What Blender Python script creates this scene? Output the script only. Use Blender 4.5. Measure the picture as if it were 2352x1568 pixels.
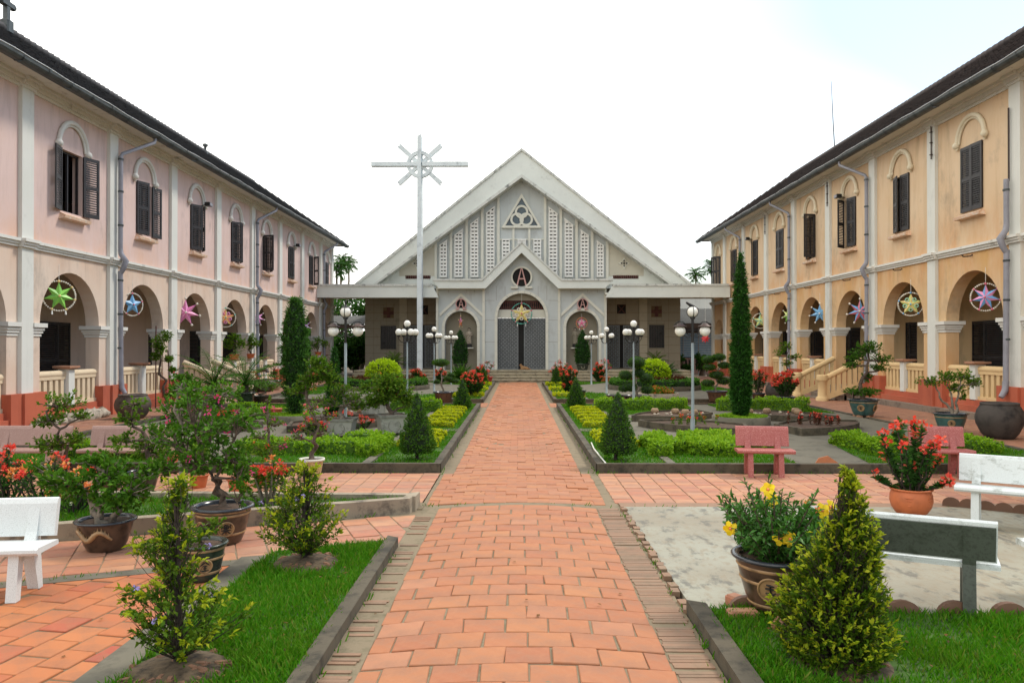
import bpy, math, random
import numpy as np
from mathutils import Vector, Matrix, noise

# ------------------------------------------------------------------ camera, sky, sun
sc = bpy.context.scene
for o in list(bpy.data.objects): bpy.data.objects.remove(o)
COL = sc.collection
R = random.Random(11)
rng = np.random.default_rng(11)
H = 2.3                      # eye height above the brick path
cam_d = bpy.data.cameras.new('camera'); cam = bpy.data.objects.new('camera', cam_d); COL.objects.link(cam)
cam_d.sensor_width = 36; cam_d.lens = 1801/2352*36
cam.location = (0, 0, H)
cam.rotation_euler = (math.radians(90) + math.atan(10/1801), 0, math.atan(15/1801))
cam_d.clip_end = 2000; cam_d.clip_start = .1
sc.camera = cam

SUN_EL, SUN_AZ = math.radians(52), math.radians(62)      # azimuth from +Y towards +X
w = bpy.data.worlds.new('World'); sc.world = w; w.use_nodes = True
nt = w.node_tree; nt.nodes.clear()
out = nt.nodes.new('ShaderNodeOutputWorld'); bg = nt.nodes.new('ShaderNodeBackground')
sky = nt.nodes.new('ShaderNodeTexSky'); sky.sky_type = 'NISHITA'; sky.sun_disc = False
sky.sun_elevation = SUN_EL; sky.sun_rotation = SUN_AZ; sky.air_density = 1.25; sky.dust_density = .25
tc = nt.nodes.new('ShaderNodeTexCoord')
mp = nt.nodes.new('ShaderNodeMapping'); mp.inputs['Scale'].default_value = (1, 1, 2.2)
nz = nt.nodes.new('ShaderNodeTexNoise'); nz.inputs['Scale'].default_value = .9; nz.inputs['Detail'].default_value = 2
rp = nt.nodes.new('ShaderNodeValToRGB')
rp.color_ramp.elements[0].position = .22; rp.color_ramp.elements[0].color = (.20, .20, .20, 1)
rp.color_ramp.elements[1].position = .60; rp.color_ramp.elements[1].color = (.97, .97, .97, 1)
mx = nt.nodes.new('ShaderNodeMix'); mx.data_type = 'RGBA'
mx.inputs['B'].default_value = (11.6, 11.4, 10.8, 1)       # bright overcast cloud
bg.inputs['Strength'].default_value = .1
L = nt.links.new
L(tc.outputs['Generated'], mp.inputs['Vector']); L(mp.outputs[0], nz.inputs['Vector'])
# the cloud sheet thins out towards the east (right), where a little blue comes through
sp = nt.nodes.new('ShaderNodeSeparateXYZ'); L(tc.outputs['Generated'], sp.inputs[0])
ad = nt.nodes.new('ShaderNodeMath'); ad.operation = 'MULTIPLY_ADD'; ad.inputs[1].default_value = -1.1; L(sp.outputs['X'], ad.inputs[0]); L(nz.outputs['Fac'], ad.inputs[2])
L(ad.outputs[0], rp.inputs[0]); L(rp.outputs[0], mx.inputs['Factor'])
L(sky.outputs[0], mx.inputs['A']); L(mx.outputs['Result'], bg.inputs['Color']); L(bg.outputs[0], out.inputs[0])

sd = bpy.data.lights.new('sun', 'SUN'); sd.energy = 1.5; sd.angle = math.radians(11); sd.color = (1, .93, .82)
sun = bpy.data.objects.new('sun', sd); COL.objects.link(sun)
sv = Vector((math.sin(SUN_AZ)*math.cos(SUN_EL), math.cos(SUN_AZ)*math.cos(SUN_EL), math.sin(SUN_EL)))
sun.rotation_euler = sv.to_track_quat('Z', 'Y').to_euler(); sun.location = sv*60
sc.view_settings.view_transform = 'Standard'; sc.view_settings.look = 'None'
sc.view_settings.exposure = 0.86; sc.view_settings.gamma = 1
sc.view_settings.use_curve_mapping = False
try:
    sc.cycles.max_bounces = 6; sc.cycles.transparent_max_bounces = 4
    sc.cycles.use_denoising = True
except Exception: pass

# ------------------------------------------------------------------ measuring helpers
VX, VY, F = 1191., 794., 1801.        # vanishing point and focal length used to measure the place
def G(x, y, z=0.):
    Y = F*(H-z)/(y-VY); return ((x-VX)*Y/F, Y, z)
def P(x, y, Y): return ((x-VX)*Y/F, Y, H-(y-VY)*Y/F)

# ------------------------------------------------------------------ object helpers
def lk(name, data=None, parent=None, mat=None, loc=None, rz=0):
    o = bpy.data.objects.new(name, data); COL.objects.link(o)
    if parent: o.parent = parent
    if mat and data is not None and not data.materials: data.materials.append(mat)
    if loc is not None: o.location = loc
    if rz: o.rotation_euler = (0, 0, rz)
    return o
def tag(o, label=None, cat=None, group=None, kind=None):
    if label: o['label'] = label
    if cat: o['category'] = cat
    if group: o['group'] = group
    if kind: o['kind'] = kind
    return o
def thing(name, label, cat, loc=(0, 0, 0), rz=0, group=None):
    return tag(lk(name, None, None, None, loc, rz), label, cat, group)
def dup(root, loc, rz=None, label=None, sc_=None):
    c = root.copy(); COL.objects.link(c); c.location = loc
    if rz is not None: c.rotation_euler = (0, 0, rz)
    if sc_: c.scale = (sc_,)*3
    if label: c['label'] = label
    for ch in root.children:
        d = ch.copy(); COL.objects.link(d); d.parent = c
        for g in ch.children:
            e = g.copy(); COL.objects.link(e); e.parent = d
    return c

class MB:
    def __init__(s): s.v = []; s.f = []; s.sm = []
    def add(s, vs, fs, smooth=False):
        n = len(s.v); s.v += [tuple(v) for v in vs]; s.f += [tuple(i+n for i in f) for f in fs]; s.sm += [smooth]*len(fs)
        return s
    def box(s, x0, x1, y0, y1, z0, z1, M=None, taper=0.):
        t = taper
        vs = [(x0, y0, z0), (x1, y0, z0), (x1, y1, z0), (x0, y1, z0), (x0+t, y0+t, z1), (x1-t, y0+t, z1), (x1-t, y1-t, z1), (x0+t, y1-t, z1)]
        if M: vs = [M(*v) for v in vs]
        return s.add(vs, [(3, 2, 1, 0), (4, 5, 6, 7), (0, 1, 5, 4), (1, 2, 6, 5), (2, 3, 7, 6), (3, 0, 4, 7)])
    def cbox(s, c, size, rz=0, ch=0.):
        x, y, z = (k/2 for k in size); ca, sa = math.cos(rz), math.sin(rz)
        M = lambda a, b, d: (c[0]+a*ca-b*sa, c[1]+a*sa+b*ca, c[2]+d)
        if not ch: return s.box(-x, x, -y, y, -z, z, M)
        s.prism([(-x+ch, -y), (x-ch, -y), (x, -y+ch), (x, y-ch), (x-ch, y), (-x+ch, y), (-x, y-ch), (-x, -y+ch)], lambda a, b, d: M(a, b, d), -z, z-ch)
        vs = [(-x+ch, -y+ch), (x-ch, -y+ch), (x-ch, y-ch), (-x+ch, y-ch)]
        return s.box(-x+ch, x-ch, -y+ch, y-ch, z-ch, z, M, ch*.3)
    def prism(s, poly, M, d0, d1):
        n = len(poly)
        vs = [M(a, b, d0) for a, b in poly]+[M(a, b, d1) for a, b in poly]
        return s.add(vs, [tuple(range(n-1, -1, -1)), tuple(range(n, 2*n))]+[(i, (i+1) % n, n+(i+1) % n, n+i) for i in range(n)])
    def tube(s, path, r, n=6, caps=True, smooth=True):
        path = [Vector(p) for p in path]; m = len(path)
        rs = list(r) if hasattr(r, '__len__') else [r]*m
        vs = []; ref = None
        for i, p in enumerate(path):
            t = (path[min(i+1, m-1)]-path[max(i-1, 0)])
            t = t.normalized() if t.length > 1e-9 else Vector((0, 0, 1))
            if ref is None: ref = Vector((1, 0, 0)) if abs(t.x) < .8 else Vector((0, 1, 0))
            a = (ref-t*ref.dot(t)).normalized(); b = t.cross(a); ref = a
            for k in range(n):
                q = 2*math.pi*k/n; vs.append(p+(a*math.cos(q)+b*math.sin(q))*rs[i])
        fs = [(i*n+k, i*n+(k+1) % n, (i+1)*n+(k+1) % n, (i+1)*n+k) for i in range(m-1) for k in range(n)]
        s.add(vs, fs, smooth)
        if caps: s.add(vs[:n], [tuple(range(n-1, -1, -1))]); s.add(vs[-n:], [tuple(range(n))])
        return s
    def ring(s, c, r, tr, n=28, k=6, axis='y', a0=0, a1=2*math.pi):
        full = abs(a1-a0-2*math.pi) < 1e-6; pts = []
        for i in range(n+(0 if full else 1)):
            a = a0+(a1-a0)*i/n; u, v = r*math.cos(a), r*math.sin(a)
            pts.append({'y': (c[0]+u, c[1], c[2]+v), 'x': (c[0], c[1]+u, c[2]+v), 'z': (c[0]+u, c[1]+v, c[2])}[axis])
        if full: pts += [pts[0], pts[1]]
        return s.tube(pts, tr, k, not full)
    def lathe(s, prof, c=(0, 0, 0), n=28, smooth=True):
        vs = []
        for r, z in prof:
            for k in range(n):
                a = 2*math.pi*k/n; vs.append((c[0]+r*math.cos(a), c[1]+r*math.sin(a), c[2]+z))
        m = len(prof)
        return s.add(vs, [(i*n+k, i*n+(k+1) % n, (i+1)*n+(k+1) % n, (i+1)*n+k) for i in range(m-1) for k in range(n)], smooth)
    def ball(s, c, r, n=14, sz=1.):
        pr = [(max(1e-4, r*math.sin(math.pi*i/(n//2+2))), -r*sz*math.cos(math.pi*i/(n//2+2))) for i in range(n//2+3)]
        return s.lathe(pr, c, n)
    def sheet(s, poly, z): return s.add([(a, b, z) for a, b in poly], [tuple(range(len(poly)))])
    def slab(s, poly, z0, z1): return s.prism(poly, lambda a, b, d: (a, b, d), z0, z1)
    def mesh(s, name):
        me = bpy.data.meshes.new(name); me.from_pydata(s.v, [], s.f)
        me.polygons.foreach_set('use_smooth', s.sm); me.update(); return me
    def obj(s, name, mat, parent=None, loc=None, rz=0): return lk(name, s.mesh(name), parent, mat, loc, rz)

def quadmesh(name, V, mat, parent=None, loc=None, k=4, smooth=False):
    V = np.asarray(V, dtype=np.float32).reshape(-1, 3); n = len(V)//k
    me = bpy.data.meshes.new(name)
    me.vertices.add(len(V)); me.vertices.foreach_set('co', V.ravel())
    me.loops.add(n*k); me.loops.foreach_set('vertex_index', np.arange(n*k, dtype=np.int32))
    me.polygons.add(n); me.polygons.foreach_set('loop_start', np.arange(0, n*k, k, dtype=np.int32))
    me.polygons.foreach_set('loop_total', np.full(n, k, dtype=np.int32))
    me.update(calc_edges=True)
    return lk(name, me, parent, mat, loc)

# ------------------------------------------------------------------ materials
def nodes(name):
    m = bpy.data.materials.new(name); m.use_nodes = True; t = m.node_tree
    return m, t, t.nodes['Principled BSDF']
def ramp(t, cols, inp):
    r = t.nodes.new('ShaderNodeValToRGB'); e = r.color_ramp.elements
    while len(e) < len(cols): e.new(.5)
    for i, c in enumerate(cols):
        e[i].position = i/max(1, len(cols)-1); e[i].color = (*c, 1)
    t.links.new(inp, r.inputs[0]); return r.outputs[0]
def noise_(t, scale, detail=4, stretch=(1, 1, 1), rough=.55, coord='Object'):
    c = t.nodes.new('ShaderNodeTexCoord'); m = t.nodes.new('ShaderNodeMapping'); m.inputs['Scale'].default_value = stretch
    n = t.nodes.new('ShaderNodeTexNoise'); n.inputs['Scale'].default_value = scale; n.inputs['Detail'].default_value = detail
    n.inputs['Roughness'].default_value = rough
    t.links.new(c.outputs[coord], m.inputs[0]); t.links.new(m.outputs[0], n.inputs['Vector']); return n.outputs['Fac']
def mixc(t, fac, a, b, mode='MIX'):
    x = t.nodes.new('ShaderNodeMix'); x.data_type = 'RGBA'; x.blend_type = mode
    for k, v in (('Factor', fac), ('A', a), ('B', b)):
        if isinstance(v, tuple): x.inputs[k].default_value = (*v, 1)
        elif isinstance(v, (int, float)): x.inputs[k].default_value = v
        else: t.links.new(v, x.inputs[k])
    return x.outputs['Result']
def maprange(t, v, a, b, c=0., d=1.):
    m = t.nodes.new('ShaderNodeMapRange'); t.links.new(v, m.inputs[0])
    for i, k in enumerate((a, b, c, d)): m.inputs[i+1].default_value = k
    return m.outputs[0]
def bump(t, b, h, s=.3, d=.02):
    n = t.nodes.new('ShaderNodeBump'); n.inputs['Strength'].default_value = s; n.inputs['Distance'].default_value = d
    t.links.new(h, n.inputs['Height']); t.links.new(n.outputs[0], b.inputs['Normal'])
def plain(name, col, rough=.6, metal=0., var=.15, vs=6., bs=0., bsc=40., coat=0., emis=None):
    m, t, b = nodes(name)
    f = noise_(t, vs, 5)
    dark = tuple(c*(1-var*1.6) for c in col); lite = tuple(min(1, c*(1+var*.6)) for c in col)
    t.links.new(ramp(t, [dark, col, lite], maprange(t, f, .3, .7)), b.inputs['Base Color'])
    b.inputs['Roughness'].default_value = rough; b.inputs['Metallic'].default_value = metal
    if coat: b.inputs['Coat Weight'].default_value = coat
    if bs: bump(t, b, noise_(t, bsc, 4), bs, .01)
    return m
def zmask(t, z0, z1):
    c = t.nodes.new('ShaderNodeTexCoord'); s = t.nodes.new('ShaderNodeSeparateXYZ'); t.links.new(c.outputs['Object'], s.inputs[0]); return maprange(t, s.outputs['Z'], z0, z1)
def mul(t, a, b):
    m = t.nodes.new('ShaderNodeMath'); m.operation = 'MULTIPLY'; t.links.new(a, m.inputs[0]); t.links.new(b, m.inputs[1]); return m.outputs[0]
def plaster(name, col, stain, dirt=(.12, .11, .1), amt=.5, rust=None, bsc=30, drips=(), dcol=(.60, .25, .07), streaks=()):
    m, t, b = nodes(name); dirt2 = tuple(q*.42 for q in stain)
    c = mixc(t, maprange(t, noise_(t, .9, 6), .35, .75, 0, amt), col, stain)
    st = noise_(t, 2.2, 6, (1, 1, .12), .7)
    c = mixc(t, maprange(t, st, .52, .8, 0, amt*.9), c, tuple(k*.72 for k in stain))
    blot = noise_(t, .55, 8, (1, 1, .6), .75)
    c = mixc(t, maprange(t, blot, .55, .74, 0, .55), c, dirt)
    for z0, z1, k in drips:      # rain stains creeping up from ledges
        c = mixc(t, mul(t, zmask(t, z0, z1), maprange(t, noise_(t, 1.3, 7, (1, 1, .45), .7), .36, .62, 0, k)), c, dcol)
    for z0, z1, k in streaks:    # dark rain streaks below ledges
        c = mixc(t, mul(t, zmask(t, z0, z1), maprange(t, noise_(t, 2.1, 7, (1, 1, .14), .7), .52, .72, 0, k*.75)), c, dirt2)
    if rust: c = mixc(t, maprange(t, noise_(t, .8, 7, (1, 1, .35), .7), .5, .72, 0, .75), c, rust)
    t.links.new(c, b.inputs['Base Color']); b.inputs['Roughness'].default_value = .88
    bump(t, b, noise_(t, bsc, 5), .18, .01); return m
def mould(name, col, dark=(.07, .075, .07), th=.56, amt=.8, sc_=2.4, stretch=(1, 1, 1), var=.1):
    m, t, b = nodes(name)
    c = mixc(t, noise_(t, 1.1, 5), tuple(k*(1-var) for k in col), tuple(min(1, k*(1+var)) for k in col))
    f = noise_(t, sc_, 9, stretch, .72)
    c = mixc(t, maprange(t, f, th, th+.14, 0, amt), c, dark)
    t.links.new(c, b.inputs['Base Color']); b.inputs['Roughness'].default_value = .9
    bump(t, b, noise_(t, 25, 5), .25, .012); return m
def island_random(t):
    g = t.nodes.new('ShaderNodeNewGeometry'); o = t.nodes.new('ShaderNodeObjectInfo')
    a = t.nodes.new('ShaderNodeMath'); a.operation = 'ADD'; fr = t.nodes.new('ShaderNodeMath'); fr.operation = 'FRACT'
    t.links.new(g.outputs['Random Per Island'], a.inputs[0]); t.links.new(o.outputs['Random'], a.inputs[1])
    t.links.new(a.outputs[0], fr.inputs[0]); return fr.outputs[0]
def tile_mat(name, cols, stain=(.16, .12, .1), st=.5, lite=(.52, .29, .165), wear=(.235, .115, .066)):
    m, t, b = nodes(name)
    c = ramp(t, cols, island_random(t))
    c = mixc(t, maprange(t, noise_(t, 4.5, 8, (1, 1, 1), .75, 'Object'), .48, .70, 0, st), c, stain)
    c = mixc(t, maprange(t, noise_(t, 14, 4), .35, .75, 0, .35), c, lite)
    if wear: c = mixc(t, maprange(t, noise_(t, .75, 5, (1, .6, 1), .65), .42, .70, 0, .55), c, wear)
    t.links.new(c, b.inputs['Base Color']); b.inputs['Roughness'].default_value = .72
    bump(t, b, noise_(t, 60, 4), .2, .006); return m
def leaf_mat(name, cols, rough=.6, tr=.35, spec=.1, patch=None):
    m, t, b = nodes(name)
    c = ramp(t, cols, island_random(t))
    if patch: c = mixc(t, maprange(t, noise_(t, 1.1, 6, (1, 1, 1), .7), .5, .72, 0, .75), c, patch)
    t.links.new(c, b.inputs['Base Color']); b.inputs['Roughness'].default_value = rough
    b.inputs['Specular IOR Level'].default_value = spec
    tl = t.nodes.new('ShaderNodeBsdfTranslucent'); t.links.new(mixc(t, 1., c, (1.0, 1.0, .55), 'MULTIPLY'), tl.inputs[0])
    ms = t.nodes.new('ShaderNodeMixShader'); ms.inputs[0].default_value = tr
    o = t.nodes['Material Output']; t.links.new(b.outputs[0], ms.inputs[1]); t.links.new(tl.outputs[0], ms.inputs[2])
    t.links.new(ms.outputs[0], o.inputs[0]); return m

M = {}
M['pink'] = plaster('pink_plaster', (.66, .50, .46), (.61, .44, .37), amt=.6, streaks=((7.6, 9.4, .5), (5.6, 6.1, .35)), drips=((6.3, 5.05, .55),), dcol=(.66, .36, .20))
M['peach'] = plaster('peach_plaster', (.68, .56, .46), (.61, .45, .34), amt=.6, streaks=((3.7, 4.9, .6),), drips=((3.6, 4.9, .3), (2.4, .9, .35)), dcol=(.60, .33, .2))
M['yellow'] = plaster('yellow_plaster', (.68, .515, .345), (.63, .42, .23), amt=.6, streaks=((8.0, 9.8, .5), (5.8, 6.4, .35)), drips=((6.9, 5.4, .7), (9.0, 9.8, .3)), dcol=(.60, .29, .11))
M['yellow2'] = plaster('ochre_plaster', (.66, .47, .28), (.61, .375, .16), amt=.65, streaks=((3.9, 5.2, .6),), drips=((3.7, 5.1, .6), (3.0, 1.1, .6)), rust=(.58, .33, .10))
M['inner'] = plaster('corridor_plaster', (.62, .50, .41), (.52, .40, .31), amt=.4)
M['inner_y'] = plaster('corridor_plaster_ochre', (.62, .46, .26), (.52, .37, .19), amt=.4)
M['white'] = plaster('white_plaster', (.67, .67, .62), (.56, .57, .51), amt=.4, dirt=(.3, .3, .27))
M['trim'] = mould('grey_white_trim', (.66, .65, .60), (.16, .15, .13), .58, .7, 3., (1, 1, 1))
M['cream'] = mould('cream_rail', (.66, .53, .36), (.2, .16, .11), .57, .7, 3)
M['red'] = plaster('red_plinth', (.47, .115, .055), (.34, .075, .04), dirt=(.26, .17, .12), amt=.8)
M['stone'] = mould('stone_base', (.22, .17, .13), (.05, .045, .04), .5, .6, 3)
M['wood'] = plain('dark_shutter', (.022, .019, .020), .5, var=.4)
M['wood2'] = plain('dark_door', (.025, .02, .018), .55, var=.4)
M['sill'] = mould('stained_sill', (.70, .47, .32), (.72, .70, .64), .5, .8, 6)
M['roof'] = tile_mat('roof_tiles', [(.026, .026, .029), (.036, .034, .036), (.048, .040, .040), (.030, .030, .033)], (.018, .018, .019), .7, (.06, .062, .068), None)
M['roof_r'] = tile_mat('roof_tiles_brown', [(.030, .023, .024), (.042, .030, .030), (.055, .037, .034), (.034, .027, .027)], (.02, .018, .018), .7, (.07, .055, .052), None)
M['gutter'] = plain('gutter_zinc', (.065, .076, .078), .5, .2, .3, 4)
M['gutrim'] = plain('gutter_edge', (.5, .52, .52), .4, .2)
M['pipe'] = plain('grey_pvc_pipe', (.25, .25, .285), .45, 0, .12, 3)
M['rust'] = plain('rusty_iron', (.05, .03, .025), .7)
M['tile'] = tile_mat('terracotta_tile', [(.375, .138, .052), (.405, .155, .060), (.365, .125, .050), (.415, .168, .064), (.345, .113, .047), (.395, .145, .055), (.365, .135, .058), (.41, .175, .088)], (.22, .115, .075), .6, (.43, .205, .10))
M['tile2'] = tile_mat('terracotta_tile_orange', [(.44, .135, .042), (.47, .16, .05), (.41, .115, .04), (.45, .15, .045), (.36, .06, .034), (.44, .14, .042), (.45, .145, .045), (.43, .13, .04)], (.22, .085, .04), .6, (.42, .165, .065))
M['tile3'] = tile_mat('terracotta_tile_worn', [(.43, .175, .082), (.47, .225, .12), (.40, .14, .078), (.37, .185, .115), (.48, .235, .125)], (.24, .15, .12), .65)
M['brick'] = tile_mat('edge_brick', [(.225, .125, .07), (.265, .15, .088), (.20, .12, .072), (.25, .165, .10)], (.14, .105, .062), .8, (.27, .18, .11), None)
M['scal'] = tile_mat('edging_scallop', [(.13, .065, .042), (.17, .085, .05), (.10, .055, .04)], (.06, .05, .035), .7, (.2, .11, .07))
M['mortar'] = mould('mortar', (.205, .16, .098), (.10, .09, .045), .5, .7, 5)
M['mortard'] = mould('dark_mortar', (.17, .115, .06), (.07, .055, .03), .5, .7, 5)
M['conc'] = mould('grey_concrete', (.135, .122, .088), (.055, .05, .036), .5, .7, 2.2, var=.25)
M['kerb'] = mould('dark_kerb', (.085, .07, .045), (.02, .018, .011), .48, .8, 4, var=.3)
M['kerb2'] = mould('tan_kerb', (.30, .25, .18), (.07, .06, .05), .5, .8, 3.5, var=.3)
def cement(name):
    m, t, b = nodes(name)
    c = mixc(t, noise_(t, 1.3, 5), (.33, .335, .265), (.25, .225, .16))
    c = mixc(t, maprange(t, noise_(t, .42, 5, (1, 1.3, 1)), .46, .62, 0, .8), c, (.235, .20, .135))
    c = mixc(t, maprange(t, noise_(t, 11, 6, (1, .5, 1), .7), .50, .60, 0, .7), c, (.24, .195, .125))
    c = mixc(t, maprange(t, noise_(t, 6, 7, (.8, .45, 1), .7), .53, .62, 0, .8), c, (.10, .092, .07))
    v = noise_(t, 2.2, 3); t.links.new(c, b.inputs['Base Color']); b.inputs['Roughness'].default_value = .55
    bump(t, b, noise_(t, 22, 5), .35, .012); return m
M['cement'] = cement('worn_cement')
M['soil'] = plain('soil', (.085, .05, .03), .95, var=.5, vs=12, bs=.8, bsc=30)
M['earth'] = plain('bare_earth', (.16, .12, .08), .95, var=.4, vs=3, bs=.5, bsc=12)
M['stonew'] = plain('pale_stone', (.42, .36, .28), .9, var=.4, vs=8, bs=.5)
M['church'] = plaster('grey_pebble_render', (.52, .555, .545), (.46, .485, .47), amt=.5, dirt=(.28, .27, .24), bsc=80)
M['chpier'] = mould('pale_stone_pier', (.47, .42, .32), (.28, .25, .19), .55, .5, 2)
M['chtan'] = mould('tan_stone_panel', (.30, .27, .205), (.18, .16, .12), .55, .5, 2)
M['rib'] = mould('pale_rib', (.67, .66, .57), (.3, .28, .22), .6, .5, 3)
M['band'] = mould('cream_gable_band', (.69, .715, .66), (.40, .42, .38), .58, .5, 1.4)
M['mold'] = mould('mouldy_edge', (.60, .61, .56), (.09, .095, .095), .52, .75, 2.6)
M['claus'] = plain('white_claustra', (.80, .79, .74), .8, var=.06)
M['dark'] = plain('dark_backing', (.012, .011, .01), .9)  # near-black backing; darkness seen in openings is put into this colour
M['glass'] = plain('blue_grey_glass', (.035, .065, .085), .12, var=.3, vs=1.2)
M['rosew'] = plain('pink_letter', (.58, .33, .30), .7, var=.1)
M['brickred'] = plain('red_openwork', (.11, .038, .03), .8, var=.3)
M['steel'] = plain('grey_lattice', (.20, .215, .22), .5, .2, .15)
M['cross'] = mould('weathered_cross', (.68, .735, .74), (.30, .34, .36), .52, .6, 1.8, var=.15)
M['post'] = plain('pale_grey_post', (.21, .25, .255), .5, 0, .10, 3)
M['iron'] = plain('black_iron', (.02, .019, .018), .5, .3)
M['capm'] = plain('brown_lamp_cap', (.075, .045, .035), .5, .3, .3)
M['globe'] = plain('white_globe', (.82, .81, .74), .25, 0, .04, 3)
M['terra'] = plain('terracotta_pot', (.50, .135, .045), .6, 0, .18, 5)
M['glaze'] = plain('brown_glazed_pot', (.075, .045, .028), .28, 0, .5, 9)
M['glaze2'] = plain('dark_green_glazed_pot', (.035, .045, .032), .25, 0, .5, 8)
M['teal'] = plain('teal_glazed_pot', (.05, .115, .105), .3, 0, .3, 7)
M['glrim'] = plain('blue_black_rim', (.03, .036, .045), .2, 0, .3, 8)
M['ochre'] = plain('ochre_relief', (.34, .21, .10), .5, 0, .3, 12)
M['jar'] = plain('dark_clay_jar', (.045, .036, .03), .8, 0, .5, 4, bs=.3, bsc=12)
M['jar2'] = plain('brown_clay_jar', (.085, .06, .045), .7, 0, .4, 4, bs=.3, bsc=12)
M['cpot'] = mould('concrete_planter', (.34, .34, .29), (.12, .12, .1), .52, .7, 5)
M['straw'] = plain('woven_straw', (.50, .36, .16), .7, 0, .5, 40, bs=.6, bsc=60)
M['bark'] = plain('bark', (.10, .07, .05), .9, 0, .5, 14, bs=.6, bsc=40)
M['barkg'] = plain('pale_bark', (.20, .165, .125), .9, 0, .4, 14, bs=.6, bsc=40)
M['barkd'] = plain('dark_bark', (.045, .032, .024), .9, 0, .5, 14, bs=.6, bsc=40)
def granite(name, col, spk, sc_=220, mo=None):
    m, t, b = nodes(name)
    c = mixc(t, maprange(t, noise_(t, sc_, 2), .54, .62), col, spk)
    c = mixc(t, maprange(t, noise_(t, 1.4, 4), .3, .8, 0, .3), c, tuple(k*.75 for k in col))
    if mo: c = mixc(t, maprange(t, noise_(t, 5, 8, (1, 1, 1.6), .75), .52, .66, 0, .75), c, mo)
    t.links.new(c, b.inputs['Base Color']); b.inputs['Roughness'].default_value = .5; return m
M['gran_w'] = granite('white_granito', (.68, .71, .695), (.42, .44, .42))
M['gran_wm'] = granite('stained_white_granito', (.66, .70, .69), (.5, .52, .5), 200, (.22, .24, .2))
M['gran_d'] = granite('mossy_grey_concrete', (.075, .088, .07), (.055, .062, .05), 40, (.028, .034, .024))
M['gran_p'] = granite('pink_granito', (.34, .085, .072), (.52, .23, .195), 80)
M['gran_b'] = granite('brown_pink_granito', (.33, .195, .16), (.42, .28, .235), 90)
M['grass'] = leaf_mat('grass_blade', [(.038, .165, .005), (.07, .25, .008), (.05, .20, .006), (.11, .27, .012), (.06, .22, .007), (.20, .23, .04)], .6, .35, .1, (.10, .20, .012))
M['grassg'] = plain('grass_soil', (.05, .11, .012), .95, var=.5, vs=14)
M['topi'] = leaf_mat('topiary_leaf', [(.042, .12, .014), (.075, .18, .02), (.055, .145, .016), (.12, .24, .03)])
M['cyp'] = leaf_mat('cypress_needle', [(.020, .085, .012), (.035, .12, .016), (.05, .155, .022)], .6, .15)
M['bon'] = leaf_mat('bonsai_leaf', [(.05, .14, .012), (.105, .22, .018), (.075, .18, .014), (.17, .28, .025), (.12, .16, .025)])
M['boug'] = leaf_mat('bougainvillea_leaf', [(.045, .135, .012), (.085, .21, .018), (.06, .165, .014), (.13, .27, .028)])
M['lime'] = leaf_mat('lime_hedge_leaf', [(.19, .37, .02), (.30, .48, .03), (.24, .43, .025), (.12, .28, .018)])
M['dome'] = leaf_mat('lime_dome_leaf', [(.40, .58, .02), (.52, .68, .03), (.33, .52, .02)])
M['gold'] = leaf_mat('golden_young_leaf', [(.36, .42, .015), (.26, .36, .015), (.46, .47, .03), (.19, .30, .015)])
M['dur'] = leaf_mat('duranta_leaf', [(.045, .115, .008), (.085, .175, .012), (.13, .205, .015), (.06, .14, .01)])
M['purp'] = leaf_mat('purple_leaf', [(.10, .03, .02), (.16, .045, .028), (.07, .03, .02), (.07, .06, .02)])
M['redfl'] = leaf_mat('red_petal', [(.74, .055, .04), (.82, .11, .075), (.64, .03, .025), (.86, .22, .15)], .5, .3)
M['orafl'] = leaf_mat('orange_petal', [(.78, .25, .06), (.80, .38, .12), (.75, .12, .05), (.80, .48, .2)], .5, .3)
M['pinkfl'] = leaf_mat('pink_petal', [(.72, .08, .14), (.80, .2, .24), (.65, .05, .12)], .5, .3)
M['magfl'] = leaf_mat('magenta_bract', [(.55, .03, .22), (.68, .06, .3), (.6, .08, .12)], .5, .3)
M['yelfl'] = leaf_mat('yellow_petal', [(.85, .62, .02), (.90, .70, .05), (.82, .52, .02)], .4, .3)
M['violfl'] = leaf_mat('violet_petal', [(.30, .24, .62), (.40, .34, .7)], .5, .3)
M['allam'] = leaf_mat('allamanda_leaf', [(.035, .125, .02), (.065, .185, .03), (.045, .15, .022), (.10, .24, .04)], .5, .3, .2)
M['palm'] = leaf_mat('palm_frond', [(.035, .12, .012), (.06, .18, .02), (.045, .14, .015), (.12, .2, .03)])
M['farl'] = leaf_mat('far_foliage', [(.02, .075, .015), (.045, .13, .02), (.03, .10, .02), (.08, .18, .03)])
M['gold2'] = leaf_mat('yellow_hedge_leaf', [(.46, .52, .015), (.58, .60, .02), (.36, .46, .015), (.64, .62, .03)])
M['tilew'] = tile_mat('worn_walk_tile', [(.30, .125, .07), (.34, .15, .085), (.27, .11, .07), (.36, .17, .10)], (.12, .08, .06), .7)
M['hedgeg'] = leaf_mat('green_hedge_leaf', [(.05, .15, .02), (.08, .21, .03), (.11, .25, .035), (.05, .13, .02)])
M['rustfl'] = leaf_mat('rust_petal', [(.5, .12, .03), (.6, .22, .05), (.4, .08, .03)])
M['jun'] = leaf_mat('juniper_needle', [(.045, .14, .025), (.07, .18, .03), (.035, .11, .02), (.10, .22, .04)])
M['rib2'] = mould('pale_step_edge', (.52, .46, .33), (.14, .12, .09), .5, .7, 4)  # paler strips along each step edge
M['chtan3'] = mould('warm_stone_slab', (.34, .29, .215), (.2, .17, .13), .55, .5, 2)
M['pink2'] = plain('dusty_pink_wall', (.45, .27, .23), .9, var=.3)
M['dry'] = leaf_mat('dry_leaf', [(.16, .08, .03), (.25, .14, .05), (.10, .05, .03)])
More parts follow.
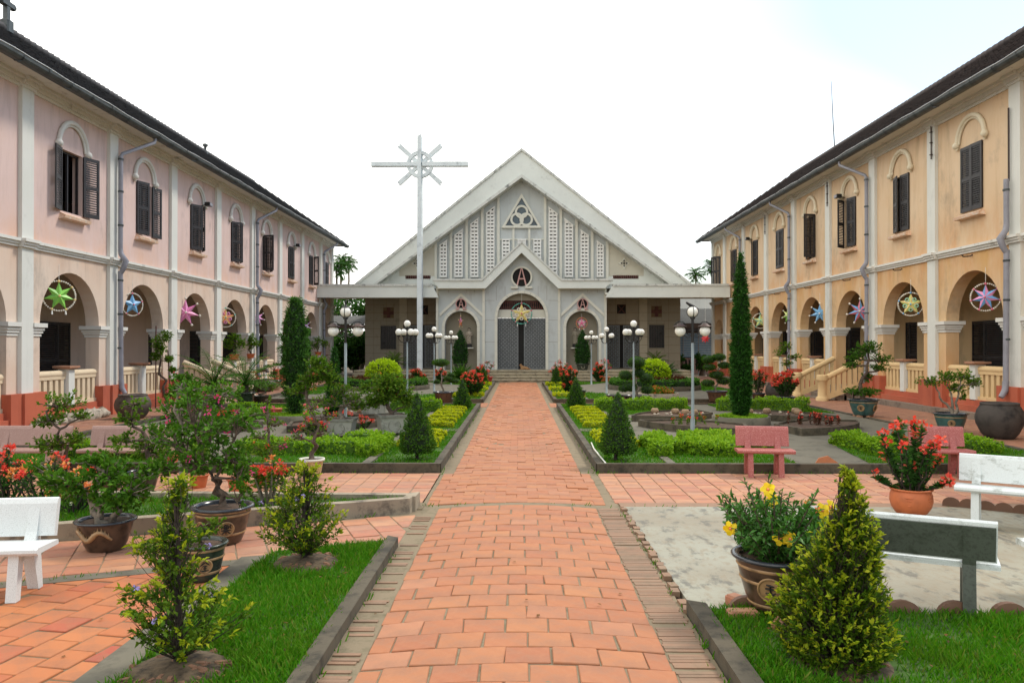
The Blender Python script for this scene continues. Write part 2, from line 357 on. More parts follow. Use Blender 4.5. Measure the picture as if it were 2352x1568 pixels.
M['stonew2'] = mould('stone_steps', (.36, .31, .21), (.09, .08, .06), .48, .75, 3.5, (1, 1, 2))
M['chtan2'] = mould('beige_gable_panel', (.55, .52, .42), (.3, .28, .22), .6, .4, 2)
M['glass2'] = plain('dark_window_glass', (.02, .024, .028), .15, var=.3)
M['redpot'] = plain('bright_red_pot', (.42, .04, .03), .5, 0, .15)

# ------------------------------------------------------------------ ground, paths, kerbs
def struct(mb, name, mat, parent=None): return tag(mb.obj(name, mat, parent), kind='structure')
def rect(x0, x1, y0, y1): return [(x0, y0), (x1, y0), (x1, y1), (x0, y1)]
struct(MB().sheet(rect(-500, 500, -300, 900), -.06), 'ground', M['earth'])
struct(MB().sheet(rect(-11.2, 10.8, 14.1, 51), -.03), 'concrete_yard', M['conc'])
struct(MB().sheet(rect(-9.8, -1.36, 3, 14.2), -.014), 'paving_bed', M['mortar'])
struct(MB().sheet(rect(1.36, 10.6, 10.9, 14.3), -.014), 'paving_bed', M['mortar'])

def camber(x, Y):
    k = .055 if Y < 11.3 else .03
    return k*max(0, 1-(x/1.13)**2)
bed = MB(); xs = [-1.44, -1.13, -.85, -.55, -.2, .2, .55, .85, 1.06, 1.44]; ys = [3, 6, 9, 11.2, 11.5, 14, 20, 30, 40, 49.3]
for i, y in enumerate(ys):
    for x in xs: bed.v.append((x, y, camber(x, y)-.010))
nx = len(xs)
for i in range(len(ys)-1):
    for k in range(nx-1): bed.f.append((i*nx+k, i*nx+k+1, (i+1)*nx+k+1, (i+1)*nx+k)); bed.sm.append(True)
path = struct(bed, 'brick_path', M['mortar'])

def clip(poly, cp):
    """clip polygon by convex counter-clockwise polygon cp"""
    for i in range(len(cp)):
        a, b = cp[i], cp[(i+1) % len(cp)]
        ins = lambda p: (b[0]-a[0])*(p[1]-a[1])-(b[1]-a[1])*(p[0]-a[0]) >= 0
        o = []
        for k in range(len(poly)):
            p, q = poly[k], poly[(k+1) % len(poly)]
            ip, iq = ins(p), ins(q)
            if ip: o.append(p)
            if ip != iq:
                d = (b[0]-a[0])*(q[1]-p[1])-(b[1]-a[1])*(q[0]-p[0])
                t = -((b[0]-a[0])*(p[1]-a[1])-(b[1]-a[1])*(p[0]-a[0]))/d
                o.append((p[0]+t*(q[0]-p[0]), p[1]+t*(q[1]-p[1])))
        poly = o
        if len(poly) < 3: return []
    return poly
def area(p): return abs(sum(p[i][0]*p[(i+1) % len(p)][1]-p[(i+1) % len(p)][0]*p[i][1] for i in range(len(p))))/2
def tile_prism(mb, poly, z, th=.03, ch=.006):
    cx = sum(p[0] for p in poly)/len(poly); cy = sum(p[1] for p in poly)/len(poly); n = len(poly)
    tx, ty = R.gauss(0, .008), R.gauss(0, .008)
    f = lambda p, q, zz: (cx+(p-cx)*q, cy+(pp[1]-cy)*q, zz)
    vs = []
    for q, zz in ((1, -th), (1, -ch), (1-ch*6, 0)):
        for pp in poly: vs.append((cx+(pp[0]-cx)*q, cy+(pp[1]-cy)*q, z+zz+(pp[0]-cx)*tx+(pp[1]-cy)*ty))
    fs = [tuple(range(2*n, 3*n))]
    for l in (0, 1): fs += [(l*n+i, l*n+(i+1) % n, (l+1)*n+(i+1) % n, (l+1)*n+i) for i in range(n)]
    return mb.add(vs, fs)
def variants(w, d, n=7):
    out = []
    for _ in range(n):
        j = lambda: R.gauss(0, .0035)
        c = .02
        poly = [(-w/2+j(), -d/2+j()), (w/2-c*R.random()+j(), -d/2+j()), (w/2+j(), -d/2+c*R.random()), (w/2+j(), d/2+j()), (-w/2+c*R.random(), d/2+j()), (-w/2+j(), d/2-c*R.random())]
        mb = MB(); tile_prism(mb, poly, 0); out.append(mb.mesh('tile'))
    return out
def place_tile(parent, meshes, x, y, z, rz, mat, ry=0):
    me = R.choice(meshes)
    if not me.materials: me.materials.append(mat)
    o = lk('tile', me, parent); o.location = (x, y, z+R.gauss(0, .0025))
    fl = R.random() < .5
    o.rotation_euler = (R.gauss(0, .006), (-ry if fl else ry)+R.gauss(0, .005), rz+R.gauss(0, .004)+(math.pi if fl else 0))
    return o

# central brick path: running bond of terracotta tiles, cambered
TW, TD = .328, .296
full = variants(TW, TD); half = variants(TW*.49, TD, 3)
cnt = 0; rest = MB(); row = 0; y = 3.55
while y < 49.2:
    near = y < 11.3
    pw, pd = (.343, .308) if near else (.325, .300)
    xl, xr = (-1.13, 1.08) if near else (-1.16, 1.14)
    if 11.3 <= y < 14.2: xl, xr = -1.33, 1.36
    if 11.15 < y < 11.42: y += .28; row += 1; continue
    x = xl+(pw if row % 2 else pw/2)-pw/2+R.uniform(-.02, .02)
    cols = []
    if row % 2 == 0: cols.append((xl+pw*.25-.005, True)); x = xl+pw*.5+pw/2
    else: x = xl+pw/2
    while x+pw*.45 < xr+.05: cols.append((x, False)); x += pw
    if xr-(x-pw/2) > .12: cols.append((x-pw/4, True))
    for cx, hf in cols:
        yy = y+R.gauss(0, .003)+(.02*math.cos(cx*1.4) if near else 0)
        zz = camber(cx, y)
        sl = -(camber(cx+.05, y)-camber(cx-.05, y))/.1
        if not near and 11.4 < y < 16: zz += abs(R.gauss(0, .008))
        if cnt < 300 and not (11.3 < y < 14.2 and abs(cx) > 1.25):
            place_tile(path, half if hf else full, cx+R.gauss(0, .003), yy, zz, 0, M['tile'], math.atan(sl)); cnt += 1
        else:
            w_ = TW*(.5 if hf else 1)/2*.98; d_ = TD/2*.97
            tile_prism(rest, [(cx-w_, yy-d_), (cx+w_, yy-d_), (cx+w_, yy+d_), (cx-w_, yy+d_)], zz+R.gauss(0, .004))
    y += pd; row += 1
tag(rest.obj('far_tiles', M['tile'], path), kind='stuff')
# strips of thin bricks on edge along both sides of the near path
for x0, x1, y0, y1, nm in ((1.10, 1.41, 3.5, 11.1, 'brick_edging'), (-1.385, -1.16, 3.5, 10.6, 'brick_edging')):
    mb = MB(); y = y0
    base = struct(MB().sheet(rect(x0-.03, x1+.03, y0, y1), -.006), nm, M['mortar'])
    while y < y1:
        if R.random() < (.95 if x0 > 0 else .35):
            mb.cbox(((x0+x1)/2+R.gauss(0, .008), y, -.021+R.gauss(0, .0015)), (x1-x0-.02, .046, .05), R.gauss(0, .008))
        y += .051
    tag(mb.obj('thin_bricks', M['brick'], base), kind='stuff')

# cross path between the front beds and the gardens, stack-bonded tiles
cross = struct(MB().sheet(rect(-9.6, -1.40, 11.55, 14.15), -.010), 'cross_path', M['mortar'])
sq = variants(.287, .287); cnt = 0; rest = MB()
for side in (1, -1):
    for i in range(27):
        for j in range(9):
            x = side*(1.56+i*.302); y = 11.68+j*.293
            if cnt < 300 and (side > 0 and i < 23 or side < 0 and i < 10):
                place_tile(cross, sq, x, y, 0, 0, M['tile3']); cnt += 1
            else: tile_prism(rest, [(x-.142, y-.14), (x+.142, y-.14), (x+.142, y+.14), (x-.142, y+.14)], R.gauss(0, .003))
tag(rest.obj('far_tiles', M['tile3'], cross), kind='stuff')
struct(MB().slab(rect(1.46, 10.4, 11.22, 11.5), -.05, .006), 'brick_border', M['brick'])
struct(MB().slab([(-1.9, 11.0), (-1.36, 11.05), (-1.36, 11.5), (-2.1, 11.5)], -.05, .004), 'mortar_patch', M['mortar'])

def fill_tiles(parent, poly, org, ang, pw, ph, gap, mat, stagger=.5, limit=300, z=0):
    ca, sa = math.cos(ang), math.sin(ang); full = variants(pw-gap, ph-gap); n = 0
    for i in range(-30, 31):
        for j in range(-30, 31):
            u, v = i*pw, j*ph+(stagger*ph if i % 2 else 0)
            W = lambda a, b: (org[0]+a*ca-b*sa, org[1]+a*sa+b*ca)
            q = [W(u+a, v+b) for a, b in ((-pw/2+gap/2, -ph/2+gap/2), (pw/2-gap/2, -ph/2+gap/2), (pw/2-gap/2, ph/2-gap/2), (-pw/2+gap/2, ph/2-gap/2))]
            c = clip(q, poly)
            if not c or area(c) < .2*pw*ph: continue
            if n >= limit: continue
            n += 1
            if area(c) > .97*(pw-gap)*(ph-gap):
                x, y = W(u, v); place_tile(parent, full, x, y, z, ang, mat)
            else:
                mb = MB(); cx = sum(p[0] for p in c)/len(c); cy = sum(p[1] for p in c)/len(c)
                tile_prism(mb, [(a-cx, b-cy) for a, b in c], 0); lk('tile', mb.mesh('tile'), parent, mat, (cx, cy, z))
    return n
fan = [(-6.4, 7.05), (-1.40, 9.12), (-1.40, 10.75), (-6.4, 8.80)]
p_ = struct(MB().sheet(fan, -.009), 'slanting_path', M['mortar'])
fill_tiles(p_, fan, (-4.0, 8.6), math.radians(22), .335, .32, .012, M['tile3'], .5)
lp = [(-7.2, 3.6), (-3.02, 3.6), (-2.98, 8.22), (-7.2, 6.48)]
p_ = struct(MB().sheet(lp, -.008), 'left_paving', M['mortard'])
fill_tiles(p_, lp, (-3.085, 5.54), math.radians(-10.5), .272, .315, .019, M['tile2'], .5)
struct(MB().slab([(-7.2, 6.48), (-2.98, 8.22), (-2.98, 8.42), (-7.2, 6.70)], -.05, .005), 'concrete_band', M['conc'])
struct(MB().slab([(-3.02, 3.6), (-2.70, 3.6), (-2.66, 8.52), (-2.98, 8.42)], -.05, .035), 'concrete_band', M['conc'])

# kerbs of the front beds
def kerb(poly, h, name='kerb', mat='kerb', z0=-.06):
    return struct(MB().slab(poly, z0, h), name, M[mat])
kerb([(-1.53, 3.5), (-1.40, 3.5), (-1.385, 9.02), (-1.52, 9.12)], .10)
kerb([(-2.68, 8.50), (-1.53, 9.00), (-1.53, 9.12), (-2.68, 8.60)], .05)
kerb([(1.45, 3.5), (1.60, 3.5), (1.60, 6.72), (1.45, 6.80)], .11)
kerb([(-7.0, 8.57), (-1.50, 10.80), (-1.48, 10.97), (-7.0, 8.76)], .20, 'kerb', 'kerb2')
kerb([(-7.0, 11.40), (-1.48, 11.22), (-1.44, 11.36), (-7.0, 11.56)], .17, 'kerb', 'kerb2')
kerb([(-1.60, 10.95), (-1.44, 10.96), (-1.42, 11.30), (-1.56, 11.24)], .20, 'kerb', 'kerb2')
# cement terrace on the right with a broken brick edge
struct(MB().slab([(1.52, 6.75), (10, 6.1), (10, 11.2), (1.50, 11.2)], -.05, .012), 'cement_terrace', M['cement'])
ed = thing('brick_edge', 'broken line of small bricks along the cement terrace edge', 'edging', (1.45, 9, 0))
y = 6.85; bm_ = MB(); bm_.cbox((0, 0, 0), (.075, .13, .05), 0); bme = bm_.mesh('brick'); bme.materials.append(M['brick'])
while y < 11.1:
    o = lk('brick', bme, ed, None, (R.gauss(.02, .012), y-9, R.gauss(.0, .008)), R.gauss(0, .08)); y += R.choice((.15, .15, .16, .19, .3))
# scalloped terracotta edging between the terrace and the right lawn, and by the far bench
def scallops(label, pts, rad):
    t = thing('scalloped_edging', label, 'edging', (pts[0][0], pts[0][1], 0))
    pr = [(rad*math.cos(a), rad*math.sin(a)*.8) for a in np.linspace(0, math.pi, 11)]+[(-rad, -.08), (rad, -.08)]
    me = MB().prism(pr[:11]+[pr[11], pr[12]], lambda a, b, d: (a, d, b), -.03, .03).mesh('edging_tile'); me.materials.append(M['scal'])
    for x, y, rz in pts:
        o = lk('edging_tile', me, t, None, (x-pts[0][0], y-pts[0][1], R.gauss(.045, .01))); o.rotation_euler = (R.gauss(-.06, .05), 0, rz)
scallops('half round terracotta edging tiles between lawn and cement terrace', [(1.95+i*.43, 6.74-.028*i, -.06) for i in range(9)], .15)
scallops('half round terracotta edging behind the stained white bench', [(6.20+.17*i, 11.30-.13*i, -.65) for i in range(7)], .11)

# the four gardens: raised concrete, kerbs, soil
QZ = .11
def garden(s, y0, y1, x1=10.5):
    X = lambda a, b: (s*a, s*b) if s > 0 else (s*b, s*a)
    a, b = X(1.54, x1)
    struct(MB().slab(rect(a, b, y0+.12, y1-.12), -.04, QZ), 'garden_terrace', M['conc'])
    a, b = X(1.42, 1.55); kerb(rect(a, b, y0+.0, y1), .16)
    a, b = X(1.42, x1); kerb(rect(a, b, y0-.004, y0+.13), .162)
    kerb(rect(a, b, y1-.13, y1+.004), .15)
garden(1, 14.25, 29.4); garden(-1, 14.25, 29.4); garden(1, 31.6, 47.4); garden(-1, 31.6, 47.4)
# second cross path
mb = MB()
cp2 = struct(MB().sheet(rect(-11.1, 10.7, 29.45, 31.55), -.012), 'cross_path', M['mortar'])
for i in range(72):
    for j in range(7):
        x, y = -10.95+i*.3, 29.62+j*.3
        if abs(x) > 1.25: tile_prism(mb, rect(x-.142, x+.142, y-.142, y+.142), 0)
tag(mb.obj('paving_tiles', M['tile'], cp2), kind='stuff')
# walkways along the two wings
for x0, x1, nm in ((10.78, 13.75, 1), (-13.05, -11.15, -1)):
    wk = struct(MB().slab(rect(x0, x1, 11, 57), -.05, .10), 'walkway', M['mortar'])
    kx = (10.62, 10.78) if nm > 0 else (-11.15, -10.98)
    kerb(rect(kx[0], kx[1], 11, 50), .118)
    mb = MB()
    for i in range(int((x1-x0)/.3)):
        for j in range(150):
            x, y = x0+.16+i*.3, 11.2+j*.3
            tile_prism(mb, rect(x-.143, x+.143, y-.143, y+.143), .112+R.gauss(0, .002))
    tag(mb.obj('paving_tiles', M['tilew'], wk), kind='stuff')

# ------------------------------------------------------------------ grass
def inpoly(px, py, poly):
    r = np.zeros(len(px), bool); n = len(poly)
    for i in range(n):
        x1, y1 = poly[i]; x2, y2 = poly[(i+1) % n]
        if y1 == y2: continue
        c = ((y1 > py) != (y2 > py)) & (px < (x2-x1)*(py-y1)/(y2-y1)+x1); r ^= c
    return r
def blades(polys, z, dens, h, w_, cut=None):
    Vs = []
    for poly in polys:
        xs = [p[0] for p in poly]; ys = [p[1] for p in poly]
        n = int((max(xs)-min(xs))*(max(ys)-min(ys))*dens)
        px, py = rng.uniform(min(xs), max(xs), n), rng.uniform(min(ys), max(ys), n)
        k = inpoly(px, py, poly)
        k &= rng.random(n) < .62+.55*np.sin(px*3.1+1.3*np.sin(py*2.3))*np.sin(py*2.7+px)+.25
        for c in (cut or []): k &= (px-c[0])**2+(py-c[1])**2 > (c[2]*(.75+.4*rng.random(n)))**2
        px, py = px[k], py[k]; n = len(px)
        a = rng.uniform(0, 2*np.pi, n); hh = h*rng.uniform(.5, 1.35, n)*(1+.35*np.sin(px*5+1)*np.sin(py*4.3)); ln = rng.uniform(.2, 1.0, n)*hh
        ww = w_*rng.uniform(.6, 1.3, n); b = rng.uniform(0, 2*np.pi, n)
        dx, dy = np.cos(a), np.sin(a); sx, sy = np.cos(b)*ww, np.sin(b)*ww; zz = np.full(n, z)
        v = np.stack([np.stack([px-sx, py-sy, zz], 1), np.stack([px+sx, py+sy, zz], 1),
                      np.stack([px+dx*ln+sx*.3, py+dy*ln+sy*.3, zz+hh], 1), np.stack([px+dx*ln*.8-sx*.3, py+dy*ln*.8-sy*.3, zz+hh*.85], 1)], 1)
        Vs.append(v)
    return np.concatenate(Vs)
def lawn(poly_list, z, dens, h, w_, cut=None, soil='grassg'):
    for p in poly_list: struct(MB().sheet(p, z), 'lawn_soil', M[soil])
    o = quadmesh('grass', blades(poly_list, z, dens, h, w_, cut), M['grass']); tag(o, 'short green lawn grass', 'grass', None, 'stuff'); return o
LAWN_L = [(-2.72, 3.6), (-1.51, 3.6), (-1.50, 9.02), (-2.68, 8.54)]
LAWN_R = [(1.57, 3.6), (6.5, 3.6), (6.5, 6.42), (1.57, 6.75)]
lawn([LAWN_L], .055, 4200, .058, .0072, [(-2.20, 8.1, .38), (-2.36, 5.42, .36)])
lawn([LAWN_R], .055, 3800, .058, .0072, [(2.29, 5.6, .42)])
lawn([[(-9, 7.9), (-7, 8.75), (-1.6, 10.97), (-1.6, 11.25), (-9, 11.45)]], .09, 1300, .06, .007)
def mir(p): return [(-x, y) for x, y in p][::-1]
GA = [(1.58, 14.42), (2.72, 14.42), (2.72, 29.2), (1.58, 29.2)]
GB = [(2.92, 14.42), (5.2, 14.42), (5.0, 17.3), (2.92, 18.5)]
GC = [(6.5, 14.42), (10.4, 14.42), (10.4, 17.9), (6.9, 17.1)]
GD = [(2.92, 24.6), (4.4, 25.4), (6, 27.2), (6.2, 29.1), (2.92, 29.1)]
GE = [(7.0, 27.4), (10.3, 25.5), (10.3, 29.1), (7.0, 29.1)]
lawn([GA, GB, GC, GD, GE], QZ+.008, 1000, .045, .010)
lawn([mir(p) for p in (GA, GB, GC, GD, GE)], QZ+.008, 1000, .045, .010)
GF = [(1.58, 31.75), (2.7, 31.75), (2.7, 47.2), (1.58, 47.2)]; GG = [(2.9, 31.75), (5.2, 31.75), (4.2, 35), (2.9, 37)]
GH = [(2.9, 43.5), (4.4, 45), (5.4, 47.2), (2.9, 47.2)]; GI = [(9.0, 35.5), (10.4, 34.5), (10.4, 45), (9, 44)]
lawn([GF, GG, GH, GI], QZ+.008, 350, .06, .014); lawn([mir(p) for p in (GF, GG, GH, GI)], QZ+.008, 350, .06, .014)
# concrete dividers inside the lawns
for s in (1, -1):
    for poly in (rect(2.74, 2.90, 14.42, 18.9), rect(1.58, 2.9, 19.9, 20.45)):
        kerb(poly if s > 0 else mir(poly), QZ+.035, 'divider_kerb', 'conc', .02)
# petal shaped beds round the two tall conifers
def petal_garden(cx, cy, side):
    for k, a in enumerate((45, 135, 225, 315)):
        ro, ri = 3.05, 1.35; aa = [math.radians(a+d) for d in np.linspace(-33, 33, 13)]
        outer = [(cx+ro*math.cos(q), cy+ro*math.sin(q)) for q in aa]
        inner = [(cx+1.75*math.cos(aa[-1]), cy+1.75*math.sin(aa[-1])), (cx+ri*math.cos(math.radians(a)), cy+ri*math.sin(math.radians(a))), (cx+1.75*math.cos(aa[0]), cy+1.75*math.sin(aa[0]))]
        poly = outer+inner
        ctr = (sum(p[0] for p in poly)/len(poly), sum(p[1] for p in poly)/len(poly))
        sh = [(ctr[0]+(x-ctr[0])*.945, ctr[1]+(y-ctr[1])*.945) for x, y in poly]
        t = MB(); n = len(poly); z1 = QZ+.18
        vs = [(x, y, QZ-.01) for x, y in poly]+[(x, y, z1) for x, y in poly]+[(x, y, z1) for x, y in sh]+[(x, y, QZ+.1) for x, y in sh]
        t.add(vs, [(l*n+i, l*n+(i+1) % n, (l+1)*n+(i+1) % n, (l+1)*n+i) for l in range(3) for i in range(n)])
        b = struct(t, 'bed_kerb', M['kerb']); struct(MB().sheet(sh, QZ+.13), 'bed_soil', M['soil'], b)
    t = thing('round_planter', ('round concrete planter ring of grass at the base of the tall thin cypress' if side > 0 else 'round concrete planter ring of grass under the bushy left juniper'), 'planter', (cx, cy, QZ))
    MB().lathe([(.80, -.02), (.80, .22), (.70, .22), (.70, .1)], n=40).obj('rim', M['conc'], t)
    MB().lathe([(.70, .18), (.4, .20), (.001, .22)], n=30).obj('soil', M['grassg'], t)
    a = rng.uniform(0, 2*np.pi, 5200); r = .69*np.sqrt(rng.random(5200))
    tag(quadmesh('grass', blades([[(-.7*math.cos(q), -.7*math.sin(q)) for q in np.linspace(0, 2*np.pi, 20, endpoint=False)]], .19, 3000, .07, .012), M['lime'], t), kind='stuff')
CYR, CYL = (6.25, 22.1), (-6.45, 22.6)
petal_garden(*CYR, 1); petal_garden(*CYL, -1)
# ring kerbs round the lime domes of the far gardens
for s in (1, -1):
    t = MB().lathe([(2.35, QZ-.02), (2.35, QZ+.22), (2.22, QZ+.22), (2.22, QZ+.1)], (s*6.9, 40, 0), 40); b = struct(t, 'bed_kerb', M['kerb'])
    struct(MB().lathe([(2.22, QZ+.12), (.01, QZ+.14)], (s*6.9, 40, 0), 40), 'bed_soil', M['soil'], b)
t = MB().lathe([(.86, QZ-.02), (.86, QZ+.2), (.78, QZ+.2), (.78, QZ+.1)], (5.9, 33.2, 0), 36); b = struct(t, 'bed_kerb', M['kerb2'])
struct(MB().lathe([(.78, QZ+.14), (.01, QZ+.18)], (5.9, 33.2, 0), 30), 'bed_soil', M['soil'], b)

# ------------------------------------------------------------------ the two arcaded wings
def arch_panel(mb, W, u0, u1, z0, c, half, spring, top, d0, d1, zs=None, n=18):
    """wall piece from u0..u1 with an arched opening; top is a function of u"""
    R_ = half
    us = [c-R_*math.cos(math.pi*i/n) for i in range(n+1)]; az = [spring+R_*math.sin(math.pi*i/n) for i in range(n+1)]
    for d in (d0, d1):
        for (a, b) in ((u0, c-half), (c+half, u1)):
            if b-a > 1e-4: mb.add([W(a, z0, d), W(b, z0, d), W(b, top(b), d), W(a, top(a), d)], [(0, 1, 2, 3)])
        for i in range(n): mb.add([W(us[i], az[i], d), W(us[i+1], az[i+1], d), W(us[i+1], top(us[i+1]), d), W(us[i], top(us[i]), d)], [(0, 1, 2, 3)])
    for x in (c-half, c+half): mb.add([W(x, z0, d0), W(x, z0, d1), W(x, spring, d1), W(x, spring, d0)], [(0, 1, 2, 3)])
    for i in range(n): mb.add([W(us[i], az[i], d0), W(us[i+1], az[i+1], d0), W(us[i+1], az[i+1], d1), W(us[i], az[i], d1)], [(0, 1, 2, 3)], True)

def shutter_mesh(w_, h):
    mb = MB(); s = .075
    mb.box(0, s, -.02, .02, 0, h); mb.box(w_-s, w_, -.02, .02, 0, h)
    for z0, z1 in ((0, .13), (h*.47, h*.47+.10), (h-.10, h)): mb.box(s, w_-s, -.018, .018, z0, z1)
    for a, b in ((.13, h*.47), (h*.47+.10, h-.10)):
        k = int((b-a)/.066)
        for i in range(k):
            z = a+(i+.5)*(b-a)/k
            mb.box(s, w_-s, -.008, .008, z-.021, z+.017)
    me = mb.mesh('shutter'); me.materials.append(M['wood']); return me

def wing(s, X0, us, uend, label, p, mats, angles, pipes, shortpipes, stair_bay, roofmat):
    W = lambda u, z, d: (X0+s*d, u, z)
    B = lambda mb, u0, u1, z0, z1, d0, d1: mb.box(u0, u1, z0, z1, d0, d1, W)
    t = thing('arcade_building', label, 'building', (0, 0, 0))
    fl, cap, zs, zc = p['floor'], p['cap'], p['string'], p['cornice']
    edges = us+[uend]; T = .42; depth = 9.0
    low, up = MB(), MB()
    for i in range(len(edges)-1):
        a, b = edges[i], edges[i+1]; c = (a+b)/2; half = min(1.525, (b-a)/2-.70)
        arch_panel(low, W, a, b, 0, c, half, cap, lambda u: zs, 0, T)
        ww, w0, w1 = .56, p['win'][0], p['win'][1]
        if b-a < 4: ww = .5
        for d in (0, .3):
            for q in ((a, c-ww, zs, zc), (c+ww, b, zs, zc), (c-ww, c+ww, zs, w0), (c-ww, c+ww, w1, zc)):
                up.add([W(q[0], q[2], d), W(q[1], q[2], d), W(q[1], q[3], d), W(q[0], q[3], d)], [(0, 1, 2, 3)])
        for x in (c-ww, c+ww): up.add([W(x, w0, 0), W(x, w0, .3), W(x, w1, .3), W(x, w1, 0)], [(0, 1, 2, 3)])
        for z in (w0, w1): up.add([W(c-ww, z, 0), W(c+ww, z, 0), W(c+ww, z, .3), W(c-ww, z, .3)], [(0, 1, 2, 3)])
    u0, u1 = us[0], uend
    # end wall with an arched opening into the corridor, and the back of the house
    E = lambda u, z, d: (X0+s*u, uend-d, z)
    arch_panel(low, E, 0, 2.75, 0, 1.45, .75, cap, lambda u: zs, 0, .3)
    low.add([E(2.75, 0, 0), E(depth, 0, 0), E(depth, zs, 0), E(2.75, zs, 0)], [(0, 1, 2, 3)])
    up.add([E(0, zs, 0), E(depth, zs, 0), E(depth, zc, 0), E(0, zc, 0)], [(0, 1, 2, 3)])
    up.add([W(u0, 0, depth), W(u1, 0, depth), W(u1, zc, depth), W(u0, zc, depth)], [(0, 1, 2, 3)])
    up.add([W(u0, 0, 0), W(u0, 0, depth), W(u0, zc, depth), W(u0, zc, 0)], [(0, 1, 2, 3)])
    low.obj('lower_wall', M[mats[1]], t); up.obj('upper_wall', M[mats[0]], t)
    inn = MB(); bd = 2.75; doors = []
    x0 = u0
    for dc, dw, dt in p['doors']:
        ztop = cap+dt; doors.append((dc, dw, ztop))
        for q in ((x0, dc-dw, fl, zs), (dc-dw, dc+dw, ztop, zs)):
            inn.add([W(q[0], q[2], bd), W(q[1], q[2], bd), W(q[1], q[3], bd), W(q[0], q[3], bd)], [(0, 1, 2, 3)])
        for x in (dc-dw, dc+dw): inn.add([W(x, fl, bd), W(x, fl, bd+.25), W(x, ztop, bd+.25), W(x, ztop, bd)], [(0, 1, 2, 3)])
        x0 = dc+dw
    inn.add([W(x0, fl, bd), W(u1, fl, bd), W(u1, zs, bd), W(x0, zs, bd)], [(0, 1, 2, 3)])
    for i, a in enumerate(edges[:-1]):
        a += .55
        if all(abs(a-q[0]) > q[1]+.25 for q in doors): pm = MB(); B(pm, a-.22, a+.22, fl, zs, bd-.12, bd+.02); pm.obj('wall_pilaster', M['white'], t)
    inn.obj('corridor_wall', M[mats[2]], t)
    dme = {}
    for dc, dw, ztop in doors:
        if dw not in dme:
            m_ = shutter_mesh(dw*1.0, ztop-fl-.02); dme[dw] = m_
        for hs in (0, 1):
            ang = .22 if hs == 0 else .10
            base = W(dc-dw if hs == 0 else dc+dw, fl+.01, bd+.03)
            dirv = Vector((-s*math.sin(ang), (1 if hs == 0 else -1)*math.cos(ang), 0))
            lk('door', dme[dw], t, None, base, math.atan2(dirv.y, dirv.x))
    fmb = MB(); B(fmb, u0, u1, fl-.12, fl, .02, depth-.05); B(fmb, u0, u1, zs-.02, zs+.12, .32, depth-.05); B(fmb, u0, u1, zc-.05, zc+.02, .32, depth)
    fmb.obj('floor', M['stone'], t)
    # pilasters, plinth, capitals, mouldings
    for i, u in enumerate(us+[uend-.26]):
        mb = MB(); B(mb, u-.25, u+.25, p['plinth'], zs+.02, -.11, .01); B(mb, u-.25, u+.25, zs+.2, zc, -.11, .01); mb.obj('pilaster', M['white'], t)
    for i in range(len(edges)-1):
        a, b = edges[i], edges[i+1]; c = (a+b)/2; half = min(1.525, (b-a)/2-.70)
        mb = MB()
        for sg, e0, e1 in ((1, a, c-half), (-1, c+half, b)):
            for k, (dz0, dz1, pr) in enumerate(((-.36, -.29, .03), (-.275, -.20, .06), (-.20, -.13, .09), (-.115, 0, .14))):
                if sg > 0: B(mb, e0+.251, e1+pr, cap+dz0, cap+dz1, -pr, T+pr)
                else: B(mb, e0-pr, e1-.251, cap+dz0, cap+dz1, -pr, T+pr)
        mb.obj('capital', M['trim'], t)
    pl = MB()
    for i, u in enumerate(us+[uend]):
        hw_l = 0 if i == 0 else min(1.525, (edges[i]-edges[i-1])/2-.7); a = (edges[i-1]+edges[i])/2+hw_l if i else u
        b = (edges[i]+edges[i+1])/2-min(1.525, (edges[i+1]-edges[i])/2-.7) if i < len(us) else u+.12
        B(pl, a-.06, b+.06, -.05, p['plinth'], -.17, T+.06); B(pl, u-.31, u+.31, -.05, p['plinth']-.003, -.24, -.16)
    pl.obj('plinth', M['red'], t)
    lw = MB(); rubble = MB()
    for i in range(len(edges)-1):
        if i == stair_bay: continue
        a, b = edges[i], edges[i+1]; c = (a+b)/2; half = min(1.525, (b-a)/2-.70)
        B(lw, c-half+.05, c+half-.05, .0, fl-.16, -.12, .3); B(lw, c-half+.05, c+half-.05, fl-.165, fl+.02, -.02, .3)
    lw.obj('low_wall', M['red'], t)
    if p['base'] > 0:
        B(rubble, u0, u1, -.05, p['base'], -.42, -.1); rubble.obj('base_course', M['stone'], t)
    sm = MB()
    for z0, z1, pr in ((zs-.02, zs+.05, .06), (zs+.05, zs+.12, .10), (zs+.12, zs+.20, .15)):
        B(sm, u0, u1+pr, z0, z1, -pr, .0)
        for u in us+[uend-.26]: B(sm, u-.28-pr*.3, u+.28+pr*.3, z0+.002, z1+.002, -pr-.12, -pr+.01)
    sm.obj('string_course', M['trim'], t)
    cm = MB()
    for z0, z1, pr in ((zc-.28, zc-.20, .05), (zc-.20, zc-.08, .12), (zc-.08, zc+.0, .22), (zc, zc+.05, .62)):
        B(cm, u0, u1+min(pr, .2), z0, z1, -pr, .02)
        if pr < .3:
            for u in us: B(cm, u-.3, u+.3, z0+.002, z1-.002, -pr-.1, -pr+.01)
    cm.obj('cornice', M['trim'], t)
    # windows
    sh = shutter_mesh(.56, p['win'][1]-p['win'][0]+.02); sh2 = shutter_mesh(.5, p['win'][1]-p['win'][0]+.02)
    hood_me = sill_me = None
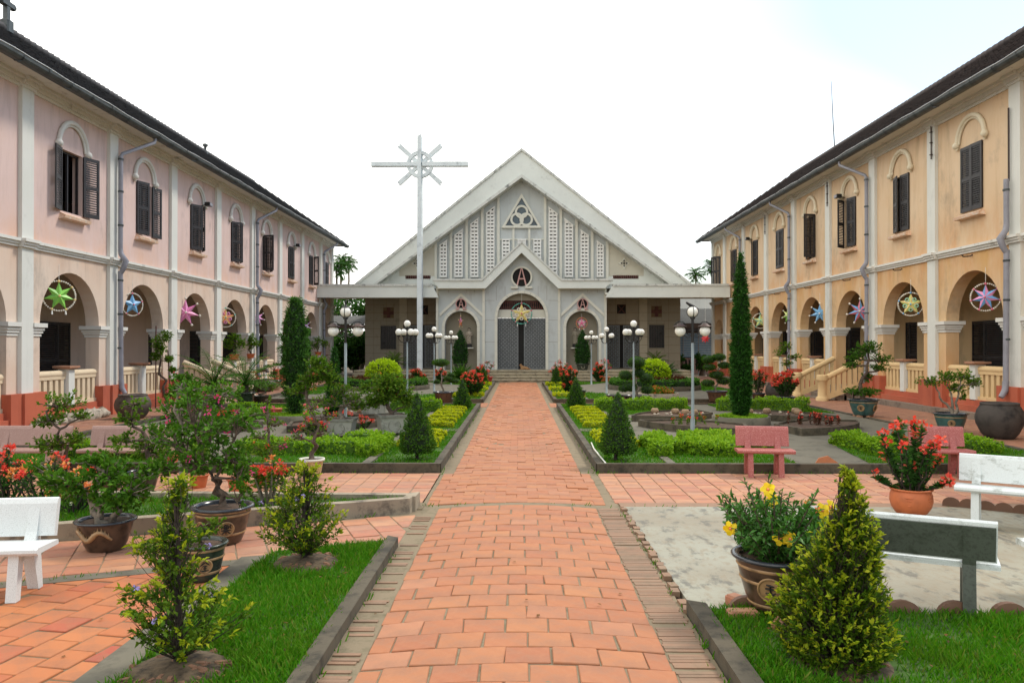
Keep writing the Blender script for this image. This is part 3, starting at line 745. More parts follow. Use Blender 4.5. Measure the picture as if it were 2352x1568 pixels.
    for i in range(len(edges)-1):
        a, b = edges[i], edges[i+1]; c = (a+b)/2; ww = .56 if b-a > 4 else .5
        w0, w1 = p['win']
        fr = MB()
        for q in ((c-ww, c-ww+.06, w0, w1), (c+ww-.06, c+ww, w0, w1), (c-ww+.06, c+ww-.06, w1-.06, w1), (c-ww+.06, c+ww-.06, w0, w0+.05), (c-.025, c+.025, w0+.05, w1-.06)):
            B(fr, *q, .12, .18)
        win = fr.obj('window', M['wood'], t)
        aL, aR = angles[i]
        for hs, ang in ((0, aL), (1, aR)):
            ang = math.radians(ang); base = W(c-ww-.005 if hs == 0 else c+ww+.005, w0-.01, -.035)
            dv = Vector((-s*math.sin(ang), (1 if hs == 0 else -1)*math.cos(ang), 0))
            lk('shutter', sh if ww > .53 else sh2, win, None, base, math.atan2(dv.y, dv.x))
        hs_, r = p['hood'], ww+.17
        hb = MB(); pts = [W(c-r*math.cos(math.pi*k/16), hs_+r*math.sin(math.pi*k/16), -.06) for k in range(17)]
        hb.tube(pts, .075, 6)
        pts = [W(c-(r-.09)*math.cos(math.pi*k/16), hs_+(r-.09)*math.sin(math.pi*k/16), -.04) for k in range(17)]
        hb.tube(pts, .04, 5)
        for sg in (-1, 1): hb.ball(W(c+sg*(r+.03), hs_-.02, -.07), .115, 10); hb.tube([W(c+sg*(r+.02), hs_-.12, -.05), W(c+sg*(r-.02), hs_-.16, -.04)], .05, 6)
        hb.obj('hood_mould', M['trim'] if s < 0 else M['cream2'], win)
        sb = MB(); z = w0-.22
        sb.add([W(c-ww-.12, z, -.2), W(c+ww+.12, z, -.2), W(c+ww+.12, z+.08, -.22), W(c-ww-.12, z+.08, -.22), W(c-ww-.02, z+.17, 0), W(c+ww+.02, z+.17, 0), W(c+ww+.12, z-.02, 0), W(c-ww-.12, z-.02, 0)],
               [(0, 1, 2, 3), (3, 2, 5, 4), (0, 3, 4, 7), (1, 6, 5, 2), (0, 7, 6, 1)])
        sb.obj('sill', M['sill'], win)
    # balustrades
    bme = MB(); H_ = p['rail']-fl
    bal = MB().box(-.075, .075, -.06, .06, .0, H_-.30).mesh('baluster')
    top_ = None; bal.materials.append(M['cream'] if s < 0 else M['creamy'])
    for i in range(len(edges)-1):
        if i == stair_bay or i < 2 and False: continue
        a, b = edges[i], edges[i+1]; c = (a+b)/2; half = min(1.525, (b-a)/2-.70)
        rl = MB(); z = p['rail']
        for e0, e1 in ((c-half, c-.15), (c+.15, c+half)):
            B(rl, e0, e1, fl+.02, fl+.13, .05, .25); B(rl, e0, e1, z-.22, z-.13, .07, .23)
            rl.tube([W(e0, z-.07, .15), W(e1, z-.07, .15)], .105, 8)
        ba = rl.obj('balustrade', M['cream'] if s < 0 else M['creamy'], t)
        pm = MB(); B(pm, c-.15, c+.15, fl+.0, z+.07, -.02, .30); pm.obj('post', M['white'], ba)
        cm_ = MB(); B(cm_, c-.22, c+.22, z+.07, z+.10, -.08, .36); B(cm_, c-.27, c+.27, z+.10, z+.16, -.12, .40); cm_.obj('post_cap', M['terra2'], ba)
        for e0, e1 in ((c-half, c-.15), (c+.15, c+half)):
            n = max(2, int((e1-e0)/.235)); 
            for k in range(n): lk('baluster', bal, ba, None, W(e0+(k+.5)*(e1-e0)/n, fl+.10, .15), math.pi/2)
    # roof of tiles, hipped at the far end
    ex, rx, ez, rz_ = .80, p['ridge'][0], zc+.10, p['ridge'][1]
    ue = uend+1.0; ur = ue-(ex+rx)
    rb = MB(); 
    rb.add([W(u0, ez-.06, -ex), W(ue, ez-.06, -ex), W(ur, rz_-.06, rx), W(u0, rz_-.06, rx), W(u0, ez-.06, 2*rx+ex), W(ue, ez-.06, 2*rx+ex)], [(0, 1, 2, 3), (1, 5, 2), (3, 2, 5, 4), (0, 3, 4)])
    rb.add([W(u0, ez-.08, -ex+.02), W(ue, ez-.08, -ex+.02), W(ue, ez-.08, 0), W(u0, ez-.08, 0)], [(0, 1, 2, 3)])
    roof = rb.obj('roof', M[roofmat], t)
    V = []; N = 26; sl = math.hypot(rx+ex, rz_-ez)
    nx_, nz_ = -(rz_-ez)/sl, (rx+ex)/sl      # outward normal in (d,z)
    for r in range(N):
        f0, f1 = r/N-.004, (r+1.25)/N; u = u0+(.12 if r % 2 else 0)
        uend_r = ue-(ex+rx)*r/N
        while u < uend_r:
            e = min(u+.215, uend_r); j = R.gauss(0, .012); l0 = .040+j*.4+abs(R.gauss(0, .003)); l1 = .012
            pt = lambda uu, f, l: W(uu, ez+(rz_-ez)*f+nz_*l, -ex+(rx+ex)*f+nx_*l)
            a, b, c_, d_ = pt(u, f0, l0), pt(e, f0, l0), pt(e, min(1, f1), l1), pt(u, min(1, f1), l1)
            V += [a, b, c_, d_, pt(u, f0, -.01), pt(e, f0, -.01), b, a]
            u += .228
    tag(quadmesh('roof_tiles', V, M[roofmat], roof), kind='stuff')
    rc = MB(); uu = u0
    while uu < ur:
        rc.tube([W(uu, rz_+.02, rx), W(uu+.38, rz_+.05, rx)], [.13, .15], 7); uu += .36
    hipn = 16; A, Bq = Vector(W(ue, ez, -ex)), Vector(W(ur, rz_, rx))
    for k in range(hipn): rc.tube([A.lerp(Bq, k/hipn), A.lerp(Bq, (k+1.05)/hipn)+Vector((0, 0, .04))], [.11, .13], 6)
    rc.obj('ridge_cap', M[roofmat], roof)
    # gutter
    g = MB(); gd, gz, gr = -ex-.06, ez-.04, .15; n = 8; uu = u0; jog = 0
    prof = [(gr*math.cos(q), gr*math.sin(q)) for q in np.linspace(math.pi, 2*math.pi, n)]
    while uu < ue:
        e = min(uu+1.05, ue); j = R.gauss(0, .008)
        for k in range(n-1):
            p0, p1 = prof[k], prof[k+1]
            g.add([W(uu, gz+p0[1]+j, gd+p0[0]), W(e, gz+p0[1]+j, gd+p0[0]), W(e, gz+p1[1]+j, gd+p1[0]), W(uu, gz+p1[1]+j, gd+p1[0])], [(0, 1, 2, 3)], True)
        for k in range(n-1):
            p0, p1 = prof[k], prof[k+1]; q = 1.14
            g.add([W(uu-.03, gz+p0[1]*q+j, gd+p0[0]*q), W(uu+.05, gz+p0[1]*q+j, gd+p0[0]*q), W(uu+.05, gz+p1[1]*q+j, gd+p1[0]*q), W(uu-.03, gz+p1[1]*q+j, gd+p1[0]*q)], [(0, 1, 2, 3)], True)
        uu = e
    B(g, u0, ue, ez-.16, ez+.0, -ex+.03, -ex+.07)
    go = g.obj('gutter', M['gutter'], t)
    pts = [W(q, gz+.015+.012*math.sin(q*1.7)+.008*math.sin(q*4.1), gd-gr) for q in np.linspace(u0, ue, 130)]
    MB().tube(pts, .016, 4).obj('gutter_lip', M['gutrim'], go)
    for k in pipes:
        u = us[k]+(.36 if s < 0 else -.36) if False else us[k]
        uo = u+.15; m_ = MB(); o_ = 1.1
        z = zc-.95
        if s > 0 and k == pipes[0]:
            z = zc-2.9; q_ = MB().tube([W(uo, zc-.9, -.17), W(uo, zc-2.95, -.17)], .028, 6).obj('rusty_pipe', M['rust'], t)
        else: m_.tube([W(uo+o_, ez-.02, gd), W(uo+o_, ez-.32, gd+.02), W(uo+.1, zc-.85, -.24), W(uo, zc-1.0, -.24)], .06, 8)
        m_.tube([W(uo, z, -.24), W(uo, zs+.45, -.24)], .075, 8)
        m_.tube([W(uo, zs+.5, -.24), W(uo, zs+.35, -.26), W(uo, zs+.12, -.42), W(uo, zs-.12, -.34), W(uo, zs-.28, -.24)], [.08, .085, .10, .085, .075], 8)
        m_.tube([W(uo, zs-.2, -.24), W(uo, p['plinth']+.1, -.27)], .078, 8)
        m_.tube([W(uo, p['plinth']+.15, -.27), W(uo, p['plinth']-.1, -.29), W(uo-.02, p['plinth']-.3, -.42)], [.09, .09, .075], 8)
        po = m_.obj('downpipe', M['pipe'], t)
        c_ = MB()
        for zz in (zc-1.05, zc-2.1, zc-3.2, zs-.5, zs-1.6, zs-2.7)[(2 if s > 0 and k == pipes[0] else 0):]: c_.lathe([(.086, -.03), (.09, 0), (.086, .03)], W(uo, zz, -.245), 10)
        c_.obj('pipe_collar', M['gutter'], po)
    for k in shortpipes:
        m_ = MB(); u = us[k]-.1
        m_.tube([W(u, zc-.25, -.15), W(u, zc-1.35, -.15)], .022, 6)
        for zz in (.45, .8, 1.2): m_.cbox(W(u, zc-zz, -.15), (.08, .08, .025))
        m_.obj('rusty_pipe', M['rust'], t)
    if s > 0:
        for i in range(1, 7):
            c = (edges[i]+edges[i+1])/2; z = cap+1.525+.42
            MB().tube([W(c, z+.05, 0), W(c, z, -.06), W(c-.02, z-.02, -.3), W(c-.02, z+.03, -.34)], .02, 5).obj('hook', M['rust'], t)
    # outside stair
    a, b = edges[stair_bay], edges[stair_bay+1]; c = (a+b)/2; half = 1.42
    st = MB(); n = 4
    for k in range(n): B(st, c-half+.12, c+half-.12, -.05, fl*(k+1)/n-.002*k, -.1-.36*(n-k), .1-.36*(n-k-1)-.1)
    sto = st.obj('stair', M['stone'], t)
    for sg in (-1, 1):
        u = c+sg*half; far = -1.75
        nw = MB(); c0 = W(u, 0, far)
        nw.lathe([(.24, -.05), (.24, .22), (.2, .26), (.165, .3), (.165, .86), (.2, .9), (.235, .96), (.2, 1.03), (.22, 1.1), (.19, 1.14), (.01, 1.15)], c0, 16)
        nw.obj('newel', M['cream'] if s < 0 else M['creamy'], sto)
        rl = MB(); zt0, zt1 = 1.0, p['rail']+.1; d0, d1 = far+.12, -.12
        rl.tube([W(u, zt0, d0), W(u, zt1, d1)], .11, 8)
        zz = lambda d, z0, z1: z0+(z1-z0)*(d-d0)/(d1-d0)
        rl.add([W(u-.07, .12, d0), W(u-.07, fl+.05, d1), W(u-.07, fl+.28, d1), W(u-.07, .33, d0), W(u+.07, .12, d0), W(u+.07, fl+.05, d1), W(u+.07, fl+.28, d1), W(u+.07, .33, d0)], [(0, 1, 2, 3), (4, 5, 6, 7), (3, 2, 6, 7), (0, 1, 5, 4)])
        for k in range(7):
            d = d0+(k+.5)*(d1-d0)/7; hw = .075
            rl.add([W(u+o1*.05, zz(d+o2*hw, zb0, zb1), d+o2*hw) for o1 in (-1, 1) for (o2, zb0, zb1) in ((-1, .3, fl+.25), (1, .3, fl+.25), (1, zt0, zt1), (-1, zt0, zt1))],
                   [(0, 1, 2, 3), (4, 5, 6, 7), (0, 3, 7, 4), (1, 2, 6, 5)])
        rl.obj('stair_rail', M['cream'] if s < 0 else M['creamy'], sto)
    return t

M['creamy'] = mould('ochre_rail', (.66, .47, .24), (.22, .17, .10), .57, .65, 3)
M['cream2'] = mould('cream_hood', (.70, .62, .46), (.30, .2, .14), .6, .6, 3)
M['terra2'] = mould('terracotta_cap', (.40, .20, .12), (.2, .15, .1), .5, .6, 5)
usL = [20.8+4.46*k for k in range(-2, 8)]; usR = [21.9+4.41*k for k in range(-2, 8)]
usL = usL[:-1]+[52.0] if False else usL
wing(-1, -13.2, usL, 55.4, 'pink plastered arcade wing on the left with dark shutters', dict(floor=.55, cap=2.92, string=4.93, cornice=9.42, win=(6.2, 8.0), hood=8.12, plinth=1.04, rail=1.55, ridge=(4.3, 13.05), doors=((14.5, .9, .1), (18.2, .7, -.1), (22.6, .8, .05), (26.75, 1.05, .2), (34.6, .95, .0), (38.75, .85, .1), (43.0, 1.15, .1), (47.9, .95, .1), (52.3, .8, .1)), base=0),
     ('pink', 'peach', 'inner'), [(0, 0), (0, 0), (165, 160), (18, 172), (28, 32), (35, 30), (95, 30), (12, 10), (6, 45), (4, 4)], (3, 6, 9), (), 4, 'roof')
wing(1, 13.9, usR, 56.2, 'yellow ochre plastered arcade wing on the right with dark shutters', dict(floor=.64, cap=3.1, string=5.18, cornice=9.86, win=(6.45, 8.45), hood=8.62, plinth=1.16, rail=1.66, ridge=(4.3, 13.6), doors=((15, .9, .1), (19.2, .8, 0), (23.2, .8, .05), (27.9, 1.05, .1), (33.4, .5, .2), (39.2, .85, .1), (43.7, 1.2, 0), (48.6, .95, .1), (52.9, .8, .1)), base=.30),
     ('yellow', 'yellow2', 'inner_y'), [(0, 0), (0, 3), (2, 0), (3, 14), (12, 48), (100, 18), (3, 2), (8, 18), (10, 20), (60, 60)], (2, 4, 6, 8), (3, 5, 7), 4, 'roof_r')
# roof finials and lightning rod
t = thing('roof_cross', 'small dark stone cross on the pink wing ridge', 'cross', (-17.5, 26.6, 13.0)); mb = MB()
mb.cbox((0, 0, .22), (.34, .34, .44), 0, .05); mb.cbox((0, 0, .85), (.16, .16, .95)); mb.cbox((0, 0, .98), (.2, .62, .16))
for q in ((0, 0, 1.36), (0, .33, .98), (0, -.33, .98)): mb.ball(q, .12, 8)
mb.obj('stone', M['gutter'], t)
t = thing('roof_finial', 'little knob finial far along the pink wing ridge', 'finial', (-17.5, 43.6, 13.0)); MB().lathe([(.16, -.05), (.16, .12), (.07, .2), (.07, .38), (.16, .48), (.13, .56), (.01, .6)], n=10).obj('stone', M['gutter'], t)
tag(MB().tube([(18.2, 45.2, 13.4), (18.1, 45.2, 15.2), (18.0, 45.2, 17.5)], [.035, .028, .012], 5).obj('lightning_rod', M['gutter']), 'thin lightning rod standing on the ochre wing roof', 'lightning rod')

# ------------------------------------------------------------------ church
YP, YF, YG, YW = 52.0, 51.25, 53.2, 55.8     # portico wall, canopy fascia, gable wall, recessed wings
ch = thing('church', 'grey modern gabled church with cream roof band at the end of the brick path', 'church', (0, 0, 0))
def cpl(pts, Y): return [(P(x, y, Y)[0], P(x, y, Y)[2]) for x, y in pts]
def ext(mb, pts, Yref, y0, y1): return mb.prism(cpl(pts, Yref), lambda a, b, d: (a, d, b), y0, y1)
FLZ = .72
st = MB()
for k, (yy, z) in enumerate(((49.35, .18), (49.7, .36), (50.05, .54), (50.4, FLZ))): st.box(-10.6, 11.0, yy, 57.5, -.05, z-.001*k) if k == 3 else st.box(-10.6+.0, 11.0, yy, yy+.5, -.05, z)
ns_ = MB()
for yy, z in ((49.35, .18), (49.7, .36), (50.05, .54), (50.4, FLZ)): ns_.box(-10.6, 11.0, yy-.05, yy+.12, z-.045, z+.004)
ns_.obj('step_nosing', M['rib2'], ch)
st.obj('steps', M['stonew2'] if 'stonew2' in M else M['cpot'], ch)
W = lambda u, z, d: (u, YP+d, z)
# portico wall in three arched panels
px = lambda x: (x-VX)*YP/F
pz = lambda y: H-(y-VY)*YP/F
po = MB()
ztop = pz(655)
arch_panel(po, W, px(1003), px(1110), FLZ, px(1058.5), 37.2*YP/F, pz(751), lambda u: ztop, 0, .9)
arch_panel(po, W, px(1287), px(1392), FLZ, px(1337.4), 37.2*YP/F, pz(751), lambda u: ztop, 0, .9)
gz = lambda u: max(ztop, pz(566)-abs(u-px(1198))*.93)
c0 = px(1198)
for a, b in ((px(1110), c0), (c0, px(1287))): pass
arch_panel(po, W, px(1110), px(1287), FLZ, px(1197.8), 55.4*YP/F, pz(729), gz, 0, .5, n=24)
po.obj('portico_wall', M['church'], ch)
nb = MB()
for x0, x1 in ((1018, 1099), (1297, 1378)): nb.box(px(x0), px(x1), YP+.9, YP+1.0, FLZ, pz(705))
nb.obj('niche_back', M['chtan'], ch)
# arch surrounds of stone blocks, pilaster strips
for xc, rr, sp, nm in ((1058.5, 37.2, 751, 9), (1337.4, 37.2, 751, 9), (1197.8, 55.4, 729, 13)):
    sm = MB(); r0, r1 = rr*YP/F, (rr+6.3)*YP/F; xx = px(xc); zz = pz(sp)
    for k in range(nm):
        a0, a1 = math.pi*k/nm+.008, math.pi*(k+1)/nm-.008
        q = [(xx+r*math.cos(a), zz+r*math.sin(a)) for r, a in ((r0, a0), (r1, a0), (r1, (a0+a1)/2), (r1, a1), (r0, a1), (r0, (a0+a1)/2))]
        sm.prism(q, lambda a, b, d: (a, d, b), YP-.06, YP+.02)
    zb = FLZ
    while zb < zz-.05:
        z1 = min(zb+.62, zz)
        for sg in (-1, 1): sm.box(min(xx+sg*r0, xx+sg*r1), max(xx+sg*r0, xx+sg*r1), YP-.06, YP+.02, zb+.008, z1-.008)
        zb = z1
    sm.obj('arch_surround', M['rib'], ch)
for x0, x1 in ((1001.5, 1007), (1108, 1114), (1281.5, 1287), (1387.5, 1393)):
    mb = MB(); zb = FLZ
    while zb < ztop: mb.box(px(x0), px(x1), YP-.10, YP+.02, zb+.006, min(zb+.64, ztop)-.006); zb += .64
    mb.obj('pilaster', M['rib'], ch)
for xc in (1059, 1338):
    mb = MB()
    for sg in (-1, 1): ext(mb, [(xc, 673), (xc, 681), (xc+sg*49, 727), (xc+sg*49, 719)], YP, YP-.09, YP+.01)
    mb.obj('niche_gable', M['rib'], ch)
# panel joints (shallow grooves laid as thin dark ribs of real depth)
jm = MB()
for x in (1030, 1072, 1090, 1310, 1350, 1372, 1140, 1160, 1236, 1256):
    jm.box(px(x)-.008, px(x)+.008, YP-.004, YP+.01, pz(672 if x < 1110 or x > 1287 else 690), ztop-.05)
for y in (690, 735, 785, 830):
    for x0, x1 in ((1114, 1136), (1260, 1281)): jm.box(px(x0), px(x1), YP-.004, YP+.01, pz(y)-.008, pz(y)+.008)
jm.obj('panel_joints', M['stone'], ch)
def omega(xc, yc, r, Y, name_mat, letter, big):
    sc_ = Y/F; x, z = P(xc, yc, Y)[0], P(xc, yc, Y)[2]; r_ = r*sc_
    mb = MB(); n = 36; gap = .42
    aa = np.linspace(-math.pi/2+gap, 1.5*math.pi-gap, n)
    for i in range(n-1):
        q = [(x+k*r_*math.cos(a), z+k*r_*math.sin(a)) for k, a in ((.84, aa[i]), (1.0, aa[i]), (1.0, aa[i+1]), (.84, aa[i+1]))]
        mb.prism(q, lambda a, b, d: (a, d, b), Y-.16, Y+.01)
    for sg in (-1, 1): mb.box(min(x+sg*.32*r_, x+sg*1.0*r_), max(x+sg*.32*r_, x+sg*1.0*r_), Y-.165, Y+.01, z-1.05*r_, z-.86*r_)
    e = mb.obj('omega_emblem', M[name_mat], ch)
    MB().tube([(x, Y-.02, z), (x, Y-.03, z)], .85*r_, 30).obj('dark_disc', M['dark'], e)
    lt = MB(); 
    for sg in (-1, 1): lt.prism([(x-sg*.02*r_, z+.84*r_), (x+sg*.07*r_, z+.84*r_), (x+sg*.52*r_, z-.88*r_), (x+sg*.37*r_, z-.88*r_)], lambda a, b, d: (a, d, b), Y-.12, Y-.03)
    lt.box(x-.28*r_, x+.28*r_, Y-.115, Y-.03, z-.22*r_, z-.09*r_)
    lt.obj('letter_a', M['rosew'], e)
omega(1198, 636.5, 24.6, YP, 'rib', 'A', 1)
omega(1059, 698, 12.6, YP, 'rosew', 'A', 0); omega(1338, 698, 12.6, YP, 'rosew', 'A', 0)
# canopy: stepped fascia rising to a gable over the door, with a slab behind
fa = MB()
fa_pts_top = [(725, 655), (993, 655), (993, 643), (1107, 643), (1198, 556), (1290, 643), (1408, 643), (1408, 655), (1676, 655)]
fa_pts_bot = [(725, 674), (1007, 674), (1007, 662), (1115, 662), (1198, 580), (1282, 662), (1390, 662), (1390, 674), (1676, 674)]
f2 = [(x, y+ (9 if i in (0, 1, 7, 8) else 0)) for i, (x, y) in enumerate(fa_pts_bot)]
def strip(mb, top, bot, Y, y0, y1):
    for i in range(len(top)-1):
        q = [top[i], top[i+1], bot[i+1], bot[i]]
        if abs(top[i][0]-top[i+1][0]) < .5 and abs(bot[i][0]-bot[i+1][0]) < .5: continue
        ext(mb, q, Y, y0, y1)
strip(fa, fa_pts_top, f2, YF, YF, YF+.18)
fa.obj('canopy_fascia', M['band'], ch)
ed_ = MB(); strip(ed_, [(x, y-3) for x, y in fa_pts_top], [(x, y+2) for x, y in fa_pts_top], YF, YF-.07, YF+.5); ed_.obj('canopy_edge', M['mold'], ch)
cs = MB(); zc_ = H-(676-VY)*YF/F
cs.box(P(725, 0, YF)[0], P(1004, 0, YF)[0], YF+.19, YP+4.2, zc_, zc_+.14); cs.box(P(1391, 0, YF)[0], P(1676, 0, YF)[0], YF+.19, YP+4.2, zc_, zc_+.14)
cs.box(P(1003, 0, YF)[0], P(1113, 0, YF)[0], YF+.19, YP+.1, zc_+.36, zc_+.5); cs.box(P(1283, 0, YF)[0], P(1392, 0, YF)[0], YF+.19, YP+.1, zc_+.36, zc_+.5)
for sg in (-1, 1): ext(cs, [(1198, 572), (1198, 577), (1198+sg*87, 661), (1198+sg*87, 656)], YF, YF+.19, YG)
cs.obj('canopy_slab', M['rib'], ch)
# upper gable wall
gw = MB(); ext(gw, [(1198, 395), (868, 652), (868, 662), (1530, 662), (1530, 652)], YG, YG, YG+.3); gw.obj('gable_wall', M['church'], ch)
lowr = MB(); ext(lowr, [(822, 655), (880, 640), (935, 652), (935, 672), (822, 672)], YG, YG-.02, YG+.1)
lr_ = MB()
for sg in (-1, 1): ext(lr_, [(1198+sg*196, 549), (1198+sg*196, 654), (1198+sg*350, 654)], YG, YG-.03, YG-.001)
lr_.obj('pale_render', M['band'], ch)
sidep = MB()
for pts in ([(917, 610), (985, 572), (999, 562), (999, 634), (917, 634)], [(1398, 562), (1412, 568), (1478, 608), (1478, 634), (1398, 634)]): ext(sidep, pts, YG, YG-.05, YG)
sidep.obj('stone_panel', M['chtan2'] if 'chtan2' in M else M['rib'], ch)
# roof band: wide cream gable band with mouldy edges, and the roof behind it
rb = MB(); ob = [(1198, 345), (1584, 655)]; ib = [(1198, 400), (1548, 655)]
for sg in (1, -1):
    mx_ = lambda p_: (1198+sg*(p_[0]-1198)*(1. if sg > 0 else .985), p_[1])
    ext(rb, [mx_(ob[0]), mx_(ob[1]), mx_(ib[1]), mx_(ib[0])], YG-.9, YG-.9, YG-.7)
rb.obj('gable_band', M['band'], ch)
me_ = MB()
for sg in (1, -1):
    mx_ = lambda x, y: (1198+sg*(x-1198)*(1. if sg > 0 else .985), y)
    ext(me_, [mx_(1198, 340), mx_(1592, 655), mx_(1584, 656), mx_(1198, 346)], YG-.9, YG-1.0, YG+.2)
    ext(me_, [mx_(1198, 400), mx_(1548, 655), mx_(1540, 655), mx_(1198, 408)], YG-.9, YG-1.02, YG-.02)
me_.obj('band_edge', M['mold'], ch)
rf = MB()
for sg in (1, -1):
    A_, B_ = P(1198, 343, YG-.9), P(1198+sg*392, 656, YG-.9)
    rf.add([(A_[0], YG-.7, A_[2]), (B_[0], YG-.7, B_[2]), (B_[0], YG+38, B_[2]), (A_[0], YG+38, A_[2])], [(0, 1, 2, 3)])
    x = B_[0]-sg*.5
    rf.add([(x, YW+.2, 0), (x, YG+38, 0), (x, YG+38, B_[2]+.4), (x, YW+.2, B_[2]+.4)], [(0, 1, 2, 3)])
rf.obj('roof', M['gutter'], ch)
# ribs and pierced claustra panels
band_y = lambda x: 402+abs(x-1198)*(255/350.)
def lowy(x): return 643 if abs(x-1198) > 92 else 556+abs(x-1198)*.95
for x in (1001, 1036, 1072, 1108, 1145, 1252, 1288, 1324, 1360, 1394.5):
    mb = MB(); ext(mb, [(x-2.9, band_y(x-2.9)+2), (x+2.9, band_y(x+2.9)+2), (x+2.9, 656), (x-2.9, 656)], YG, YG-.14, YG-.001); mb.obj('rib', M['rib'], ch)
for x in (1179.5, 1216): mb = MB(); ext(mb, [(x-2.4, 524), (x+2.4, 524), (x+2.4, 640), (x-2.4, 640)], YG, YG-.10, YG-.001); mb.obj('rib', M['rib'], ch)
mb = MB(); ext(mb, [(1148, 548.5), (1249, 548.5), (1249, 551), (1148, 551)], YG, YG-.05, YG-.001); mb.obj('rib', M['rib'], ch)
def claustra(x0, x1, ytL, ytR, yb):
    mb = MB(); top = lambda x: ytL+(ytR-ytL)*(x-x0)/(x1-x0); s_ = YG/F
    xw = (x1-x0)
    for a, b in ((x0, x0+2.6), (x1-2.6, x1), ((x0+x1)/2-1.1, (x0+x1)/2+1.1)): ext(mb, [(a, top(a)), (b, top(b)), (b, yb), (a, yb)], YG, YG-.20, YG-.02)
    ext(mb, [(x0-.4, top(x0)-1.6), (x1+.4, top(x1)-1.6), (x1+.4, top(x1)+1.6), (x0-.4, top(x0)+1.6)], YG, YG-.21, YG-.02)
    y = yb
    while y > max(ytL, ytR)+2:
        ext(mb, [(x0+.5, y), (x1-.5, y), (x1-.5, y-5.4), (x0+.5, y-5.4)], YG, YG-.17, YG-.02); y -= 8.2
    while y > min(ytL, ytR)+4:
        # the slanted head: bars cut where the slope crosses them
        f = (y-4.6-ytL)/(ytR-ytL); xm = x0+(x1-x0)*max(0, min(1, f))
        a, b = (xm, x1) if ytR < ytL else (x0, xm)
        if b-a > 2: ext(mb, [(a, y), (b, y), (b, y-5.4), (a, y-5.4)], YG, YG-.17, YG-.02)
        y -= 8.2
    o = mb.obj('claustra_panel', M['claus'], ch)
    dm = MB(); ext(dm, [(x0+1, top(x0+1)+1), (x1-1, top(x1-1)+1), (x1-1, yb), (x0+1, yb)], YG, YG-.02, YG-.003); dm.obj('opening_shade_plate', M['dark'], o)  # dark plate on the wall; shade of the recess put into its colour
for a in ((1010, 1027, 564, 552.5, 637), (1044, 1063, 542, 527, 637), (1080.6, 1099, 517, 501.5, 637), (1117, 1136, 491, 475, 637)): claustra(*a)
for a in ((1260, 1280, 477, 493, 637), (1296.6, 1316, 503, 519, 637), (1333, 1351.6, 529, 543, 637), (1370, 1386, 554, 566, 637), (1153, 1171, 551, 551.2, 610), (1189, 1208, 551, 551.2, 567), (1225, 1243, 551, 551.2, 610)): claustra(*a)
# triangle with three interlaced rings
tb = MB(); o_, i_ = [(1198, 445), (1152, 524), (1244, 524)], [(1198, 455), (1160.5, 519), (1235.5, 519)]
for k in range(3): ext(tb, [o_[k], o_[(k+1) % 3], i_[(k+1) % 3], i_[k]], YG, YG-.20, YG-.001)
tr = tb.obj('triangle_window', M['rib'], ch)
mb = MB(); ext(mb, i_, YG, YG-.05, YG-.002); mb.obj('pane', M['glass'], tr)
for (x, y) in ((1198, 487), (1187.6, 504.5), (1208.6, 504.5)):
    mb = MB(); c_ = P(x, y, YG); n = 30; r0, r1 = 10.6*YG/F, 15.4*YG/F
    for k in range(n):
        a0, a1 = 2*math.pi*k/n, 2*math.pi*(k+1)/n
        mb.prism([(c_[0]+r*math.cos(a), c_[2]+r*math.sin(a)) for r, a in ((r0, a0), (r1, a0), (r1, a1), (r0, a1))], lambda a, b, d: (a, d, b), YG-.17-.004*(x-1198)/12, YG-.051)
    mb.obj('ring', M['rib'], tr)
for x in (958, 1433):
    mb = MB(); dk = MB(); c_ = P(x, 605, YG); k = YG/F
    for q in range(4):
        a = q*math.pi/2; l = 14*k; wd = 4.2*k; ca, sa = math.cos(a), math.sin(a)
        for aa, bb in (((l, 0), (5*k, wd)), ((l, 0), (5*k, -wd))):
            p0, p1 = aa, bb
            f = lambda u, v: (c_[0]+u*ca-v*sa, c_[2]+u*sa+v*ca)
            mb.prism([f(*p0), f(p0[0]-5*k, 0), f(p1[0]+1*k, p1[1]*.45), f(*p1)], lambda a_, b_, d: (a_, d, b_), YG-.12, YG-.055)
            dk.prism([f(p0[0]-4*k, 0), f(p1[0]+1*k, p1[1]*.5), f(p1[0]-2*k, 0)], lambda a_, b_, d: (a_, d, b_), YG-.075, YG-.052)
    st_ = mb.obj('star_opening', M['rib'], ch)
    dk.tube([(c_[0], YG-.055, c_[2]), (c_[0], YG-.08, c_[2])], 2.2*k, 8).obj('opening_shade_plate', M['dark'], st_)  # dark plates painting the shade inside the pierced star
for x0, x1 in ((932, 988), (1408.5, 1465)):
    mb = MB(); ext(mb, [(x0, 632.5), (x1, 632.5), (x1, 639.5), (x0, 639.5)], YG, YG-.03, YG-.002); v_ = mb.obj('vent_strip', M['dark'], ch)
    mb = MB(); n = 13
    for k in range(n+1): x = x0+(x1-x0)*k/n; ext(mb, [(x-.7, 632.5), (x+.7, 632.5), (x+.7, 639.5), (x-.7, 639.5)], YG, YG-.07, YG-.03)
    for y in (632.5, 635.6, 638.8): ext(mb, [(x0, y), (x1, y), (x1, y+1), (x0, y+1)], YG, YG-.075, YG-.03)
    mb.obj('vent_brick', M['brickred'], v_)
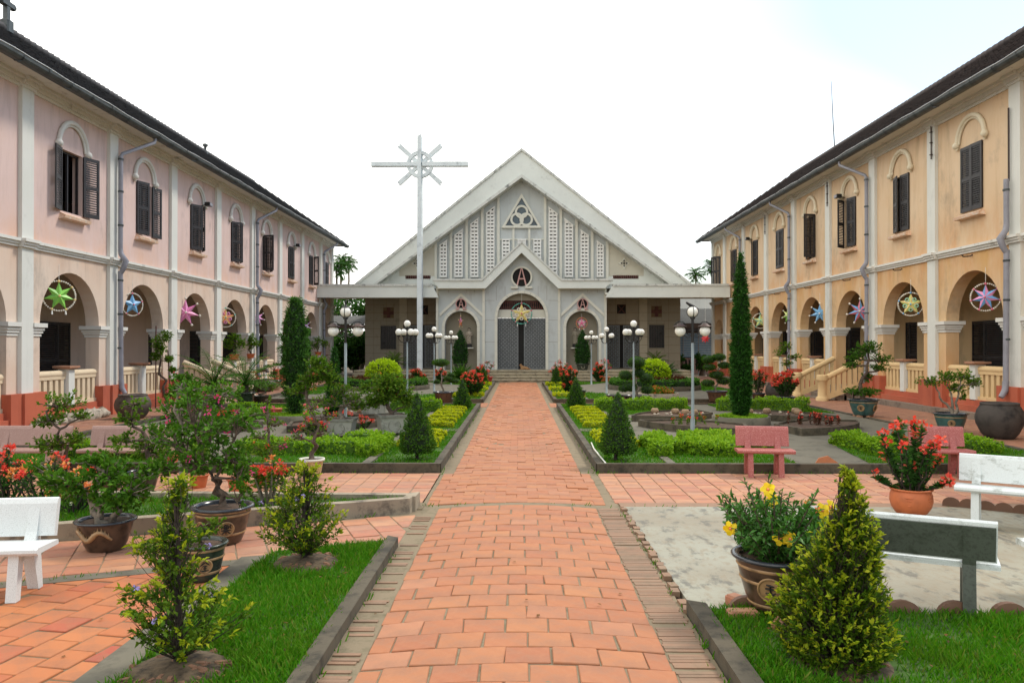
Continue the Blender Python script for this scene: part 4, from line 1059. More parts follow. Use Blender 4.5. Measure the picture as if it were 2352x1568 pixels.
# recessed wings under the canopy
ww_ = MB(); zcw = zc_+.02
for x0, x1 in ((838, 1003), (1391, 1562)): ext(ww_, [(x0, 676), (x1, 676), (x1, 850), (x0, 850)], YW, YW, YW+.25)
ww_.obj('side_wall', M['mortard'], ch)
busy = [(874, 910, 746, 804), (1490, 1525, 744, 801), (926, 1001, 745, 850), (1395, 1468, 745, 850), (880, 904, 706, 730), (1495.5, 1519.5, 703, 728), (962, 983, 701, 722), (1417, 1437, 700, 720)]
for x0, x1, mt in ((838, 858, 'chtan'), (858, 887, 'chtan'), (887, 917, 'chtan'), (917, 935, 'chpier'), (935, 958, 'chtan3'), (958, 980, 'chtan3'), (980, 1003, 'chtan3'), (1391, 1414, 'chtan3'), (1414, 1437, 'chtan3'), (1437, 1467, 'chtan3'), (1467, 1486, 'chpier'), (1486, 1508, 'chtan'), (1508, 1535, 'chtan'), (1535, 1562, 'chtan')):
    y = 848.
    while y > 680:
        y2 = y-18.6
        segs = [(x0, x1, y2, y)]
        for b in busy:      # cut the slabs round doors, windows and pierced openings
            ns = []
            for (a0, a1, c0_, c1_) in segs:
                if a0 >= b[1] or a1 <= b[0] or c0_ >= b[3] or c1_ <= b[2]: ns.append((a0, a1, c0_, c1_)); continue
                if a0 < b[0]: ns.append((a0, b[0], c0_, c1_))
                if a1 > b[1]: ns.append((b[1], a1, c0_, c1_))
                m0, m1 = max(a0, b[0]), min(a1, b[1])
                if c0_ < b[2]: ns.append((m0, m1, c0_, b[2]))
                if c1_ > b[3]: ns.append((m0, m1, b[3], c1_))
            segs = ns
        for a0, a1, c0_, c1_ in segs:
            if a1-a0 < 1.2 or c1_-c0_ < 1.2: continue
            mb = MB(); g_ = .28; ext(mb, [(a0+g_, c0_+g_), (a1-g_, c0_+g_), (a1-g_, c1_-g_), (a0+g_, c1_-g_)], YW, YW-(.09 if mt == 'chpier' else .022+R.uniform(0, .006)), YW-.001)
            mb.obj('wall_panel', M[mt], ch)
        y = y2

def lattice(x0, x1, y0, y1, Y, gap, par):
    t_ = MB(); X0_, X1_ = P(x0, 0, Y)[0], P(x1, 0, Y)[0]; z1, z0 = P(0, y0, Y)[2], FLZ+.02; g0, g1 = P(gap[0], 0, Y)[0], P(gap[1], 0, Y)[0]
    for a, b in ((X0_, g0), (g1, X1_)):
        n = max(3, int((b-a)/.115))
        for k in range(n+1):
            x = a+(b-a)*k/n; t_.box(x-.016, x+.016, Y-.02, Y+.02, z0, z1)
        m_ = int((z1-z0)/.24)
        for k in range(n):
            xa, xb = a+(b-a)*k/n, a+(b-a)*(k+1)/n
            for j in range(m_):
                za = z0+(z1-z0)*j/m_; zb = z0+(z1-z0)*(j+1)/m_; zm = (za+zb)/2
                for p0, p1 in (((xa, za), (xb, zm)), ((xa, zb), (xb, zm))):
                    if (k % 2): p0, p1 = (xb, p0[1]), (xa, p1[1])
                    t_.add([(p0[0], Y-.025, p0[1]-.028), (p1[0], Y-.025, p1[1]-.028), (p1[0], Y-.025, p1[1]+.028), (p0[0], Y-.025, p0[1]+.028)], [(0, 1, 2, 3)])
        for zz in (z0, z1-.06): t_.box(a, b, Y-.03, Y+.03, zz, zz+.06)
    for x in (g0, g1): t_.box(x-.03, x+.03, Y-.05, Y+.03, z0, z1)
    d_ = t_.obj('folding_gate', M['steel'], ch)
    MB().box(X0_, X1_, Y+.06, Y+.1, z0, z1).obj('interior_shade_plate', M['gatedark'], d_)  # dark plate coloured as the unlit interior behind the gate
    MB().box(g0+.03, g1-.03, Y+.03, Y+.058, z0, z1).obj('gap_shade_plate', M['dark'], d_)  # black plate painted as the darkness between the gate leaves
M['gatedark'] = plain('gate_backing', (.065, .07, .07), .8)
lattice(1143, 1253, 730.5, 846, YP+.42, (1189.5, 1204.5), 0)
lattice(927.5, 1000.5, 747, 846, YW-.06, (970, 976), 0); lattice(1396, 1467, 747, 846, YW-.06, (1422, 1432), 0)
# above the main door: beam, red openwork, beam
Yd = YP+.43
for x0, x1, y0, y1, nm, mt in ((1143, 1253, 711, 730, 'lintel', 'rib'), (1146, 1250, 672, 690, 'lintel', 'chtan')):
    mb = MB(); ext(mb, [(x0, y0), (x1, y0), (x1, y1), (x0, y1)], Yd, Yd-.03, Yd+.05); mb.obj(nm, M[mt], ch)
mb = MB(); ext(mb, [(1142, 690), (1254, 690), (1254, 711), (1142, 711)], Yd, Yd+.04, Yd+.06); v_ = mb.obj('openwork', M['dark'], ch)
mb = MB()
for k in range(24):
    x = 1142+112*k/23
    ext(mb, [(x-2.2, 690), (x-.8, 690), (x+2.2, 711), (x+.8, 711)], Yd, Yd-.01, Yd+.03); ext(mb, [(x+.8, 690), (x+2.2, 690), (x-.8, 711), (x-2.2, 711)], Yd, Yd-.012, Yd+.028)
mb.obj('openwork_brick', M['brickred'], v_)
for x0, x1, y0, y1 in ((874, 910, 748, 802), (1490, 1525, 746, 799)):
    mb = MB(); k = 1.6
    for q in ((x0-k, x1+k, y0-k, y0), (x0-k, x1+k, y1, y1+k), (x0-k, x0, y0, y1), (x1, x1+k, y0, y1)): ext(mb, [(q[0], q[2]), (q[1], q[2]), (q[1], q[3]), (q[0], q[3])], YW, YW-.09, YW)
    wn = mb.obj('window', M['chtan'], ch)
    mb = MB(); ext(mb, [(x0, y0), (x1, y0), (x1, y1), (x0, y1)], YW, YW-.02, YW-.003); mb.obj('pane', M['glass2'] if 'glass2' in M else M['dark'], wn)
    mb = MB()
    for i in range(9): x = x0+(x1-x0)*(i+.5)/9; ext(mb, [(x-.35, y0), (x+.35, y0), (x+.35, y1), (x-.35, y1)], YW, YW-.05, YW-.03)
    mb.obj('window_bar', M['iron'], wn)
for x, y in ((892, 718), (1507.5, 715.5)):
    mb = MB()
    for q in ((x-12, x+12, y-4, y+4), (x-4, x+4, y-12, y-4), (x-4, x+4, y+4, y+12)): ext(mb, [(q[0], q[2]), (q[1], q[2]), (q[1], q[3]), (q[0], q[3])], YW, YW-.03, YW-.001)
    mb.obj('cross_opening', M['brickred'], ch)
for x, y in ((972.6, 711.6), (1427, 710)):
    mb = MB(); ext(mb, [(x-10, y-10), (x+10, y-10), (x+10, y+10), (x-10, y+10)], YW, YW-.03, YW-.001); s_ = mb.obj('square_opening', M['dark'], ch)
    mb = MB(); ext(mb, [(x-9, y-9), (x-6, y-9), (x+9, y+9), (x+6, y+9)], YW, YW-.05, YW-.03); ext(mb, [(x+6, y-9), (x+9, y-9), (x-6, y+9), (x-9, y+9)], YW, YW-.052, YW-.03); mb.obj('openwork_brick', M['brickred'], s_)
# tall cross of weathered concrete standing in front of the canopy
YX = 50.75; cx_, _, cz_ = P(964, 376.6, YX); k = YX/F
cr = thing('wayside_cross', 'tall pale concrete cross with a ring and rays before the church canopy', 'cross', (cx_, YX, 0))
Lc = lambda x, y: ((x-964)*k, cz_+(376.6-y)*k)
mb = MB(); hw = 5.6*k
mb.add([(-hw*1.05, -.16, FLZ-.02), (hw*1.05, -.16, FLZ-.02), (hw*1.05, .3, FLZ-.02), (-hw*1.05, .3, FLZ-.02), (-hw, -.16, cz_+64*k), (hw*.55, -.16, cz_+68.5*k), (hw, .1, cz_+60*k), (hw, .3, cz_+58*k), (-hw, .3, cz_+66*k)],
       [(0, 1, 5, 4), (1, 2, 7, 6, 5), (2, 3, 8, 7), (3, 0, 4, 8), (4, 5, 6, 7, 8)]); mb.obj('shaft', M['cross'], cr)
mb = MB(); 
for x0, x1 in ((-112*k, -hw+.002), (hw-.002, 111*k)): mb.box(x0, x1, -.12, .3, cz_-4.5*k, cz_+5.5*k)
mb.obj('arm', M['cross'], cr)
mb = MB(); n = 40; r0, r1 = 23.2*k, 31*k
for i in range(n):
    a0, a1 = 2*math.pi*i/n, 2*math.pi*(i+1)/n
    mb.prism([(r*math.cos(a), cz_+r*math.sin(a)) for r, a in ((r0, a0), (r1, a0), (r1, a1), (r0, a1))], lambda a, b, d: (a, d, b), -.05, .24)
mb.obj('ring', M['cross'], cr)
for q in range(4):
    a = math.radians(45+90*q)+(.05 if q % 2 else -.05); l = 68*k; h_ = 5.2*k; ca, sa = math.cos(a), math.sin(a)
    f = lambda u, v: (u*ca-v*sa, cz_+u*sa+v*ca)
    mb = MB(); mb.prism([f(6*k, -h_*.8), f(l-4*k, -h_), f(l, -h_*.55), f(l-4.5*k, 0), f(l, h_*.55), f(l-4*k, h_), f(6*k, h_*.8)], lambda a_, b_, d: (a_, d, b_), -.01, .20); mb.obj('ray', M['cross'], cr)

# ------------------------------------------------------------------ plants: generators
def nrm(v): return v/np.maximum(1e-9, np.linalg.norm(v, axis=1, keepdims=True))
def leafs(Pt, D, Ln, Wd, rnd=.5, droop=.15):
    """diamond leaves: base points, axis directions, lengths, widths -> (n*4,3)"""
    n = len(Pt); D = nrm(D)
    side = np.cross(D, np.array([0, 0, 1.]))+rng.normal(0, rnd, (n, 3)); side -= D*np.sum(side*D, 1, keepdims=True); side = nrm(side)
    up = np.cross(side, D); Ln = np.broadcast_to(Ln, n)[:, None]*rng.uniform(.7, 1.25, (n, 1)); Wd = np.broadcast_to(Wd, n)[:, None]*rng.uniform(.7, 1.25, (n, 1))
    a = Pt; b = Pt+D*Ln*.5-side*Wd*.5+up*Ln*.08; c = Pt+D*Ln-up*Ln*droop; d = Pt+D*Ln*.5+side*Wd*.5+up*Ln*.08
    return np.stack([a, b, c, d], 1).reshape(-1, 3)
def unit(n):
    return nrm(rng.normal(0, 1, (n, 3)))
def profile_tips(n, prof, z0, z1, shell=.35, lump=.12, ph=0):
    z = z0+(z1-z0)*rng.random(n*4); r = np.array([prof((q-z0)/(z1-z0)) for q in z]); k = rng.random(n*4)*r.max() < r; z, r = z[k][:n], r[k][:n]; n = len(z)
    a = rng.uniform(0, 2*np.pi, n); f = 1-shell*rng.random(n)**1.6
    lp = 1+lump*np.sin(a*3+z*7+ph)*np.sin(a*2-z*11+ph*2)+rng.normal(0, lump*.35, n)
    rr = r*f*lp
    return np.stack([rr*np.cos(a), rr*np.sin(a), z], 1), np.stack([np.cos(a), np.sin(a), .35+.5*rng.random(n)], 1)
def ell_tips(n, c, r, shell=.4, flat=0.):
    u = unit(n); f = (1-shell*rng.random(n)**1.5)[:, None]
    p = u*f*np.array(r); 
    if flat: p[:, 2] = np.where(p[:, 2] < 0, p[:, 2]*flat, p[:, 2])
    return p+np.array(c), u+np.array([0, 0, .4])
def sprig(tips, D, per, Ln, Wd, spread=.8, back=.6):
    """per leaves around each tip, staggered back along its direction"""
    n = len(tips); D = nrm(D); i = np.repeat(np.arange(n), per)
    t = rng.random(n*per)*back*Ln*2.2
    base = tips[i]-D[i]*t[:, None]
    d = D[i]+unit(n*per)*spread
    return leafs(base, d, Ln, Wd)
def petals(C, r, per, L, W_, up=.3):
    n = len(C); i = np.repeat(np.arange(n), per); u = unit(n*per); u[:, 2] += up
    return leafs(C[i]+nrm(u)*r*rng.uniform(.2, 1., (n*per, 1)), u+unit(n*per)*.8, L, W_, 1.)
def twigs(mb, tips, axis, n, r=.006, lift=.25):
    idx = rng.permutation(len(tips))[:n]
    for i in idx:
        t = Vector(tips[i]); a = Vector(axis(t)); m_ = a.lerp(t, .55)+Vector((R.gauss(0, .03), R.gauss(0, .03), -lift*.1*(t-a).length))
        mb.tube([a, m_, t], [r*1.5, r, r*.5], 4, False)
def walk(p0, p1, n, wob):
    p0, p1 = Vector(p0), Vector(p1); pts = []; off = Vector((0, 0, 0))
    for i in range(n+1):
        f = i/n
        if 0 < i < n: off = off*.6+Vector((R.gauss(0, wob), R.gauss(0, wob), R.gauss(0, wob*.35)))
        else: off = off*(0 if i == 0 else .5)
        pts.append(p0.lerp(p1, f)+off)
    return pts
def pot(kind, r, h, parent, mat, rim=None, band=None):
    mb = MB()
    if kind == 'bowl':      # wide glazed bonsai bowl
        pr = [(.001, 0), (r*.60, 0), (r*.64, .02), (r*.74, h*.22), (r*.86, h*.55), (r*.93, h*.80), (r*.95, h*.90)]
        top = [(r*.95, h*.90), (r*1.06, h*.93), (r*1.08, h*.97), (r*1.03, h), (r*.9, h*.985), (r*.88, h*.88)]
    elif kind == 'round':   # rounded terracotta pot
        pr = [(.001, 0), (r*.52, 0), (r*.72, h*.12), (r*.90, h*.32), (r*.98, h*.55), (r*.96, h*.78), (r*.88, h*.93)]
        top = [(r*.88, h*.93), (r*.97, h*.95), (r*.99, h), (r*.92, h*1.01), (r*.82, h*.97), (r*.80, h*.85)]
    elif kind == 'jar':
        pr = [(.001, 0), (r*.55, 0), (r*.75, h*.15), (r*.96, h*.42), (r*1.0, h*.58), (r*.93, h*.78), (r*.78, h*.93)]
        top = [(r*.78, h*.93), (r*.80, h*.97), (r*.77, h), (r*.70, h*.98), (r*.68, h*.85)]
    else:                   # flared straight pot
        pr = [(.001, 0), (r*.66, 0), (r*.70, h*.1), (r*.86, h*.7), (r*.90, h*.86)]
        top = [(r*.90, h*.86), (r*1.02, h*.88), (r*1.02, h), (r*.94, h*1.0), (r*.88, h*.9)]
    mb.lathe(pr, n=36); p_ = mb.obj('pot', M[mat], parent)
    MB().lathe(top, n=36).obj('pot_rim', M[rim or mat], p_)
    MB().lathe([(top[-1][0], h*.90), (r*.4, h*.92), (.001, h*.93)], n=24).obj('soil', M['soil'], p_)
    if band:
        b_ = MB()
        for f in band:
            rr = np.interp(f*h, [q[1] for q in pr], [q[0] for q in pr]); b_.lathe([(rr-.005, f*h-.018), (rr+.010, f*h), (rr-.005, f*h+.018)], n=36)
        b_.obj('relief_band', M['ochre'], p_)
    return p_
def rad_at(r, h, f): return np.interp(f, [0, .05, .22, .55, .8, .9], [.6*r, .64*r, .74*r, .86*r, .93*r, .95*r])
def medallion(p_, r, h, az, size, glyph=None, col='ochre'):
    rr = float(rad_at(r, h, .5)); c = Vector((rr*math.cos(az), rr*math.sin(az), h*.48)); n = Vector((math.cos(az), math.sin(az), -.25)).normalized()
    u = Vector((-math.sin(az), math.cos(az), 0)); v = n.cross(u)
    mb = MB(); pts = [c+n*.012+(u*math.cos(q)+v*math.sin(q))*size for q in np.linspace(0, 2*math.pi, 25)]; mb.tube(pts, .009, 5); 
    mb.add([c+n*.008+(u*math.cos(q)+v*math.sin(q))*size for q in np.linspace(0, 2*math.pi, 24, endpoint=False)], [tuple(range(24))])
    o = mb.obj('medallion', M[col], p_)
    s = size*.8; st = MB()
    # brushed strokes standing a little proud of the medallion
    if glyph is None: glyph = [((-.5, .5), (.5, .35)), ((0, .7), (-.05, -.7)), ((-.6, -.1), (.6, -.1)), ((-.4, -.5), (.4, -.6))]
    for (a, b), (e, f) in glyph:
        p0 = c+n*.018+u*a*s+v*b*s; p1 = c+n*.018+u*e*s+v*f*s; st.tube([p0, p0.lerp(p1, .5)-n*.001, p1], [s*.09, s*.12, s*.06], 5)
    st.obj('written_sign', M['iron'], p_)
GL_LE = [((-.1, .9), (-.35, .65)), ((-.35, .65), (-.35, .15)), ((-.35, .15), (.35, .15)), ((.35, .15), (.35, .65)), ((.35, .65), (-.1, .7)), ((-.75, .8), (-.55, .5)), ((-.55, .5), (-.8, .15)), ((.75, .8), (.55, .5)), ((.55, .5), (.8, .15)),
         ((-.85, -.15), (.85, -.15)), ((0, .1), (0, -.95)), ((0, -.2), (-.7, -.8)), ((0, -.2), (.7, -.8)), ((-.3, .4), (.3, .4))]
GL_QUAN = [((0, .9), (-.8, .2)), ((0, .9), (.8, .2)), ((-.4, .1), (.4, .1)), ((0, .1), (0, -.8)), ((-.35, -.35), (.35, -.35)), ((-.75, -.85), (.75, -.85))]

def bonsai(name, label, cat, loc, h, pads, z0=0., trunk_r=.05, leaf='bon', ll=.05, lw=.03, nleaf=2200, stems=1, wob=.05, flower=None, bark='bark', group=None, twn=60, base_r=.08, spread=.75, per=5):
    """gnarled little tree; pads are (x,y,z,rx,ry,rz) relative to the base"""
    t = thing(name, label, cat, loc, 0, group)
    mb = MB(); top = max(pads, key=lambda p: p[2]); trunks = []
    for s_ in range(stems):
        tgt = pads[s_ % len(pads)] if stems > 1 else top
        q = R.uniform(0, 6.28); b = (base_r*math.cos(q)*(stems > 1), base_r*math.sin(q)*(stems > 1), z0-.03)
        pts = walk(b, (tgt[0]*.8, tgt[1]*.8, tgt[2]), 9, wob); trunks.append(pts)
        mb.tube(pts, [trunk_r*(1.25 if i == 0 else 1)*(1-.75*i/9) for i in range(10)], 7)
    allt, alld, vol = [], [], sum(p[3]*p[4]+p[3]*p[5] for p in pads)
    for p in pads:
        pts = min(trunks, key=lambda tr: min((Vector(p[:3])-q).length for q in tr))
        js = [q for q in pts if q.z < p[2]+.02] or pts[:2]
        j = min(js, key=lambda q: (q-Vector(p[:3])).length+.8*max(0, q.z-p[2]+.05))
        br = walk(j, (p[0], p[1], p[2]-p[5]*.4), 5, wob*.5)
        mb.tube(br, [trunk_r*.5, trunk_r*.42, trunk_r*.36, trunk_r*.3, trunk_r*.24, trunk_r*.15], 5)
        n = max(12, int(nleaf/per*(p[3]*p[4]+p[3]*p[5])/vol)); tp, td = ell_tips(n, p[:3], p[3:], .75)
        cl = rng.integers(0, max(4, n//14), n); off = rng.normal(0, .16, (max(4, n//14), 3))*np.array(p[3:]); tp = tp+off[cl]
        allt.append(tp); alld.append(td)
        if twn:
            c0 = Vector(br[-1]); twigs(mb, tp, lambda q: c0.lerp(j, R.random()*.5), max(3, int(twn*n*per/nleaf)), trunk_r*.09+.0025)
    mb.obj('trunk', M[bark], t)
    tp, td = np.concatenate(allt), np.concatenate(alld)
    tag(quadmesh('foliage', sprig(tp, td, per, ll, lw, spread), M[leaf], t), kind='stuff')
    if flower:
        fm, nf, fr = flower; i = rng.permutation(len(tp))[:nf]
        tag(quadmesh('flowers', petals(tp[i]+nrm(td[i])*.03, fr, 9, fr*1.1, fr*.8), M[fm], t), kind='stuff')
    return t

def topiary(name, label, loc, h, r, leaf='topi', z0=.1, ll=.035, lw=.022, n=1500, per=4, group=None, prof=None, trunk=.03, stems=1, shell=.3, lump=.07):
    prof = prof or (lambda f: r*(.78+.22*min(1, f*6))*max(.06, (1-f)**.80)*(1.0 if f > .06 else .8+3*f))
    t = thing(name, label, 'shrub', loc, 0, group)
    mb = MB()
    for s_ in range(stems): q = R.uniform(0, 6); mb.tube([(.05*math.cos(q)*(stems > 1), .05*math.sin(q)*(stems > 1), -.04), (.02*math.cos(q), 0, z0+.1), (0, 0, h*.7)], [trunk*1.2, trunk, trunk*.4], 6)
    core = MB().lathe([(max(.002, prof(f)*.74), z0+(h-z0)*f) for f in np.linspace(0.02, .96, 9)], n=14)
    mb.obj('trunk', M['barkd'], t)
    core.obj('shaded_core', M['core'], t)  # solid core coloured as the shade deep in the leaves
    tp, td = profile_tips(n, prof, z0, h, shell, lump, R.uniform(0, 6))
    e = rng.random(len(tp)) < .07; tp[e] += nrm(td[e])*rng.uniform(.02, .09, (e.sum(), 1))*min(1, r*2.6)
    tag(quadmesh('foliage', sprig(tp, td, per, ll, lw, .85), M[leaf], t), kind='stuff'); return t
M['corel'] = plain('shaded_lime_leaves', (.07, .15, .012), .95, var=.5, vs=20); M['corey'] = plain('shaded_yellow_leaves', (.20, .25, .015), .95, var=.4, vs=20)  # darker hedge cores: shade among inner leaves put into the colour
M['core'] = plain('shaded_leaf_mass', (.012, .03, .008), .95, var=.4, vs=20)  # near-black core tone, the shade inside the foliage painted in

def hedge(label, pts, wd, ht, leaf='lime', z=QZ, dens=700, ll=.05, lw=.035, group=None, name='hedge', core_m=None):
    """clipped low hedge along a polyline"""
    o = pts[0]; t = thing(name, label, 'hedge', (o[0], o[1], z), 0, group); T, D = [], []; core = MB()
    for (x0, y0), (x1, y1) in zip(pts[:-1], pts[1:]):
        L_ = math.hypot(x1-x0, y1-y0); n = int(dens*(L_*(wd+2*ht)+wd*ht)); a = math.atan2(y1-y0, x1-x0)
        u = rng.uniform(-wd*.4, L_+wd*.4, n); q = rng.random(n)*(wd+2*ht); q2 = np.where(q < ht, -wd/2, np.where(q < ht+wd, q-ht-wd/2, wd/2)); zz = np.where(q < ht, q, np.where(q < ht+wd, ht, q-ht-wd))
        e = rng.random(n) < wd*.5/(L_+wd); u = np.where(e, np.where(rng.random(n) < .5, -wd*.42, L_+wd*.42), u); q2 = np.where(e, rng.uniform(-wd/2, wd/2, n), q2); zz = np.where(e, rng.uniform(0, ht, n), zz)
        f = 1-.22*rng.random(n)**2; bulge = 1+.10*np.sin(u*5.1+q2*3)+.05*np.sin(u*13)
        q2 = q2*f*bulge; zz = np.maximum(.02, zz*(1-.15*rng.random(n))*bulge)
        x = x0-o[0]+u*math.cos(a)-q2*math.sin(a); y = y0-o[1]+u*math.sin(a)+q2*math.cos(a)
        T.append(np.stack([x, y, zz], 1)); d = np.stack([-q2*math.sin(a)*2/wd, q2*math.cos(a)*2/wd, .25+zz/ht*1.1], 1); D.append(d)
        c = ((x0+x1)/2-o[0], (y0+y1)/2-o[1], ht*.42); core.cbox(c, (L_+wd*.55, wd*.62, ht*.8), a)
    core.obj('shaded_core', M[{'lime': 'corel', 'gold2': 'corey'}.get(leaf, 'core')], t)  # solid hedge core, darkened to stand for its inner shade
    tag(quadmesh('foliage', sprig(np.concatenate(T), np.concatenate(D), 4, ll, lw, .8), M[leaf], t), kind='stuff'); return t

def duranta(label, loc, h, tiers, nt=420, seed=0, gold='gold', goldf=.45, stems=2, flowers=5, upright=.5, ll=.042, mound=.36, per=8, shell=.55, spread=.95, lump=.13):
    """golden duranta: dark woody stem, many fine twigs, green leaves and yellow young tips; tiers are (z, radius) knots"""
    t = thing('golden_shrub', label, 'shrub', loc)
    mb = MB(); zs_, rs_ = [q[0] for q in tiers], [q[1] for q in tiers]
    axis = []
    for s_ in range(stems):
        q = seed+s_*2.4; o = .05*(stems > 1)
        pts = walk((o*math.cos(q), o*math.sin(q), -.05), (o*.6*math.cos(q), o*.6*math.sin(q), h*.96), 9, .012); axis += pts
        mb.tube(pts, [.032*(1-.8*i/9)*(1.5 if i == 0 else 1) for i in range(10)], 7)
    prof = lambda f: float(np.interp(f*(h-zs_[0])+zs_[0], zs_, rs_))
    tp, td = profile_tips(nt, prof, zs_[0], h, shell, lump, seed)
    tp[:, :2] += np.stack([.06*np.sin(tp[:, 2]*4+seed), .04*np.cos(tp[:, 2]*5+seed)], 1)
    td[:, 2] += upright
    twigs(mb, tp, lambda q: (q.x*.04, q.y*.04, max(.08, q.z-.22-.35*math.hypot(q.x, q.y))), int(nt*.5), .0026)
    mb.obj('trunk', M['barkd'], t)
    inner = rng.random(len(tp)) < .9
    g = sprig(tp[inner]-nrm(td[inner])*.05, td[inner], per, ll*.9, ll*.48, spread, 1.3)
    tag(quadmesh('foliage', g, M['dur'], t), kind='stuff')
    outer = (rng.random(len(tp)) < goldf*(.35+.9*(np.hypot(tp[:, 0], tp[:, 1])/np.maximum(.02, np.array([prof((z-zs_[0])/(h-zs_[0])) for z in tp[:, 2]]))))) | (tp[:, 2] > h*.9)
    tag(quadmesh('young_leaves', sprig(tp[outer], td[outer], 6, ll, ll*.5, .8, .8), M[gold], t), kind='stuff')
    if flowers:
        i = rng.permutation(len(tp))[:flowers]
        for k in i: quadmesh('flower', petals((tp[k]+nrm(td[k:k+1])[0]*.04)[None], .018, 9, .022, .018), M['violfl'], t)
    # mound of earth and broken clods at the foot
    a = MB(); a.lathe([(mound, -.01), (mound*.8, .03), (mound*.45, .06), (.001, .08)], n=22); a.obj('soil_mound', M['earth2'], t)
    c = MB()
    for _ in range(34):
        q, rr = R.uniform(0, 6.28), mound*math.sqrt(R.random())*.95; s_ = R.uniform(.015, .05)
        c.cbox((rr*math.cos(q), rr*math.sin(q), .07-.06*rr/mound), (s_*2, s_*1.3, s_), q, s_*.25)
    tag(c.obj('clods', M['clod'], t), kind='stuff'); return t
M['earth2'] = plain('mound_soil', (.10, .07, .04), .95, var=.5, vs=16, bs=.8, bsc=30)
M['clod'] = plain('brown_clod', (.23, .12, .07), .95, var=.4, vs=12)

def euphorbia(label, loc, h, r, n, z0=0., petal='redfl', fs=.045, cat='flowering plant', name='flowering_euphorbia', bark='barkd', leafn=7, hv=.35, petal2=None, potspec=None, spread=.55, nleafs=None, group=None, straight=False):
    """thorny upright stems with a rosette of leaves and a head of flowers on each"""
    t = thing(name, label, cat, loc, 0, group)
    if potspec: pot(*potspec[:3], t, *potspec[3:]); z0 = potspec[2]*.88
    mb = MB(); heads = []; LT, LD = [], []
    for i in range(n):
        q = 2.4*i+R.uniform(-.4, .4); f = math.sqrt((i+.5)/n); hh = h*(1-hv*f**.5*R.random()-.25*f)
        tip = Vector((r*f*math.cos(q), r*f*math.sin(q), z0+hh)); b = (r*.28*f*math.cos(q), r*.28*f*math.sin(q), z0-.02)
        pts = walk(b, tip, 5, .006 if straight else .02); mb.tube(pts, [.015, .014, .013, .012, .011, .009], 5)
        if straight:
            for k in range(26):
                pp = pts[0].lerp(pts[-1], R.random()*.9); a = R.uniform(0, 6.28); mb.add([pp+Vector((math.cos(a)*.011, math.sin(a)*.011, -.004)), pp+Vector((math.cos(a)*.011, math.sin(a)*.011, .006)), pp+Vector((math.cos(a)*.034, math.sin(a)*.034, .004))], [(0, 1, 2)])
        heads.append(tip)
        m_ = leafn*6; f2 = rng.random(m_)**(.5 if not straight else .25)
        pp = np.array([list(pts[0].lerp(pts[-1], float(k))) for k in f2]); LT.append(pp); d = unit(m_); d[:, 2] = np.abs(d[:, 2])*.7+.1; LD.append(d)
    mb.obj('stems', M[bark], t)
    tag(quadmesh('foliage', leafs(np.concatenate(LT), np.concatenate(LD), .075*fs/.045, .030*fs/.045), M['bon' if straight else 'allam2'], t), kind='stuff')
    for k, c in enumerate(heads):
        m_ = 1 if R.random() < .55 else 2
        C = np.array([[c.x+R.gauss(0, .035), c.y+R.gauss(0, .035), c.z+R.uniform(.0, .05)] for _ in range(m_)])
        quadmesh('flower_head', petals(C, fs, 16, fs*.95, fs*.85), M[petal2 if petal2 and k % 3 == 0 else petal], t)
    return t
M['allam2'] = leaf_mat('euphorbia_leaf', [(.025, .08, .018), (.045, .12, .025), (.06, .16, .03)])

def fronds(parent, n, L_, z0, tilt0, tilt1, leafl, mat='palm', seg=9, wid=.02):
    V = []; st = MB()
    for i in range(n):
        q = 2.4*i+R.uniform(-.2, .2); tl = tilt0+(tilt1-tilt0)*i/max(1, n-1)+R.uniform(-.1, .1); p = Vector((0, 0, z0)); pts = [p.copy()]; a = tl
        for k in range(seg):
            p = p+Vector((math.cos(q)*math.sin(a), math.sin(q)*math.sin(a), math.cos(a)))*(L_/seg); a += .09+.03*k/seg; pts.append(p.copy())
        st.tube(pts, [.018*(1-.8*k/seg) for k in range(seg+1)], 4, False)
        for k in range(1, seg+1):
            d = (pts[k]-pts[k-1]).normalized(); sd_ = Vector((-math.sin(q), math.cos(q), 0)); f = k/seg; ll = leafl*math.sin(math.pi*(.12+.8*f))
            for sg in (-1, 1):
                for m_ in (0, .5):
                    b = pts[k-1].lerp(pts[k], m_); V.append((b, (sd_*sg*.9+d*.75+Vector((0, 0, .15-.25*R.random()))), ll))
    st.obj('frond_stems', M['palm'], parent)
    tag(quadmesh('fronds', leafs(np.array([list(v[0]) for v in V]), np.array([list(v[1]) for v in V]), np.array([v[2] for v in V]), wid, .25, .3), M[mat], parent), kind='stuff')

